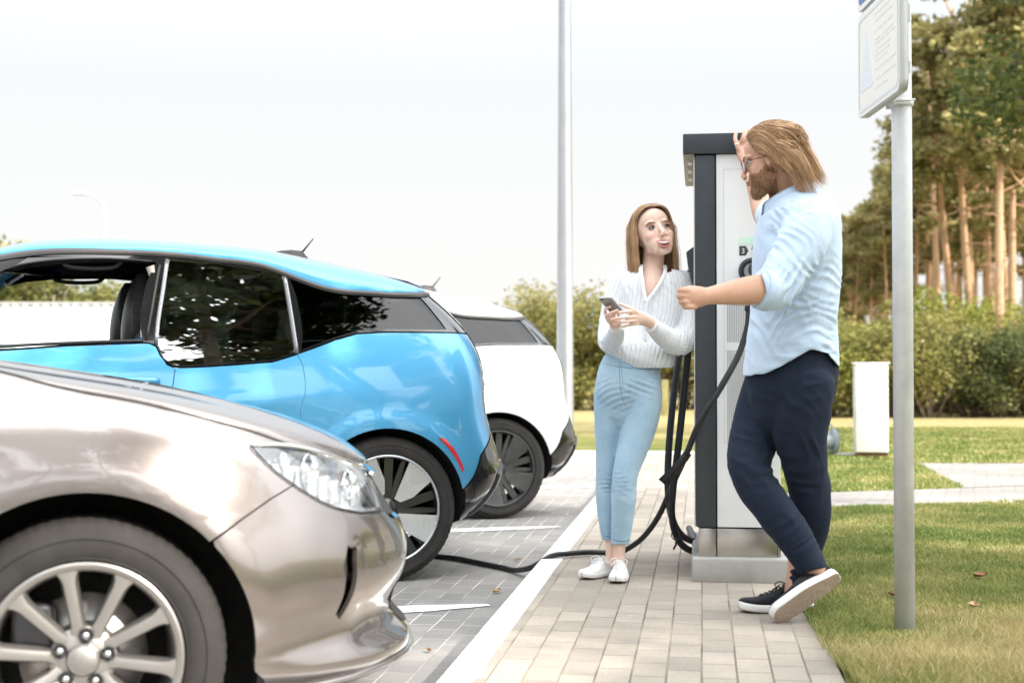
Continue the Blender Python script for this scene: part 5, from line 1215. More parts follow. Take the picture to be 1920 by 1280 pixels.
# white utility cabinet
WCAB = noisy('weathered_white_cabinet', (.74, .74, .71), (.62, .60, .55), 4, .45, .05, 60, lo=.45, hi=.85, dist=.001)
cb = empty('utility_cabinet', (at(1633, 15.6), 15.6, HF), R(-14), label='white metal utility cabinet standing on the lawn with rust at its foot', cat='cabinet')
b = MB(); b.box((0, 0, .535), (.36, .42, .96), bev=.014); b.build('body', WCAB, cb, auto=40)
b = MB(); b.box((.006, -.222, .535), (.335, .020, .945), bev=.008); b.build('door', WCAB, cb, auto=40)
b = MB(); b.box((-.186, -.02, .55), (.010, .36, .92), bev=.004); fl = b.build('side_door', WCAB, cb); b = MB(); b.box((-.196, -.10, .60), (.012, .03, .07), bev=.003); b.build('lock', pmat('brass_lock', (.25, .17, .10), .5, .6), fl)
b = MB(); b.box((0, 0, 1.022), (.40, .46, .020), bev=.006); b.build('cap', WCAB, cb)
b = MB(); b.box((0, 0, .028), (.34, .40, .056)); b.build('rusty_foot', noisy('rust', (.12, .05, .025), (.26, .14, .08), 20, .9, .3), cb)
b = MB(); b.box((-.26, .0, .015), (.22, .20, .05), bev=.012); b.build('stone', CONC, cb)
# wheeled hose reel
hr = empty('hose_reel', (at(1556, 15.9), 15.9, HF), R(12), label='small grey hose reel with a disc wheel left of the white cabinet', cat='hose reel')
GRY = pmat('grey_reel_plastic', (.30, .36, .40), .4)
b = MB(); b.lathe([(0, -.16), (.075, -.16), (.075, .02), (0, .02)], 24, 'X', M=Matrix.Translation((0, 0, .15))); b.build('drum', pmat('pale_reel_drum', (.5, .54, .56), .35), hr)
b = MB(); b.lathe([(.0, .02), (.145, .02), (.15, .03), (.145, .045), (0, .045)], 28, 'X', M=Matrix.Translation((.0, 0, .15))); b.build('side_disc', GRY, hr)
b = MB(); P = [(.085, .145 * math.cos(g), .15 + .145 * math.sin(g)) for g in np.linspace(0, 2 * math.pi, 28)]; b.tube(P, .007, 6); b.build('wheel_rim', pmat('yellowed_rubber', (.22, .22, .12), .6), hr)
b = MB(); b.tube([(.02, 0, .15), (.02, .0, .34), (-.15, 0, .345)], .012, 8); b.build('handle', GRY, hr)
# white corrugated fence on the left
WF = pmat('white_fence_sheet', (.80, .80, .79), .5)
fc = empty('panel_fence', (0, 0, 0), 0, label='white corrugated panel fence seen through the open car window', cat='fence')
rd = random.Random(8); x = -17.5; yy = 25.0
while x < -2.0:
    b = MB(); P = []
    for k in range(13): xx = x + .52 * k / 12; d = .025 * (1 if (k % 4) in (0, 1) else -1); P.append([(xx, yy + d, 0), (xx, yy + d, 2.24)])
    b.grid(P, sm=False); o = b.build('panel', WF, fc); md = o.modifiers.new('t', 'SOLIDIFY'); md.thickness = .004; x += .53
b = MB(); b.box((-9.75, yy + .02, 2.255), (15.5, .09, .05)); b.build('top_rail', pmat('fence_rail_grey', (.42, .38, .35), .6), fc)
b = MB()
for x in np.arange(-17.4, -2, 2.65): b.box((x, yy + .09, 1.1), (.08, .08, 2.2))
b.build('fence_posts', pmat('fence_rail_grey', (.42, .38, .35), .6), fc)
# park bench-like wooden post behind the woman
b = MB(); b.box((0, 0, .38), (.16, .12, .80), bev=.02); o = b.build('wooden_post', noisy('mossy_timber', (.20, .18, .07), (.30, .27, .12), 12, .9, .2), label='mossy wooden post in front of the hedge right of the woman', cat='post'); o.location = (at(1246, 31), 31, HF)
# far parked car seen through the blue car's window
def far_car():
    c = empty('parked_car', (at(40, 15.5), 15.5, 0), R(158), label='white car parked by the white fence, seen through the open car window', cat='car')
    prof = [(-2.1, .35), (-2.1, .85), (-1.75, .95), (-1.35, 1.02), (-.85, 1.27), (-.35, 1.40), (.35, 1.42), (.9, 1.30), (1.55, 1.02), (2.1, .86), (2.15, .4)]
    b = MB(); P = []
    for x, z in curve_pts(prof, .12):
        w_ = .86 if z < .95 else .86 - .5 * (z - .95); P.append([(x, -w_, z - .02), (x, -w_ * .8, z), (x, 0, z + .015), (x, w_ * .8, z), (x, w_, z - .02), (x, .87, min(z, .9) * .75), (x, .83, .28), (x, -.83, .28), (x, -.87, min(z, .9) * .75)])
    b.grid(P, closev=True); b.add(P[0], [list(range(9))]); b.add(P[-1], [list(range(9))[::-1]]); b.build('body', WHITE, c)
    for x0, z0, x1, z1, w0, w1, nm in ((.95, 1.295, 1.52, 1.045, .62, .76, 'windscreen'), (-.82, 1.29, -1.30, 1.055, .62, .74, 'rear_window')):
        b = MB(); b.add([(x0, -w0, z0 + .012), (x0, w0, z0 + .012), (x1, w1, z1 + .012), (x1, -w1, z1 + .012)], [[0, 3, 2, 1] if x1 > x0 else [0, 1, 2, 3]]); b.build(nm, MAT['far_car_glass'], c)
    for s_ in (1, -1):
        b = MB(); q = [(-1.0, 1.0), (-.72, 1.24), (-.3, 1.33), (.3, 1.34), (.78, 1.24), (1.25, 1.02), (1.25, .97), (-1.0, .97)]
        b.add([(x, s_ * (.868 - .5 * max(0, z - .93)), z) for x, z in q], [list(range(8))[::-s_]]); b.build('side_window', MAT['far_car_glass'], c)
        for x in (-1.3, 1.3):
            b = MB(); b.lathe([(0, .0), (.20, .0), (.22, .01), (.31, .01), (.32, -.02), (.32, -.2), (0, -.2)], 24, 'Y'); w_ = b.build('wheel', RUBBERK, c); w_.location = (x, s_ * .87, .32); w_.rotation_euler = (0, 0, 0 if s_ > 0 else math.pi)
pmat('far_car_glass', (.30, .36, .35), .08, .2, 1); far_car()
# ------------------------------------------------------------------ people: helpers
def skinmat(name, c, c2):
    m = bpy.data.materials.new(name); m.use_nodes = True; t = m.node_tree; b = t.nodes['Principled BSDF']; b.inputs['Roughness'].default_value = .48
    b.inputs['Subsurface Weight'].default_value = .18; b.inputs['Subsurface Radius'].default_value = (.9, .35, .2); b.inputs['Subsurface Scale'].default_value = .012; b.inputs['Specular IOR Level'].default_value = .35
    tc = N(t, 'ShaderNodeTexCoord'); n = N(t, 'ShaderNodeTexNoise', i_Scale=16, i_Detail=5); t.links.new(tc.outputs['Object'], n.inputs['Vector']); r = ramp(t, [(.35, c), (.7, c2)]); t.links.new(n.outputs['Fac'], r.inputs[0])
    a = N(t, 'ShaderNodeVertexColor', layer_name='tint'); mx = N(t, 'ShaderNodeMixRGB', blend_type='MULTIPLY', i_0=1); t.links.new(r.outputs[0], mx.inputs[1]); t.links.new(a.outputs[0], mx.inputs[2]); t.links.new(mx.outputs[0], b.inputs['Base Color'])
    n2 = N(t, 'ShaderNodeTexNoise', i_Scale=260, i_Detail=3); t.links.new(tc.outputs['Object'], n2.inputs['Vector']); bp = N(t, 'ShaderNodeBump', i_Strength=.12, i_Distance=.001); t.links.new(n2.outputs['Fac'], bp.inputs['Height']); t.links.new(bp.outputs[0], b.inputs['Normal'])
    return m
def fabric(name, c, c2=None, rough=.85, weave=900, bump=.25, nscale=6, sheen=.3):
    m = pmat(name, c, rough, spec=.25); t, b = nodes(m); b.inputs['Sheen Weight'].default_value = sheen
    tc = N(t, 'ShaderNodeTexCoord'); n = N(t, 'ShaderNodeTexNoise', i_Scale=nscale, i_Detail=6, i_Roughness=.65); t.links.new(tc.outputs['Object'], n.inputs['Vector']); r = ramp(t, [(.35, c), (.68, c2 or tuple(v * 1.15 for v in c))]); t.links.new(n.outputs['Fac'], r.inputs[0])
    n2 = N(t, 'ShaderNodeTexNoise', i_Scale=weave, i_Detail=2); mp = N(t, 'ShaderNodeMapping'); mp.inputs['Scale'].default_value = (1, 1, .35); t.links.new(tc.outputs['Object'], mp.inputs[0]); t.links.new(mp.outputs[0], n2.inputs['Vector'])
    r2 = ramp(t, [(.3, (.86, .86, .86)), (.7, (1.1, 1.1, 1.1))]); t.links.new(n2.outputs['Fac'], r2.inputs[0]); mx = N(t, 'ShaderNodeMixRGB', blend_type='MULTIPLY', i_0=1); t.links.new(r.outputs[0], mx.inputs[1]); t.links.new(r2.outputs[0], mx.inputs[2]); t.links.new(mx.outputs[0], b.inputs['Base Color'])
    n3 = N(t, 'ShaderNodeTexNoise', i_Scale=38, i_Detail=5, i_Roughness=.6); t.links.new(tc.outputs['Object'], n3.inputs['Vector']); s_ = N(t, 'ShaderNodeMath', operation='MULTIPLY_ADD', i_1=.15); t.links.new(n2.outputs['Fac'], s_.inputs[0]); t.links.new(n3.outputs['Fac'], s_.inputs[2])
    bp = N(t, 'ShaderNodeBump', i_Strength=bump, i_Distance=.004); t.links.new(s_.outputs[0], bp.inputs['Height']); t.links.new(bp.outputs[0], b.inputs['Normal']); return m
def limb(b, rings, n=20, sq=2.0, cap0=True, cap1=True, mi=0):
    """rings: (px, py, depth, half-width in px across the limb, half-depth in m); axis frame turned to the view depth"""
    Cn = [wpt(r[0], r[1], r[2]) for r in rings]; ra = [r[3] * r[2] / 2667 for r in rings]; rb = [r[4] for r in rings]
    limb3(b, Cn, ra, rb, n, sq, cap0, cap1, mi)
def limb3(b, Cn, ra, rb, n=20, sq=2.0, cap0=True, cap1=True, mi=0, ref=Vector((0, 1, 0)), sub=3):
    K = len(Cn)
    if sub > 1 and K > 2:
        A = np.array([[*c, x, y] for c, x, y in zip(Cn, ra, rb)]); o = []
        for i in range(K - 1):
            p0, p1, p2, p3 = A[max(i - 1, 0)], A[i], A[i + 1], A[min(i + 2, K - 1)]
            for j in range(sub):
                t = j / sub; o.append(.5 * (2 * p1 + (p2 - p0) * t + (2 * p0 - 5 * p1 + 4 * p2 - p3) * t * t + (3 * p1 - p0 - 3 * p2 + p3) * t**3))
        o.append(A[-1]); Cn = [Vector(q[:3]) for q in o]; ra = [abs(q[3]) for q in o]; rb = [abs(q[4]) for q in o]; K = len(Cn)
    R_ = []; e1p = None
    for i in range(K):
        t = (Cn[min(i + 1, K - 1)] - Cn[max(i - 1, 0)]).normalized(); e1 = t.cross(ref)
        if e1.length < .12: e1 = e1p or t.cross(Vector((1, 0, 0)))
        e1.normalize()
        if e1p is not None and e1.dot(e1p) < 0: e1 = -e1
        e1p = e1; e2 = t.cross(e1).normalized(); R_.append((Cn[i], t, e1, e2, ra[i], rb[i]))
    seq = []
    if cap0:
        c, t, e1, e2, a, d = R_[0]; m_ = min(a, d)
        for g in (80, 60, 40, 20): seq.append((c - t * m_ * math.sin(R(g)), e1, e2, a * math.cos(R(g)), d * math.cos(R(g))))
    seq += [(c, e1, e2, a, d) for c, t, e1, e2, a, d in R_]
    if cap1:
        c, t, e1, e2, a, d = R_[-1]; m_ = min(a, d)
        for g in (20, 40, 60, 80): seq.append((c + t * m_ * math.sin(R(g)), e1, e2, a * math.cos(R(g)), d * math.cos(R(g))))
    P = []
    for c, e1, e2, a, d in seq:
        row = []
        for j in range(n):
            g = 2 * math.pi * j / n; cx, sx_ = math.cos(g), math.sin(g); k = (abs(cx)**sq + abs(sx_)**sq)**(-1 / sq)
            row.append(tuple(c + e1 * (a * cx * k) + e2 * (d * sx_ * k)))
        P.append(row)
    b.grid(P, closev=True, mi=mi); b.add(P[0], [list(range(n))[::-1]], mi); b.add(P[-1], [list(range(n))], mi)
def ball(b, c, r, n=16, rot=None):
    P = []; c = Vector(c); r = r if hasattr(r, '__len__') else (r, r, r); Q = rot or Matrix.Identity(3)
    for i in range(n + 1):
        g = math.pi * i / n; g = min(max(g, .02), math.pi - .02)
        P.append([tuple(c + Q @ Vector((r[0] * math.sin(g) * math.cos(h), r[1] * math.sin(g) * math.sin(h), r[2] * math.cos(g)))) for h in np.linspace(0, 2 * math.pi, 2 * n, endpoint=False)])
    b.grid(P, closev=True); b.add(P[0], [list(range(2 * n))[::-1]]); b.add(P[-1], [list(range(2 * n))])
def fuse(b, voxel, it=6, fac=.5):
    """union of closed shapes -> one smooth continuous surface"""
    me = b.mesh('tmp'); o = bpy.data.objects.new('tmp', me); C.objects.link(o)
    md = o.modifiers.new('r', 'REMESH'); md.mode = 'VOXEL'; md.voxel_size = voxel; md.use_smooth_shade = True
    if it: ms = o.modifiers.new('s', 'SMOOTH'); ms.factor = fac; ms.iterations = it
    bpy.context.view_layer.update(); r = bpy.data.meshes.new_from_object(o.evaluated_get(bpy.context.evaluated_depsgraph_get()))
    bpy.data.objects.remove(o); bpy.data.meshes.remove(me); smooth(r); return r
def getv(me):
    V = np.empty(len(me.vertices) * 3); me.vertices.foreach_get('co', V); return V.reshape(-1, 3)
def getn(me):
    V = np.empty(len(me.vertices) * 3); me.vertex_normals.foreach_get('vector', V); return V.reshape(-1, 3)
def setv(me, V): me.vertices.foreach_set('co', V.ravel()); me.update()
def vnoise(V, f, seed=0):
    o = 0; r = np.random.default_rng(seed)
    for k in range(5):
        d = r.normal(size=3); d /= np.linalg.norm(d); o = o + np.sin(V @ d * f * (1 + .37 * k) + r.uniform(0, 6) + 1.3 * np.sin(V @ r.normal(size=3) * f * .6))
    return o / 5
def folds(me, F, base=.0015, bf=55, seed=3):
    """F: (centre, direction across the creases, wavelength, radius, amplitude)"""
    V = getv(me); Nn = getn(me); d = base * vnoise(V, bf, seed)
    for i, (c, ax, wl, rad, amp) in enumerate(F):
        q = V - np.array(c); g = np.exp(-(q**2).sum(1) / rad**2); a = np.array(ax, float); a /= np.linalg.norm(a)
        t = q @ a + .8 * wl * vnoise(V, 17, seed + i) ; w_ = 1 - 2.0 * np.abs(np.sin(np.pi * t / wl))**.75
        d = d + amp * g * w_ * np.clip(.45 + 1.3 * vnoise(V, 19, 50 + i), 0, 1.5)
    setv(me, V + Nn * d[:, None]); return me
def proj(V):
    V = np.asarray(V); P_ = R(1.33); y = V[:, 1]; z = V[:, 2] - 1; dep = y * math.cos(P_) + z * math.sin(P_); up = -y * math.sin(P_) + z * math.cos(P_)
    return 960 + 2666.7 * V[:, 0] / dep, 640 - 2666.7 * up / dep
def cutmesh(me, keep):
    bm = bmesh.new(); bm.from_mesh(me); bm.verts.ensure_lookup_table(); bmesh.ops.delete(bm, geom=[v for v, k in zip(bm.verts, keep) if not k], context='VERTS')
    for _ in range(12):      # even out the cut edge
        mv = {}
        for v in bm.verts:
            e = [q.other_vert(v) for q in v.link_edges if q.is_boundary]
            if len(e) == 2: mv[v] = v.co * .4 + (e[0].co + e[1].co) * .3
        for v, c in mv.items(): v.co = c
    bm.to_mesh(me); bm.free(); me.update(); return me
def tint(me, col):
    a = me.color_attributes.new('tint', 'FLOAT_COLOR', 'POINT'); c = np.ones((len(me.vertices), 4)); c[:, :3] = col; a.data.foreach_set('color', c.ravel())
def strands(b, paths, r0, n=3, taper=.35):
    for P, w_ in paths:
        k = len(P); b.tube(P, [r0 * w_ * (.5 + .5 * min(1, 5 * i / (k - 1))) * (1 - (1 - taper) * (i / (k - 1))**2.5) for i in range(k)], n, cap=False)
def hairmat(name, c1, c2, c3):
    m = bpy.data.materials.new(name); m.use_nodes = True; t = m.node_tree; b = t.nodes['Principled BSDF']; b.inputs['Roughness'].default_value = .38; b.inputs['Specular IOR Level'].default_value = .45
    g = N(t, 'ShaderNodeNewGeometry'); tc = N(t, 'ShaderNodeTexCoord'); n = N(t, 'ShaderNodeTexNoise', i_Scale=22, i_Detail=3); t.links.new(tc.outputs['Object'], n.inputs['Vector'])
    a = N(t, 'ShaderNodeMath', operation='MULTIPLY_ADD', i_1=.6); t.links.new(g.outputs['Random Per Island'], a.inputs[0]); q = N(t, 'ShaderNodeMath', operation='MULTIPLY', i_1=.55); t.links.new(n.outputs['Fac'], q.inputs[0]); t.links.new(q.outputs[0], a.inputs[2])
    r = ramp(t, [(.2, c1), (.5, c2), (.85, c3)]); t.links.new(a.outputs[0], r.inputs[0]); t.links.new(r.outputs[0], b.inputs['Base Color']); MAT[name] = m; return m
def frame(fwd, up):
    f = Vector(fwd).normalized(); u = Vector(up); l = u.cross(f).normalized(); u = f.cross(l).normalized()
    return Matrix(((f.x, l.x, u.x), (f.y, l.y, u.y), (f.z, l.z, u.z)))     # columns forward, left, up
def head_shapes(b, O, Q, s=1.0, male=False, jaw=1.0):
    """adds head solids: head frame forward x, left y, up z, origin between the ears at eye level"""
    def T(p): return O + Q @ (Vector(p) * s)
    def el(c, r, rot=None): ball(b, T(c), tuple(v * s for v in r), 14, Q if rot is None else Q @ rot)
    el((-.016, 0, .032), (.097, .074, .090)); el((.030, 0, -.020), (.056, .064, .090)); el((.020, 0, .045), (.066, .066, .062))
    el((.046, 0, -.078), (.042, .041 * jaw, .034)); el((.069, 0, -.104), (.018, .023 * jaw, .017)); el((.050, .018, -.070), (.038, .034 * jaw, .038)); el((.050, -.018, -.070), (.038, .034 * jaw, .038)); el((.058, 0, -.090), (.026, .034 * jaw, .026))
    for s_ in (1, -1):
        el((.055, s_ * .040, -.030), (.026, .022, .026)); el((.020, s_ * .046 * jaw, -.068), (.034, .014, .028)); el((.050, s_ * .030 * jaw, -.092), (.026, .016, .018))
        el((.046, s_ * .040 * jaw, -.052), (.032, .021, .040)); el((.103, s_ * .0105, -.046), (.0085, .0075, .0065))
        # ear
        el((-.004, s_ * .077, -.012), (.018, .005, .030), Matrix.Rotation(R(14 * s_), 3, 'Z')); el((-.010, s_ * .081, -.004), (.014, .004, .024))
        limb3(b, [T((.073, s_ * .012, .024)), T((.078, s_ * .030, .026)), T((.064, s_ * .052, .020))], [.007 * s, .0075 * s, .006 * s], [.008 * s, .008 * s, .006 * s], 10, sub=1)
    limb3(b, [T((.078, 0, .022)), T((.086, 0, .002)), T((.099, 0, -.022)), T((.108, 0, -.040))], [.0065 * s, .0068 * s, .008 * s, .0095 * s], [.010 * s, .0095 * s, .010 * s, .010 * s], 12, sub=2, ref=Q @ Vector((0, 1, 0)))
def face_dents(me, O, Q, s=1.0, L=()):
    V = getv(me); X = (V - np.array(O)) @ np.array(Q) / s      # head-frame coordinates
    for c, dirv, rad, amp in L:
        q = X - np.array(c); g = np.exp(-((q / np.array(rad))**2).sum(1)); X = X + g[:, None] * np.array(dirv) * amp
    setv(me, X @ np.array(Q).T * s + np.array(O)); return X
SHOE_L = .28
def make_shoe(name, O, Q, L, mats, parent, wd=1.0, lace=True):
    """Q columns: forward (heel to toe), left, up; O: heel end of the sole on the ground. mats upper, sole, bottom, lace"""
    S_ = L / .28
    def T(p): return tuple(O + Q @ (Vector(p) * S_))
    def outl(x):   # half widths of the sole at x (0 heel .. .28 toe)
        t = x / .28
        return (.030 + .014 * math.sin(math.pi * min(1, max(0, (t - .15) / .95)))**1.0) * (1 - max(0, (t - .86) / .14)**2.6) ** .5 * (1 - max(0, (.10 - t) / .10)**2.4)**.5 * wd
    def side_(x): return .006 * math.sin(math.pi * x / .28 * 1.1)
    xs = [.0, .004, .012, .025] + list(np.linspace(.045, .235, 14)) + [.25, .262, .272, .278, .28]
    lift = lambda x: .010 * max(0, (x - .19) / .09)**2
    def ring(x, zs):   # sole ring section
        w_ = max(outl(x), .002); c = side_(x); return [(x, c + k * w_, z + lift(x)) for z, k in zs for k in (k,)]
    sec = [(-.96, .000), (-1.0, .006), (-1.03, .016), (-1.0, .027), (1.0, .027), (1.03, .016), (1.0, .006), (.96, .000)]
    P = [[T((x, side_(x) + k * max(outl(x), .0015), z + lift(x))) for k, z in sec] for x in xs]
    b = MB(); b.grid(P, closev=True, flip=False); so = b.build('sole', mats[1], parent)
    b = MB(); P = [[T((x, side_(x) + k * .9 * max(outl(x), .001), -.0012 + lift(x))) for k in (-1, -.5, 0, .5, 1)] for x in xs[1:-1]]; b.grid(P, flip=True); b.build('tread', mats[2], so)
    # upper
    top = nspline([0, .03, .075, .11, .15, .19, .23, .262, .28], [.074, .078, .070, .082, .070, .056, .046, .040, .028])
    P = []
    for x in xs:
        w_ = max(outl(x) * .97, .001); h = float(top(x)); c = side_(x); row = []
        tw = .46 if x < .11 else .46 - .10 * math.sin(min(1, (x - .11) / .1) * math.pi / 2)
        for g in np.linspace(0, math.pi, 15):
            k = math.cos(g); z = .024 + (h - .024) * math.sin(g)**.62; sh_ = 1 - .42 * ((z - .024) / max(.05, .075))**1.3 if x < .20 else 1
            row.append(T((x, c + k * w_ * max(.4, sh_), z + lift(x))))
        P.append(row)
    b = MB(); b.grid(P, flip=True); up = b.build('upper', mats[0], parent); sd = up.modifiers.new('sub', 'SUBSURF'); sd.levels = sd.render_levels = 1
    if lace:
        b = MB()
        for i in range(6):
            x = .108 + .017 * i; h = float(top(x)) + lift(x) + .002; w_ = .020 - .0012 * i; b.tube([T((x - .004, -w_, h - .008)), T((x, -w_ * .4, h + .001)), T((x + .004, w_ * .4, h + .001)), T((x + .008, w_, h - .008))], .0022 * S_, 5)
            b.tube([T((x - .004, w_, h - .008)), T((x, w_ * .4, h + .002)), T((x + .004, -w_ * .4, h + .002)), T((x + .008, -w_, h - .008))], .0022 * S_, 5)
        for s_ in (1, -1):
            b.tube(curve_pts([T((.10, 0, .088)), T((.115, s_ * .02, .100)), T((.13, s_ * .042, .088)), T((.125, s_ * .034, .070)), T((.11, s_ * .01, .082))], .004), .0021 * S_, 5)
            b.tube(curve_pts([T((.10, 0, .086)), T((.12, s_ * .018, .088)), T((.14, s_ * .040, .064))], .004), .002 * S_, 5)
        b.build('lace', mats[3], up)
    return so

from mathutils.bvhtree import BVHTree
def drape(me_, pts, off=.001):
    """lays a seam on the garment: each point is dropped on the surface from the front"""
    bv = BVHTree.FromPolygons([v.co for v in me_.vertices], [tuple(p.vertices) for p in me_.polygons]); o = []
    for p in pts:
        a = wpt(p[0], p[1], 4.2); d = (wpt(p[0], p[1], 9) - a).normalized(); h = bv.ray_cast(a, d)
        if h[0] is not None: o.append(h[0] - d * off)
    return o
def dseam_(part, nm, me_, pts, r, mat):
    Q_ = drape(me_, [tuple(q) for q in curve_pts([(float(a), float(c_)) for a, c_ in pts], 2.0)])
    if len(Q_) > 2: b = MB(); b.tube(Q_, r, 5); return part(b.build(nm, mat))
# ------------------------------------------------------------------ the woman
SKW = skinmat('fair_skin', (.84, .61, .50), (.80, .55, .44)); 
def stripes(name):
    m = fabric(name, (.80, .82, .84), (.84, .85, .86), .8, 700, .2, 5); t, b = nodes(m); L = b.inputs['Base Color'].links[0]; src = L.from_socket
    a = N(t, 'ShaderNodeAttribute', attribute_name='su'); mul = N(t, 'ShaderNodeMath', operation='MULTIPLY', i_1=1 / .0185); t.links.new(a.outputs['Fac'], mul.inputs[0]); fr_ = N(t, 'ShaderNodeMath', operation='FRACT'); t.links.new(mul.outputs[0], fr_.inputs[0])
    r = ramp(t, [(0, (1, 1, 1)), (.36, (1, 1, 1)), (.42, (.66, .76, .88)), (.53, (.68, .78, .90)), (.60, (1, 1, 1)), (.80, (1, 1, 1)), (.84, (.80, .86, .93)), (.90, (1, 1, 1))]); t.links.new(fr_.outputs[0], r.inputs[0])
    mx = N(t, 'ShaderNodeMixRGB', blend_type='MULTIPLY', i_0=1); t.links.new(src, mx.inputs[1]); t.links.new(r.outputs[0], mx.inputs[2]); t.links.new(mx.outputs[0], b.inputs['Base Color']); return m
BLOUSE = stripes('striped_blouse_cotton'); DENIM = fabric('light_blue_denim', (.30, .46, .60), (.44, .60, .72), .8, 500, .3, 5); DSEAM = pmat('denim_seam', (.10, .20, .33), .8)
HAIRW = hairmat('light_brown_hair', (.20, .10, .05), (.44, .26, .14), (.68, .46, .27))
SHOEW = fabric('white_canvas', (.82, .82, .82), (.78, .78, .78), .7, 600, .1, 10, 0); SOLEW = pmat('white_rubber_sole', (.80, .79, .77), .5); SOLEG = pmat('gum_tread', (.45, .33, .22), .6); LACEW = pmat('white_lace', (.84, .84, .84), .8)
def woman():
    rt = empty('person', (.46, 6.38, HF), 0, label='laughing woman in a striped blouse and light blue jeans leaning beside the charging station', cat='person')
    # ---- body (skin): head, neck, chest, arms, hands, ankles in one surface
    O = wpt(1226, 439, 6.44); F = Vector((.21, -.92, .30)); U = Vector((-.16, .10, 1)); Q = frame(F, U); s = 1.07
    b = MB(); head_shapes(b, O, Q, s, jaw=.86)
    limb(b, [(1228, 462, 6.455, 21, .052), (1226, 485, 6.46, 20, .050), (1224, 505, 6.45, 22, .052), (1224, 522, 6.44, 34, .065), (1224, 545, 6.43, 50, .088), (1222, 580, 6.43, 50, .10), (1214, 620, 6.43, 46, .09), (1196, 670, 6.41, 46, .09), (1184, 720, 6.40, 52, .10), (1182, 745, 6.40, 52, .095)])
    # arms
    limb(b, [(1166, 528, 6.44, 17, .042), (1152, 570, 6.43, 15, .036), (1141, 610, 6.40, 12, .028), (1139, 634, 6.35, 11, .028), (1147, 628, 6.24, 10.5, .024), (1154, 613, 6.14, 10.5, .022), (1153, 603, 6.10, 12, .018)])
    limb(b, [(1282, 528, 6.45, 17, .042), (1287, 570, 6.43, 15, .036), (1285, 612, 6.40, 12, .028), (1278, 634, 6.35, 12, .028), (1257, 630, 6.25, 10.5, .024), (1236, 618, 6.165, 10, .022), (1216, 603, 6.09, 11, .021), (1200, 596, 6.06, 13.5, .016), (1184, 592, 6.045, 14, .014)])
    fg = lambda P, w_=3.5: limb(b, [(p[0], p[1], p[2], w_ * (1 - .22 * i / (len(P) - 1)), .0078 * (1 - .2 * i / (len(P) - 1))) for i, p in enumerate(P)], 10)
    fg([(1192, 586, 6.04), (1178, 584.5, 6.02), (1161, 586, 6.01), (1147, 589.5, 6.02)], 3.7); fg([(1192, 594, 6.04), (1177, 594.5, 6.015), (1160, 596.5, 6.0), (1146, 599, 6.01)], 3.7)
    fg([(1193, 601, 6.045), (1179, 602.5, 6.02), (1165, 605, 6.01), (1154, 607.5, 6.02)], 3.5); fg([(1195, 607, 6.05), (1183, 609, 6.04), (1173, 611, 6.035), (1166, 612, 6.04)], 3.0)
    fg([(1198, 588, 6.05), (1186, 580, 6.03), (1175, 575, 6.03), (1163, 570, 6.045)], 4.2)
    # her right hand round the far edge of the phone
    fg([(1150, 600, 6.09), (1136, 589, 6.06), (1136, 579, 6.03), (1144, 575, 6.015)], 3.5); fg([(1152, 604, 6.09), (1137, 595, 6.05), (1142, 588, 6.015), (1158, 582, 6.00)], 3.7)
    fg([(1152, 609, 6.09), (1140, 602, 6.055), (1143, 596, 6.03), (1152, 594, 6.02)], 3.5); fg([(1154, 612, 6.10), (1145, 607, 6.06), (1146, 602, 6.04), (1152, 601, 6.03)], 3.2); fg([(1160, 600, 6.11), (1160, 590, 6.10), (1154, 580, 6.09), (1150, 574, 6.08)], 3.8)
    # ankles
    limb(b, [(1143, 985, 6.43, 13, .036), (1144, 1015, 6.43, 10, .032), (1145, 1040, 6.44, 10, .034), (1143, 1062, 6.45, 11, .035)]); limb(b, [(1163, 990, 6.33, 14, .036), (1161, 1018, 6.34, 11.5, .031), (1160, 1040, 6.35, 11, .034), (1159, 1062, 6.35, 11, .036)])
    me = fuse(b, .0034, 5, .5)
    X = face_dents(me, O, Q, s, [((.085, .033, .002), (-1, 0, 0), (.03, .017, .011), .0085), ((.085, -.033, .002), (-1, 0, 0), (.03, .017, .011), .0085), ((.09, 0, -.094), (-1, 0, 0), (.03, .02, .005), .002)])
    near = (np.abs(X) < .2).all(1); c = np.ones((len(X), 3))
    g = np.exp(-(((X - (.07, .045, -.035)) / (.04, .018, .016))**2).sum(1)) + np.exp(-(((X - (.07, -.045, -.035)) / (.04, .018, .016))**2).sum(1)); c = c * (1 - np.clip(g * near, 0, 1)[:, None] * np.array([.01, .08, .07]))
    g = np.exp(-(((X - (.112, 0, -.038)) / (.012, .012, .010))**2).sum(1)); c *= (1 - np.clip(g * near, 0, 1)[:, None] * np.array([.02, .12, .12]))
    g = np.exp(-(((X - (.08, .033, .006)) / (.03, .018, .006))**2).sum(1)) + np.exp(-(((X - (.08, -.033, .006)) / (.03, .018, .006))**2).sum(1)); c *= (1 - np.clip(g * near, 0, 1)[:, None] * np.array([.09, .14, .14]))
    tint(me, c); me.materials.clear(); body = obj('body', me, SKW, rt, label=None); body.matrix_parent_inverse = rt.matrix_world.inverted() if False else Matrix.Translation(-Vector(rt.location))
    PI_ = Matrix.Translation(-Vector(rt.location))
    def part(o, p=None):
        if p is None: o.parent = rt; o.matrix_parent_inverse = PI_
        else: o.parent = p
        return o
    def T(p): return O + Q @ (Vector(p) * s)
    def onface(x, y, z): return T((x, y, z))
    # face details
    MW = pmat('eye_white', (.55, .52, .50), .35); MI = pmat('iris_dark', (.03, .022, .016), .7); ML = pmat('lash_brown', (.045, .025, .018), .6); MLIP = pmat('lip_rose', (.62, .22, .18), .35); MT = pmat('teeth', (.86, .85, .82), .25); MM = pmat('mouth_dark', (.16, .03, .028), .5); MBR = pmat('brow_brown', (.26, .15, .09), .8)
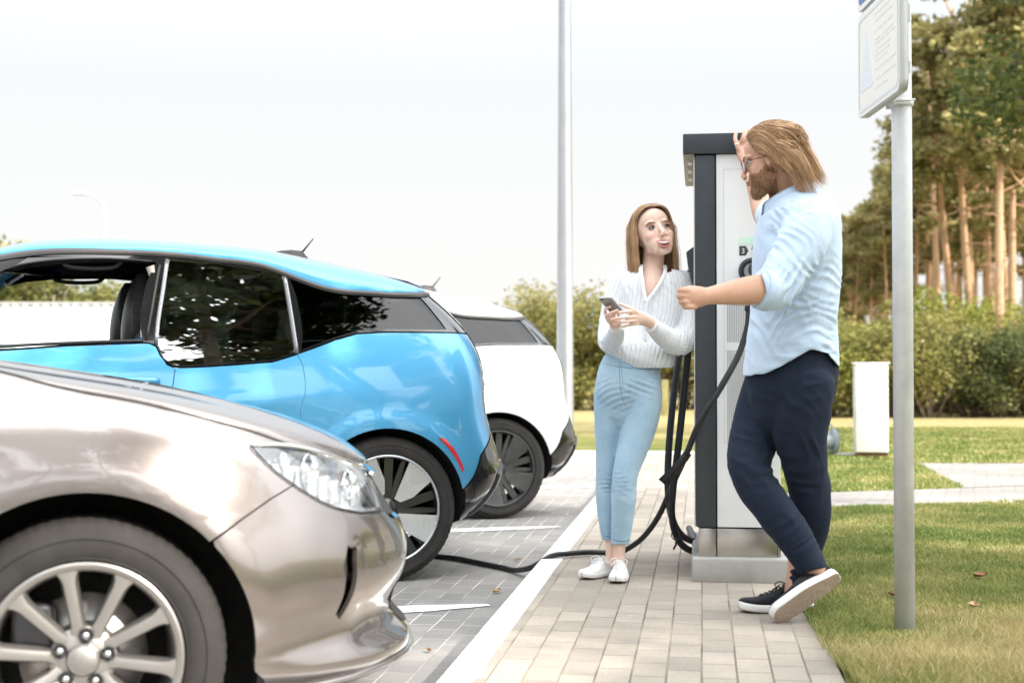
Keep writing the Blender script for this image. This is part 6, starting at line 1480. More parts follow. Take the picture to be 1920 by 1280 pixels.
    for s_ in (1, -1):
        b = MB(); ball(b, T((.0712, s_ * .032, -.0002)), (.0118 * s, .0125 * s, .0070 * s), 12, Q); part(b.build('eye', MW))
        b = MB(); ball(b, T((.0778, s_ * .032 + .002, .0004)), (.0062 * s, .0064 * s, .0056 * s), 10, Q); part(b.build('iris', MI))
        b = MB(); b.tube(curve_pts([T((.0735, s_ * .046, -.0015)), T((.0835, s_ * .040, .0035)), T((.0865, s_ * .032, .0050)), T((.0845, s_ * .022, .0015))], .003), .0024, 6)
        b.tube(curve_pts([T((.0745, s_ * .045, -.0025)), T((.083, s_ * .036, -.0060)), T((.0835, s_ * .024, -.0035))], .003), .0009, 5); part(b.build('eyelash', ML))
        b = MB(); P = curve_pts([T((.0745, s_ * .054, .0165)), T((.0835, s_ * .043, .0205)), T((.0885, s_ * .030, .0200)), T((.0895, s_ * .016, .0170))], .003); b.tube(P, [.0010 + .0016 * math.sin(math.pi * min(1, (i + 2) / len(P))) for i in range(len(P))], 6, squash=1.6); part(b.build('eyebrow', MBR))
        b = MB(); ball(b, T((.1075, s_ * .006, -.0525)), .0026, 6); part(b.build('nostril', pmat('nostril_shade', (.22, .08, .06), .6)))
    mz = -.0765
    def mouth(y, z, o=0): return T((.0915 - 9.5 * y * y + o, y, mz + z))
    b = MB(); P = []
    for y in np.linspace(-.0295, .0295, 17):
        k = 1 - (abs(y) / .0295)**3.4; up_ = .0045 + 6.5 * y * y + .0005; lo_ = up_ - .0240 * k; P.append([tuple(mouth(y, up_, .0005)), tuple(mouth(y, (up_ + lo_) / 2, .0012)), tuple(mouth(y, lo_, .0005))])
    b.grid(P, flip=True); mo = b.build('mouth', MM); mo.data.materials[0] = MM; md = mo.modifiers.new('t', 'SOLIDIFY'); md.thickness = .002; part(mo)
    b = MB(); P = []
    for y in np.linspace(-.0268, .0268, 17):
        k = 1 - (abs(y) / .0270)**5; up_ = .0045 + 6.5 * y * y; P.append([tuple(mouth(y, up_ + .0008, .0030)), tuple(mouth(y, up_ - .0040 * k, .0036)), tuple(mouth(y, up_ - .0098 * k, .0030))])
    b.grid(P, flip=True); te = b.build('teeth', MT); md = te.modifiers.new('t', 'SOLIDIFY'); md.thickness = .002; part(te)
    b = MB(); ys = np.linspace(-.031, .031, 19); b.tube([mouth(y, .0062 + 6.2 * y * y + .0012 * math.cos(y * 220), .0035) for y in ys], [.0010 + .0026 * (1 - (abs(y) / .032)**2) for y in ys], 8)
    b.tube([mouth(y, .0062 + 6.2 * y * y - .0265 * (1 - (abs(y) / .031)**3.0), .0045) for y in ys], [.0010 + .0034 * (1 - (abs(y) / .032)**2) for y in ys], 8); part(b.build('lips', MLIP))
    # ---- hair
    rd = random.Random(2); paths = []
    def hair(side, u, v, jit):
        x0 = .068 - .150 * u; z0 = .128 - .012 * u - .12 * max(0, .25 - u); P = []; R_ = .004 * v
        front = max(0, 1 - u / .30)
        for t in np.linspace(0, 1, 22):
            if t < .42:
                g = t / .42 * math.pi / 2; y = side * (.001 + (.0765 + R_ * 2) * math.sin(g)**.85); z = .020 + (z0 - .020 + R_) * max(0, math.cos(g))**.80
                x = x0 + .012 * front * math.sin(2 * g) - .045 * front * math.sin(g)**3 - .008 * math.sin(g) + .0 * u
            else:
                q = (t - .42) / .58; y = side * (.0785 + R_ * 2 + .012 * math.sin(q * 2.4) - .018 * q * (1 - u) + .006 * v); z = .020 - .325 * q
                x = x0 - .045 * front - .008 - .010 * q + .035 * q * front + (.02 * q if u > .8 else 0)
            P.append(Vector((x, y, z)))
        # hang by gravity: lower part bends from head up to world down
        O2 = []
        for i, p in enumerate(P):
            w0 = T(p + Vector((jit[0], jit[1], 0)) * min(1, i / 10))
            if i > 9:
                a = T(P[9] + Vector((jit[0], jit[1], 0)) * .9); L = (p - P[9]).length * s; d = (w0 - a).normalized(); d = (d * .35 + Vector((0, 0, -1)) * .65).normalized(); w0 = a + d * L
            O2.append(w0)
        return O2
    for k in range(1500):
        side = 1 if k % 2 else -1; u = rd.random()**.9; v = rd.random(); j = (rd.gauss(0, .003), rd.gauss(0, .0028)); paths.append((hair(side, u, v, j)[:rd.choice((22, 22, 21, 20, 22))], rd.uniform(.6, 1.3)))
    b = MB(); strands(b, paths, .0014)
    for k in range(60):
        P = hair(1 if k % 2 else -1, rd.random(), 1.5, (rd.gauss(0, .004), rd.gauss(0, .004))); w_ = rd.uniform(.004, .014); ph_ = rd.uniform(0, 6); paths.append(([p + Vector((math.sin(i * .3 + ph_), math.cos(i * .23 + ph_), 0)) * w_ * (i / 22)**1.5 for i, p in enumerate(P)], .35))
    strands(b, paths[-60:], .0017)
    # back of the head
    paths = []
    for k in range(420):
        g = rd.uniform(-1.25, 1.25); P = []
        for t in np.linspace(0, 1, 18):
            if t < .5: a = t / .5 * math.pi / 2; r_ = math.sin(a); z = .020 + .108 * math.cos(a)**.85
            else: r_ = 1; z = .020 - .29 * (t - .5) / .5
            P.append(Vector((-.022 - .090 * r_ * math.cos(g), .084 * r_ * math.sin(g), z)) + Vector((rd.gauss(0, .001), rd.gauss(0, .001), 0)))
        O2 = []
        for i, p in enumerate(P):
            w0 = T(p)
            if i > 9: a = T(P[9]); L = (p - P[9]).length * s; d = ((w0 - a).normalized() * .3 + Vector((0, 0, -1)) * .7).normalized(); w0 = a + d * L
            O2.append(w0)
        paths.append((O2, rd.uniform(.7, 1.3)))
    strands(b, paths, .0022); part(b.build('hair', HAIRW))
    b = MB(); ball(b, T((-.024, 0, .034)), (.0985 * s, .0775 * s, .0915 * s), 20, Q); hc = b.mesh('hair_cap'); smooth(hc); X = (getv(hc) - np.array(O)) @ np.array(Q) / s
    part(obj('hair_cap', cutmesh(hc, (X[:, 2] > -.02) & ((X[:, 0] < .03) | (X[:, 2] > .093))), HAIRW))
    dseam = lambda nm, me_, pts, r=.0014, mat=DSEAM: dseam_(part, nm, me_, pts, r, mat)
    # ---- jeans
    b = MB(); limb(b, [(1189, 660, 6.405, 47, .092), (1186, 676, 6.40, 52, .10), (1181, 698, 6.395, 58, .112), (1178, 722, 6.39, 61, .12), (1177, 745, 6.39, 61, .118), (1176, 768, 6.39, 54, .10)], 28)
    limb(b, [(1146, 735, 6.41, 32, .095), (1145, 765, 6.41, 31, .092), (1144, 800, 6.41, 29, .083), (1142, 840, 6.41, 25.5, .072), (1140, 875, 6.41, 22.5, .062), (1139, 905, 6.41, 22, .060), (1139, 940, 6.42, 21.5, .060), (1140, 975, 6.42, 18, .050), (1143, 1012, 6.43, 13.5, .041)], 24)
    limb(b, [(1206, 730, 6.37, 34.5, .098), (1204, 765, 6.355, 34.5, .095), (1198, 800, 6.34, 32, .087), (1188, 835, 6.32, 28.5, .078), (1177, 868, 6.30, 25, .068), (1171, 895, 6.29, 23, .063), (1169, 930, 6.30, 23, .063), (1167, 965, 6.31, 20.5, .054), (1162, 1018, 6.335, 16.5, .043)], 24)
    me = fuse(b, .006, 4)
    A = lambda x, y, d: wpt(x, y, d)
    folds(me, [(A(1171, 890, 6.23), (0, 0, 1), .020, .07, .0060), (A(1140, 905, 6.36), (0, 0, 1), .018, .06, .0055), (A(1190, 735, 6.28), (.35, 0, 1), .026, .09, .0065), (A(1150, 740, 6.3), (-.4, 0, 1), .024, .08, .0060), (A(1165, 1000, 6.28), (0, 0, 1), .016, .05, .0022), (A(1141, 990, 6.37), (0, 0, 1), .016, .05, .0022), (A(1172, 940, 6.24), (.5, 0, 1), .03, .06, .002), (A(1222, 715, 6.32), (.2, 0, 1), .024, .06, .003)], .0010, 40)
    px, py = proj(getv(me)); cutmesh(me, (py > 664) & ~((py > 1012) & (px < 1152) & (getv(me)[:, 1] > 6.37)) & (py < 1021)); me.materials.clear(); me.materials.append(DENIM)
    jn = part(obj('jeans', me)); md = jn.modifiers.new('t', 'SOLIDIFY'); md.thickness = .004; md.offset = 0
    def seam(nm, P, r=.0016, mat=DSEAM): b = MB(); b.tube(curve_pts(P, .01), r, 6); part(b.build(nm, mat))
    dseam('fly_seam', me, [(1166, 683), (1166, 705), (1168, 722), (1164, 733)]); dseam('centre_seam', me, [(1162, 678), (1162, 712), (1166, 742), (1171, 758)], .0018)
    dseam('pocket_seam', me, [(1190, 682), (1195, 696), (1210, 704), (1234, 708)]); dseam('pocket_seam', me, [(1120, 688), (1133, 690), (1143, 686), (1146, 677)]); dseam('waistband', me, [(1130, 680), (1150, 686), (1180, 690), (1210, 691), (1238, 690)], .002)
    dseam('side_seam', me, [(1237, 700), (1236, 740), (1228, 790), (1214, 840), (1197, 880), (1190, 930), (1185, 975), (1177, 1016)]); dseam('inseam', me, [(1149, 900), (1149, 950), (1149, 1010)]); dseam('hem', me, [(1147, 1008), (1155, 1012), (1170, 1013), (1178, 1011)], .0028); dseam('hem', me, [(1131, 1002), (1140, 1005), (1148, 1004)], .0024)
    # ---- blouse
    b = MB(); TR = [(1223, 508, 6.45, 30, .062), (1224, 517, 6.445, 52, .088), (1226, 530, 6.44, 66, .108), (1226, 550, 6.435, 66, .120), (1222, 585, 6.43, 61, .128), (1213, 620, 6.42, 59, .125), (1203, 645, 6.41, 62, .128), (1199, 664, 6.40, 65, .138), (1196, 678, 6.40, 63, .134), (1192, 690, 6.40, 52, .11)]
    SL = [(1168, 529, 6.44, 24, .056), (1155, 560, 6.43, 23, .052), (1146, 595, 6.41, 21, .048), (1140, 625, 6.38, 19, .046), (1140, 643, 6.34, 18, .044), (1147, 640, 6.27, 19, .040), (1154, 628, 6.19, 17, .036), (1157, 617, 6.14, 14, .028)]
    SR = [(1280, 530, 6.45, 23, .056), (1287, 560, 6.43, 22, .052), (1289, 595, 6.41, 23, .050), (1286, 625, 6.38, 24, .050), (1278, 641, 6.33, 25, .048), (1262, 640, 6.26, 24, .042), (1245, 630, 6.20, 20, .036), (1228, 616, 6.135, 15.5, .030)]
    limb(b, TR, 32); limb(b, SL, 20); limb(b, SR, 20); limb(b, [(1238, 655, 6.43, 22, .06), (1252, 668, 6.46, 14, .05), (1256, 678, 6.47, 9, .04)], 14)
    me = fuse(b, .006, 4)
    folds(me, [(A(1285, 640, 6.3), (1, 0, -.3), .022, .075, .0055), (A(1262, 635, 6.2), (1, 0, .1), .020, .06, .004), (A(1140, 650, 6.3), (.6, 0, 1), .024, .06, .005), (A(1265, 560, 6.33), (1, 0, .6), .035, .08, .0055), (A(1200, 665, 6.28), (1, 0, .05), .020, .09, .0050), (A(1170, 620, 6.3), (1, 0, .35), .035, .09, .004), (A(1225, 600, 6.3), (1, 0, -.25), .045, .10, .004), (A(1180, 545, 6.33), (1, 0, .5), .03, .06, .003), (A(1245, 660, 6.3), (1, 0, -.3), .02, .06, .005), (A(1150, 590, 6.37), (.9, 0, .4), .03, .06, .004)], .0014, 36)
    V = getv(me); px, py = proj(V); fr = V[:, 1] < 6.43
    vneck = inpoly(px, py, [(1201, 480), (1203, 512), (1207, 545), (1211, 566), (1222, 552), (1236, 535), (1246, 512), (1252, 480)]) & fr
    neck = (py < 510) & (px > 1190) & (px < 1258)
    V = getv(me); allv = np.array([((np.array(wpt(*r[:3])))) for r in TR + SL + SR])
    # stripe coordinate: angle around the nearest limb
    su = np.zeros(len(V)); best = np.full(len(V), 9.0)
    for L in (TR, SL, SR):
        Cn = [np.array(wpt(*r[:3])) for r in L]; rr = [r[3] * r[2] / 2667 for r in L]
        for i in range(len(L) - 1):
            a, c_ = Cn[i], Cn[i + 1]; d = c_ - a; t = np.clip(((V - a) @ d) / (d @ d), 0, 1); q = V - (a + t[:, None] * d); rad = rr[i] + (rr[i + 1] - rr[i]) * t; ds = np.linalg.norm(q, axis=1) / rad
            e1 = np.cross(d, (0, 1, 0)); e1 /= np.linalg.norm(e1); e2 = np.cross(d / np.linalg.norm(d), e1); ang = np.arctan2(q @ e1, -(q @ e2)); ok = ds < best; su = np.where(ok, ang * (.125 if L is TR else .055) + 2, su); best = np.where(ok, ds, best)
    at_ = me.attributes.new('su', 'FLOAT', 'POINT'); at_.data.foreach_set('value', su)
    cutmesh(me, ~(vneck | neck) & (py < 690)); me.materials.clear(); me.materials.append(BLOUSE)
    bl = part(obj('blouse', me)); md = bl.modifiers.new('t', 'SOLIDIFY'); md.thickness = .003; md.offset = 0
    # collar: stand strips round the neck opening and down the placket
    def strip(nm, P, mat): b = MB(); b.grid(P); o = b.build(nm, mat); md = o.modifiers.new('t', 'SOLIDIFY'); md.thickness = .003; part(o); return o
    BLP = fabric('blouse_plain_edge', (.78, .80, .83), (.83, .84, .86), .8, 700, .2, 8)
    for a_, c_ in (([(1203, 498, 6.405), (1202, 510, 6.36), (1205, 530, 6.325), (1208, 550, 6.305), (1211, 567, 6.295)], 5), ([(1246, 498, 6.405), (1247, 510, 6.36), (1238, 530, 6.32), (1226, 548, 6.30), (1213, 566, 6.295), (1209, 600, 6.292), (1208, 640, 6.285)], 6)):
        Pp = curve_pts([tuple(wpt(*q)) for q in a_], .008); strip('placket', [[tuple(Vector(p) + Vector((-.008 if c_ == 6 else -.010, -.003, 0))), tuple(Vector(p) + Vector((.009, -.005, 0)))] for p in Pp], BLP)
    # collar behind the neck
    P = []
    for g in np.linspace(R(-38), R(218), 26):
        cx = Vector(wpt(1224, 507, 6.455)); r1 = .058; x = math.cos(g) * r1; y = math.sin(g) * .062; lean = .006; P.append([tuple(cx + Vector((x, y, -.006))), tuple(cx + Vector((x * 1.03, y * 1.03, .026 + .004 * math.sin(g)))), tuple(cx + Vector((x * 1.16, y * 1.14, .016)))])
    strip('collar', P, BLP)
    # cuffs
    for (q0, q1, w_, dd_) in (((1228, 615, 6.137), (1220, 609, 6.105), 15.5, .030), ((1155, 622, 6.165), (1156, 614, 6.13), 15, .029)):
        b = MB(); limb(b, [(*q0, w_, dd_), ((q0[0] + q1[0]) / 2, (q0[1] + q1[1]) / 2, (q0[2] + q1[2]) / 2, w_ * .99, dd_), (*q1, w_ * .97, dd_)], 20, cap0=False, cap1=False); o = b.build('cuff', BLP); part(o)
    # ---- phone (rests in her hands: a thing of its own)
    b = MB(); A_, B_, C_, D_ = wpt(1121, 559, 6.00), wpt(1145, 557.5, 5.985), wpt(1172, 586, 6.06), wpt(1147, 589, 6.075); nn = (B_ - A_).cross(D_ - A_).normalized(); 
    if nn.y > 0: nn = -nn
    u_ = (B_ - A_); v_ = (D_ - A_); rr = rrect(1, 1, .09); P0 = [A_ + u_ * (p[0] + .5) + v_ * (p[1] + .5) for p in [(q[0], q[1]) for q in rr]]; n_ = len(P0)
    V = [tuple(p + nn * .0008) for p in P0] + [tuple(p - nn * .0075) for p in P0]; b.add(V, [list(range(n_)), list(range(n_, 2 * n_))[::-1]] + [[i, n_ + i, n_ + (i + 1) % n_, (i + 1) % n_] for i in range(n_)])
    ph = b.build('phone', pmat('silver_grey_phone', (.34, .34, .34), .32, .6), label='silver grey smartphone held in both hands of the woman', cat='phone')
    bm = bmesh.new(); bm.from_mesh(ph.data); bmesh.ops.recalc_face_normals(bm, faces=bm.faces); bm.to_mesh(ph.data); bm.free()
    b = MB(); cc = A_ + u_ * .22 + v_ * .10 + nn * .0012; b.lathe([(0, .001), (.0045, .001), (.005, 0)], 14, M=Matrix.Translation(cc) @ nn.to_track_quat('Z', 'Y').to_matrix().to_4x4()); b.build('camera_lens', GLOSSK, ph)
    # ---- shoes
    M4 = (SHOEW, SOLEW, SOLEG, LACEW)
    for i, (hl, toe, L) in enumerate((((.452, 6.475), (.315, 6.285), .245), ((.487, 6.40), (.447, 6.135), .25))):
        d = Vector((toe[0] - hl[0], toe[1] - hl[1], 0)); Qs = frame(d, (0, 0, 1)); so = make_shoe('sneaker', Vector((hl[0], hl[1], HF + .0015)), Qs, L, M4, None, wd=1.03)
        sh = empty('sneaker', (hl[0], hl[1], HF)); sh.parent = rt; sh.matrix_parent_inverse = PI_
        for o in [so] + [q for q in bpy.data.objects if q.name.startswith('upper') and q.parent is None]: o.parent = sh; o.matrix_parent_inverse = Matrix.Translation((-hl[0], -hl[1], -HF))
    return rt
woman()
# ------------------------------------------------------------------ the man
SKM = skinmat('tanned_skin', (.66, .40, .29), (.58, .33, .23))
SHIRT = fabric('light_blue_oxford', (.52, .66, .84), (.60, .73, .88), .85, 800, .16, 6); PANTS = fabric('navy_trouser_cloth', (.006, .013, .029), (.010, .019, .040), .8, 700, .1, 6, .03)
HAIRM = hairmat('dark_blond_hair', (.20, .105, .05), (.50, .29, .15), (.80, .54, .33)); BEARD = hairmat('brown_beard', (.22, .11, .06), (.46, .26, .15), (.66, .43, .26))
SUEDE = fabric('black_suede', (.007, .008, .011), (.014, .016, .021), .9, 500, .3, 14, .1); SOLEB = noisy('worn_tan_tread', (.46, .36, .28), (.34, .26, .20), 60, .75, .8, 160, dist=.003); LACEB = pmat('black_lace', (.01, .01, .012), .8)
def man():
    rt = empty('person', (1.03, 5.38, HF), 0, label='long haired bearded man in a light blue shirt and navy trousers leaning on the station', cat='person'); PI_ = Matrix.Translation(-Vector(rt.location))
    def part(o, p=None): o.parent = rt; o.matrix_parent_inverse = PI_; return o
    dseam = lambda nm, me_, pts, r=.0014, mat=None: dseam_(part, nm, me_, pts, r, mat or SHS)
    SHS = pmat('shirt_seam', (.36, .50, .68), .9)
    O = wpt(1444, 298, 5.43); F = Vector((-.94, .22, -.20)); U = Vector((-.16, .0, 1)); Q = frame(F, U); s = 1.01
    def T(p): return O + Q @ (Vector(p) * s)
    b = MB(); head_shapes(b, O, Q, s, jaw=1.08)
    limb(b, [(1470, 320, 5.45, 30, .062), (1477, 350, 5.46, 32, .062), (1486, 378, 5.45, 36, .07), (1496, 415, 5.44, 60, .13), (1494, 470, 5.43, 66, .16), (1490, 560, 5.42, 66, .14), (1486, 660, 5.42, 68, .13), (1484, 720, 5.42, 62, .13)])
    # near arm
    limb(b, [(1516, 412, 5.26, 32, .055), (1490, 470, 5.21, 30, .05), (1462, 525, 5.17, 27, .046), (1444, 543, 5.15, 28, .046), (1422, 543, 5.12, 28.5, .047), (1395, 546, 5.10, 26.5, .044), (1365, 550, 5.08, 22, .037), (1340, 553, 5.07, 18, .031), (1326, 555, 5.065, 16.5, .028), (1312, 556, 5.06, 20, .030), (1297, 557, 5.06, 21.5, .030), (1288, 557, 5.06, 20, .027)])
    fg = lambda P, w_, dd_=.0095: limb(b, [(p[0], p[1], p[2], w_, dd_) for p in P], 10)
    for k, (yy, x0, x1) in enumerate(((544, 1274, 1300), (555, 1273, 1298), (566, 1277, 1300), (575, 1284, 1304))):
        w_ = 5.8 - .35 * k; fg([(x1, yy + 1, 5.05), (x0 + 6, yy, 5.035), (x0, yy + .5, 5.055), (x0 + 2, yy + 1, 5.085), (x0 + 14, yy + 1, 5.095)], w_)
    fg([(1316, 546, 5.09), (1303, 541, 5.11), (1291, 541, 5.12), (1281, 544, 5.115)], 6.0, .011)
    # far arm up to the roof edge of the station
    limb(b, [(1484, 412, 5.60, 34, .055), (1462, 415, 5.74, 28, .048), (1441, 408, 5.86, 25, .044), (1432, 388, 5.92, 23, .042), (1424, 360, 5.98, 20, .038), (1413, 330, 6.05, 16, .032), (1404, 306, 6.10, 13, .026), (1399, 292, 6.12, 14.5, .020), (1398, 278, 6.135, 17, .016), (1399, 267, 6.14, 15, .014)])
    f2 = lambda P, w_=4.3: limb(b, [(p[0], p[1], p[2], w_ * (1 - .12 * i / (len(P) - 1)), .0095) for i, p in enumerate(P)], 10)
    f2([(1391, 286, 6.13), (1385, 277, 6.12), (1381.5, 266, 6.125), (1380, 257, 6.14), (1381.5, 250, 6.165)], 4.6); f2([(1394, 272, 6.135), (1394, 262, 6.125), (1397, 252, 6.135), (1400, 245.5, 6.16), (1402, 244, 6.19)], 5.2)
    f2([(1402, 270, 6.135), (1405, 258, 6.125), (1410, 249, 6.14), (1414, 244, 6.17), (1416, 243.5, 6.20)], 5.0); f2([(1408, 276, 6.14), (1413, 266, 6.13), (1419, 258, 6.14), (1423, 252, 6.17)], 4.8)
    # ankles
    limb(b, [(1502, 1020, 5.30, 24, .05), (1518, 1052, 5.27, 20, .042), (1528, 1062, 5.25, 18, .036)]); limb(b, [(1498, 1040, 5.44, 22, .048), (1493, 1075, 5.44, 19, .042), (1488, 1108, 5.43, 20, .042)])
    me = fuse(b, .0038, 4, .5)
    X = face_dents(me, O, Q, s, [((.085, .033, .002), (-1, 0, 0), (.03, .017, .012), .009), ((.085, -.033, .002), (-1, 0, 0), (.03, .017, .012), .009), ((.098, 0, -.062), (1, 0, 0), (.02, .02, .008), .004), ((.096, 0, -.052), (-1, 0, 0), (.01, .012, .004), .002)])
    near = (np.abs(X) < .2).all(1); c = np.ones((len(X), 3))
    g = np.exp(-(((X - (.112, 0, -.036)) / (.016, .016, .014))**2).sum(1)); c *= (1 - np.clip(g * near, 0, 1)[:, None] * np.array([.02, .22, .20]))
    bd = near & (X[:, 2] < -.052 + .45 * (.06 - X[:, 0]) * (X[:, 0] < .06)) & (X[:, 0] > -.01) & (X[:, 2] > -.16) & ~((np.abs(X[:, 1]) < .022) & (X[:, 0] > .075) & (X[:, 2] > -.078)); c[bd] *= (.62, .50, .42)
    tint(me, c); me.materials.clear(); me.materials.append(SKM); part(obj('body', me))
    MW, MI, ML = MAT['eye_white'], MAT['iris_dark'], MAT['lash_brown']
    for s_ in (1, -1):
        b = MB(); ball(b, T((.0715, s_ * .033, .0)), .0125 * s, 12); part(b.build('eye', MW)); b = MB(); ball(b, T((.078, s_ * .033, -.001)), .0066 * s, 10); part(b.build('iris', MI))
        b = MB(); b.tube(curve_pts([T((.072, s_ * .047, -.001)), T((.083, s_ * .040, .0045)), T((.0865, s_ * .032, .0052)), T((.0845, s_ * .022, .0015))], .003), .0024, 6); part(b.build('eyelid', pmat('eyelid_skin', (.45, .22, .15), .5)))
        b = MB(); P = curve_pts([T((.072, s_ * .055, .018)), T((.083, s_ * .042, .026)), T((.090, s_ * .030, .025)), T((.093, s_ * .016, .020))], .003); b.tube(P, .0034, 6, squash=1.5); part(b.build('eyebrow', BEARD))
        b = MB(); ball(b, T((.1075, s_ * .0065, -.0525)), .003, 6); part(b.build('nostril', MAT['nostril_shade']))
    b = MB(); b.tube([T((.0985 - 9 * y * y, y, -.069 + 2 * y * y)) for y in np.linspace(-.024, .024, 13)], [.0018 + .0026 * (1 - (abs(y) / .025)**2) for y in np.linspace(-.024, .024, 13)], 8); b.tube([T((.0975 - 9 * y * y, y, -.0775 + 3 * y * y)) for y in np.linspace(-.022, .022, 13)], [.0018 + .0034 * (1 - (abs(y) / .023)**2) for y in np.linspace(-.022, .022, 13)], 8); part(b.build('lips', pmat('lip_muted', (.50, .20, .16), .45)))
    # glasses
    gl = MB(); WIRE = pmat('glasses_wire', (.02, .018, .016), .3, .6)
    for s_ in (1, -1):
        P = [T((.104 - 1.6 * (math.cos(g) * .026 * s_ * s_) * 0 - .012 * (math.cos(g) * .5 + .5) , s_ * (.034 + .026 * math.cos(g)), -.006 + .022 * math.sin(g) - .003 * math.cos(g))) for g in np.linspace(0, 2 * math.pi, 30)]
        gl.tube(P, .0013, 6, cap=False); gl.tube([T((.092, s_ * .060, .004)), T((.05, s_ * .076, .006)), T((.004, s_ * .082, .004)), T((-.01, s_ * .083, -.012))], .0013, 6)
    gl.tube([T((.103, .009, .002)), T((.109, 0, .004)), T((.103, -.009, .002))], .0012, 6); go_ = gl.build('glasses', WIRE, label='thin wire framed glasses worn by the bearded man', cat='glasses')
    for s_ in (1, -1):
        b = MB(); P = [T((.104 - .012 * (math.cos(g) * .5 + .5), s_ * (.034 + .0255 * math.cos(g)), -.006 + .0215 * math.sin(g) - .003 * math.cos(g))) for g in np.linspace(0, 2 * math.pi, 30, endpoint=False)]; b.add(P, [list(range(30))]); part(b.build('lens', MAT['headlight_lens'])).parent = go_; 
    for o in go_.children: o.matrix_parent_inverse = Matrix.Identity(4)
    # ring on the raised hand
    b = MB(); ax = (wpt(1381, 262, 6.125) - wpt(1384, 275, 6.12)).normalized(); c_ = wpt(1382.6, 270, 6.1225); b.lathe([(.0098, -.003), (.0110, -.002), (.0110, .002), (.0098, .003)], 24, M=Matrix.Translation(c_) @ ax.to_track_quat('Z', 'Y').to_matrix().to_4x4()); b.build('ring', pmat('silver_ring', (.8, .8, .82), .15, 1), label='silver ring on the finger of the raised hand', cat='ring')
    # ---- hair: combed back over the head, down to the collar
    rd = random.Random(12); paths = []
    rx, ry, rz = .100, .080, .100; cc = Vector((-.018, 0, .030))
    def surf(p, off): # push a head-frame point onto the hair surface
        q = p - cc; k = math.sqrt((q.x / rx)**2 + (q.y / ry)**2 + (q.z / rz)**2); return cc + q / k * (1 + off)
    for k in range(3600):
        lay = rd.random(); side = rd.choice((-1, 1)); m_ = rd.random()
        if m_ < .45:     # from the hairline on the forehead and temples
            a = rd.uniform(0, 1); st = Vector((.074 - .050 * a**1.6, side * (.062 * a**.7), .100 - .078 * a**1.7))
        elif m_ < .8: st = Vector((rd.uniform(-.05, .06), side * rd.uniform(0, .07), .12))
        else: st = Vector((rd.uniform(-.06, .02), side * .08, rd.uniform(.0, .06)))
        st = surf(st, .0); P = []; p = st.copy(); vel = Vector((-.8, side * .25, .25 if st.z > .08 else -.1)); L_ = rd.uniform(.26, .36) * (1.0 if st.z > .07 else .72)
        n_ = 22; stp = L_ / n_
        for i in range(n_):
            P.append(p.copy()); t = i / n_; q = p - cc
            pull = Vector((-.75 + .85 * t, side * .10 * (1 - t), -.25 - 1.3 * t)) if p.z > .0 else Vector((-.28 + .35 * max(0, t - .8) , side * .04, -1))
            vel = (vel * .55 + pull * .45).normalized(); p = p + vel * stp; qk = p - cc; kk = math.sqrt((qk.x / rx)**2 + (qk.y / ry)**2 + (qk.z / rz)**2); o_ = .03 + .15 * lay * min(1, .25 + t * 1.6) + .06 * math.sin(t * 5 + side)
            if kk < 1 + o_ and p.z > -.045: p = surf(p, o_)
            elif kk > 1.3 + o_ and p.z > .0: p = surf(p, o_)
            if p.z < -.045: 
                # fall behind the ear and neck, ends flick out
                tgt = -.068 - .04 * lay; p.x += (tgt - p.x) * .10 if p.x > tgt else 0; p.y *= .985
        ph_ = 3 * math.sin(st.y * 60 + st.x * 35); J = Vector((rd.gauss(0, .0012), rd.gauss(0, .0012), rd.gauss(0, .0012))); P = [v + Vector((.3, 1, .35)) * .0055 * (i / 22) * math.sin(i * .42 + ph_) for i, v in enumerate(P)]; paths.append(([T(v + J) for v in P[:rd.choice((22, 22, 21, 19, 22))]], rd.uniform(.5, 1.3)))
    for k in range(70):
        P, _w = rd.choice(paths[:3600]); w_ = rd.uniform(.004, .016); ph_ = rd.uniform(0, 6); paths.append(([p + Vector((math.sin(i * .35 + ph_) + .4, math.cos(i * .27 + ph_), .3)) * w_ * (i / 22)**1.6 for i, p in enumerate(P)], .35))
    b = MB(); strands(b, paths, .00125); part(b.build('hair', HAIRM))
    b = MB(); ball(b, T((-.018, 0, .030)), (.1015 * s, .0795 * s, .098 * s), 20, Q); hc = b.mesh('hair_cap'); smooth(hc); X2 = (getv(hc) - np.array(O)) @ np.array(Q) / s
    part(obj('hair_cap', cutmesh(hc, (X2[:, 0] < .055 + .3 * (X2[:, 2] - .09)) & (X2[:, 2] > -.035) & ((X2[:, 0] < -.02) | (X2[:, 2] > .03))), HAIRM))
    # ---- beard: short strands from the jaw
    V = getv(me); Nn = getn(me); idx = np.where(near & (X[:, 2] < -.040 + .50 * (.055 - X[:, 0]) * (X[:, 0] < .055)) & (X[:, 0] > -.004) & (X[:, 2] > -.135) & (np.abs(X[:, 1]) < .078) & ~((np.abs(X[:, 1]) < .024) & (X[:, 0] > .070) & (X[:, 2] > -.085) & (X[:, 2] < -.062)) & ~((X[:, 0] > .085) & (X[:, 2] > -.056)))[0]
    rg = np.random.default_rng(5); idx = rg.choice(idx, 5200); paths = []
    dn = Q @ Vector((.25, 0, -1))
    for i in idx:
        p = Vector(V[i]); n_ = Vector(Nn[i]); x = X[i]; L_ = .008 + .015 * np.clip((-.07 - x[2]) / .05, 0, 1) * np.clip((x[0] - .0) / .05, 0, 1) + .004 * rg.random(); 
        d = (n_ * .55 + dn * .65 + Vector(rg.normal(size=3)) * .22).normalized(); P = [p - n_ * .001]
        for j in range(4): P.append(P[-1] + d * L_ / 4); d = (d + dn * .25 + Vector(rg.normal(size=3)) * .12).normalized()
        paths.append((P, rg.uniform(.6, 1.2)))
    b = MB(); strands(b, paths, .0008); part(b.build('beard', BEARD))
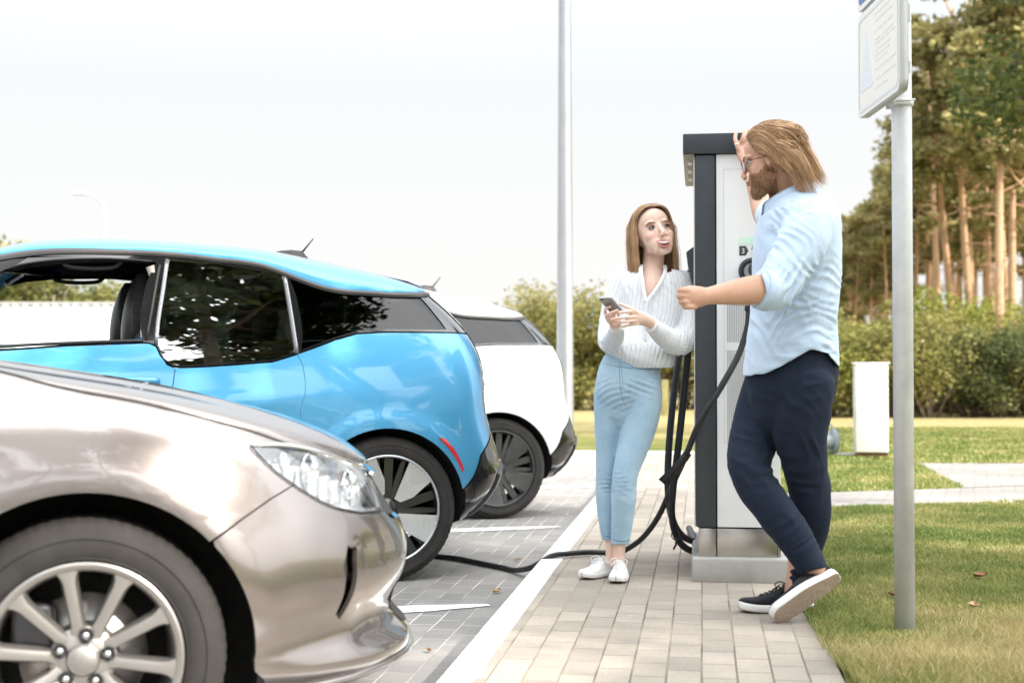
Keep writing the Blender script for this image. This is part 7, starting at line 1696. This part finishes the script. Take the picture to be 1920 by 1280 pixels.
    # ---- trousers
    b = MB(); limb(b, [(1486, 650, 5.42, 80, .145), (1487, 680, 5.42, 83, .155), (1484, 715, 5.42, 84, .16), (1480, 745, 5.42, 80, .155), (1476, 770, 5.42, 70, .135)], 32)
    NL = [(1510, 720, 5.34, 54, .095), (1501, 770, 5.34, 56, .093), (1500, 820, 5.34, 50, .086), (1508, 870, 5.35, 43, .076), (1517, 920, 5.37, 38.5, .070), (1520, 965, 5.39, 36, .066), (1514, 1010, 5.42, 31, .060), (1504, 1050, 5.44, 25, .055), (1495, 1088, 5.44, 22, .052), (1492, 1100, 5.44, 21, .05)]
    FL = [(1449, 720, 5.52, 53, .088), (1432, 765, 5.50, 51, .087), (1417, 810, 5.46, 47, .082), (1406, 850, 5.40, 43, .078), (1405, 880, 5.35, 39, .073), (1424, 920, 5.31, 38, .068), (1454, 960, 5.28, 37, .064), (1487, 1005, 5.26, 34, .060), (1512, 1045, 5.25, 29, .055), (1520, 1062, 5.25, 27, .052), (1524, 1074, 5.25, 26, .05)]
    limb(b, NL, 26); limb(b, FL, 26); me2 = fuse(b, .0065, 4)
    A = wpt
    folds(me2, [(A(1378, 860, 5.3), (.55, 0, 1), .050, .10, .004), (A(1440, 870, 5.3), (.1, 0, 1), .045, .09, .006), (A(1420, 800, 5.35), (.9, 0, .9), .07, .13, .004), (A(1520, 1035, 5.2), (-.5, 0, 1), .030, .06, .006), (A(1450, 945, 5.22), (.84, 0, .54), .06, .14, .005), (A(1525, 850, 5.27), (1, 0, .15), .07, .20, .005), (A(1495, 1075, 5.38), (0, 0, 1), .022, .06, .007), (A(1500, 985, 5.2), (-.5, 0, .8), .04, .10, .004), (A(1470, 740, 5.26), (.7, 0, .7), .05, .12, .004), (A(1535, 720, 5.25), (-.3, 0, 1), .045, .10, .004), (A(1525, 900, 5.28), (.3, 0, 1), .06, .12, .003), (A(1400, 720, 5.4), (.8, 0, .8), .04, .08, .004)], .0016, 30)
    cutmesh(me2, (proj(getv(me2))[1] > 640)); me2.materials.clear(); me2.materials.append(PANTS)
    pz = proj(getv(me2)); V2 = getv(me2); cutmesh(me2, ~((pz[1] > 1078 - (pz[0] - 1500) * .30) & (V2[:, 1] < 5.33)) & (pz[1] < 1099)); to = part(obj('trousers', me2)); md = to.modifiers.new('t', 'SOLIDIFY'); md.thickness = .004; md.offset = 0
    NS = pmat('trouser_seam', (.005, .010, .022), .9)
    dseam('side_seam', me2, [(1500, 700), (1502, 780), (1508, 850), (1520, 930), (1528, 1000)], .0012, NS); dseam('pocket_seam', me2, [(1492, 672), (1496, 690), (1500, 716)], .0022, NS); dseam('crease', me2, [(1400, 745), (1402, 800), (1393, 860)], .0010, NS)
    # ---- shirt
    b = MB(); TR = [(1488, 366, 5.445, 40, .075), (1493, 380, 5.44, 58, .13), (1498, 402, 5.44, 72, .19), (1498, 430, 5.43, 77, .21), (1495, 470, 5.43, 80, .205), (1494, 515, 5.43, 81, .19), (1490, 565, 5.42, 80, .175), (1487, 610, 5.42, 81, .168), (1485, 655, 5.42, 85, .178), (1484, 700, 5.42, 88, .185), (1484, 735, 5.42, 88, .18)]
    limb(b, TR, 36, 2.2)
    NS_ = [(1522, 412, 5.285, 47, .075), (1507, 450, 5.235, 48, .078), (1485, 492, 5.20, 46, .076), (1462, 530, 5.165, 42, .072), (1445, 545, 5.145, 39, .070), (1430, 543, 5.13, 36, .066)]
    FS_ = [(1488, 405, 5.60, 44, .075), (1466, 408, 5.72, 38, .068), (1449, 402, 5.82, 33, .062)]
    limb(b, NS_, 24); limb(b, FS_, 22); me = fuse(b, .0062, 4)
    folds(me, [(A(1478, 548, 5.12), (1, 0, -.6), 0.0315, .10, 0.0130), (A(1500, 560, 5.2), (.9, 0, -.75), 0.0360, .13, 0.0104), (A(1540, 600, 5.25), (-.2, 0, 1), 0.0405, .12, 0.0091), (A(1555, 560, 5.3), (.3, 0, 1), 0.0315, .10, 0.0091), (A(1470, 470, 5.13), (.8, 0, .6), 0.0315, .11, 0.0072), (A(1440, 440, 5.25), (1, 0, .1), 0.0270, .10, 0.0084), (A(1430, 610, 5.27), (.8, 0, .4), 0.0450, .14, 0.0052), (A(1500, 640, 5.24), (.25, 0, 1), 0.0540, .14, 0.0052), (A(1545, 430, 5.22), (.8, 0, .5), 0.0450, .12, 0.0039), (A(1450, 400, 5.3), (1, 0, .3), 0.0252, .08, 0.0078), (A(1550, 650, 5.3), (.4, 0, 1), 0.0360, .09, 0.0065), (A(1520, 500, 5.16), (.9, 0, .5), 0.0405, .10, 0.0059), (A(1448, 530, 5.08), (1, 0, -.1), 0.0225, .06, 0.0065)], .0022, 30)
    V = getv(me); px, py = proj(V); hem = np.interp(px, [1390, 1398, 1435, 1462, 1490, 1521, 1552, 1572, 1590], [706, 706, 702, 690, 674, 656, 663, 688, 692]); back = V[:, 1] > 5.46; hem = np.where(back, hem - 6, hem)
    fr = V[:, 1] < 5.40; neck = (py < 372 + (px - 1440) * -.18) & (px < 1530) & (V[:, 2] > 1.5) & (np.hypot(V[:, 0] - 1.045, V[:, 1] - 5.445) < .085)
    cutmesh(me, (py < hem) & ~neck & ~((px < 1434 - (py - 540) * -.30) & (V[:, 1] < 5.22) & (py > 490) & (py < 585) & (px < 1436)))
    me.materials.clear(); me.materials.append(SHIRT); sh_ = part(obj('shirt', me)); md = sh_.modifiers.new('t', 'SOLIDIFY'); md.thickness = .003; md.offset = 0
    dseam('yoke_seam', me, [(1560, 382), (1540, 376), (1515, 384), (1490, 404), (1478, 418)], .0014); dseam('armhole_seam', me, [(1478, 418), (1500, 405), (1530, 400), (1555, 420), (1562, 460), (1548, 510), (1520, 545)], .0013); dseam('placket', me, [(1418, 590), (1412, 620), (1408, 660), (1406, 700)], .0014); dseam('side_seam', me, [(1512, 560), (1520, 600), (1524, 652)], .0012)
    dseam('hem', me, [(1400, 700), (1435, 696), (1462, 685), (1490, 669), (1521, 651), (1550, 658)], .0013)
    for q in ((1412, 452), (1407, 505), (1403, 655)):
        P = drape(me, [q], .002)
        if P: b = MB(); b.lathe([(0, .0014), (.0045, .0014), (.0055, 0)], 14, M=Matrix.Translation(P[0]) @ Matrix.Rotation(R(90), 4, 'X')); part(b.build('button', pmat('shirt_button', (.72, .74, .76), .3)))
    # rolled cuff, collar
    b = MB(); a0, a1 = Vector(wpt(1443, 546, 5.14)), Vector(wpt(1424, 541, 5.12)); limb3(b, [a0, a0.lerp(a1, .12), a0.lerp(a1, .5), a0.lerp(a1, .92), a1], [.071, .076, .0755, .074, .069], [.067, .073, .0725, .071, .066], 28, cap0=False, cap1=False, sub=2); m3 = b.mesh('cuff'); smooth(m3); folds(m3, [], .0025, 45); m3.materials.append(SHIRT); o = part(obj('rolled_cuff', m3)); md = o.modifiers.new('t', 'SOLIDIFY'); md.thickness = .006
    b = MB(); a0, a1 = Vector(wpt(1452, 404, 5.81)), Vector(wpt(1442, 401, 5.855)); limb3(b, [a0, a0.lerp(a1, .5), a1], [.066, .070, .065], [.062, .066, .060], 24, cap0=False, cap1=False, sub=2); m3 = b.mesh('cuff'); smooth(m3); m3.materials.append(SHIRT); o = part(obj('rolled_cuff', m3)); md = o.modifiers.new('t', 'SOLIDIFY'); md.thickness = .006
    P = []; ca = Vector(wpt(1486, 366, 5.445)); tilt = Matrix.Rotation(R(-22), 3, 'Y')
    for g in np.linspace(R(-165), R(165), 40):      # open towards the chest (-x)
        x = math.cos(g) * .083; y = math.sin(g) * .078; op = max(0, (abs(math.degrees(g)) - 110) / 55); row = []
        for (k, z) in ((1.0, -.030), (.985, -.010), (.98, .018), (1.02, .027), (1.14, .020), (1.34 + .40 * op, -.020 - .045 * op)): row.append(tuple(ca + tilt @ Vector((x * k - .02 * op, y * k, z - .012 * op))))
        P.append(row)
    b = MB(); b.grid(P, flip=True); o = part(b.build('collar', SHIRT)); md = o.modifiers.new('t', 'SOLIDIFY'); md.thickness = .003
    # ---- shoes
    M4 = (SUEDE, SOLEW, SOLEB, LACEB)
    def shoe(O_, Qs, L, wd):
        so = make_shoe('sneaker', O_, Qs, L, M4, None, wd); sh = empty('sneaker', O_); sh.parent = rt; sh.matrix_parent_inverse = PI_
        for o in [so] + [q for q in bpy.data.objects if q.name.startswith('upper') and q.parent is None]: o.parent = sh; o.matrix_parent_inverse = Matrix.Translation(-Vector(O_))
    d = Vector((-.99, -.14, 0)); shoe(Vector((1.155, 5.475, HF + .0015)), frame(d, (0, 0, 1)), .295, 1.08)
    toe = Vector((.955, 5.17, HF + .012)); hl = Vector((1.205, 5.235, HF + .160)); f_ = (toe - hl).normalized(); Qs = frame(f_, Vector((-.30, .80, .52))); shoe(hl, Qs, .300, 1.10)
    return rt
man()
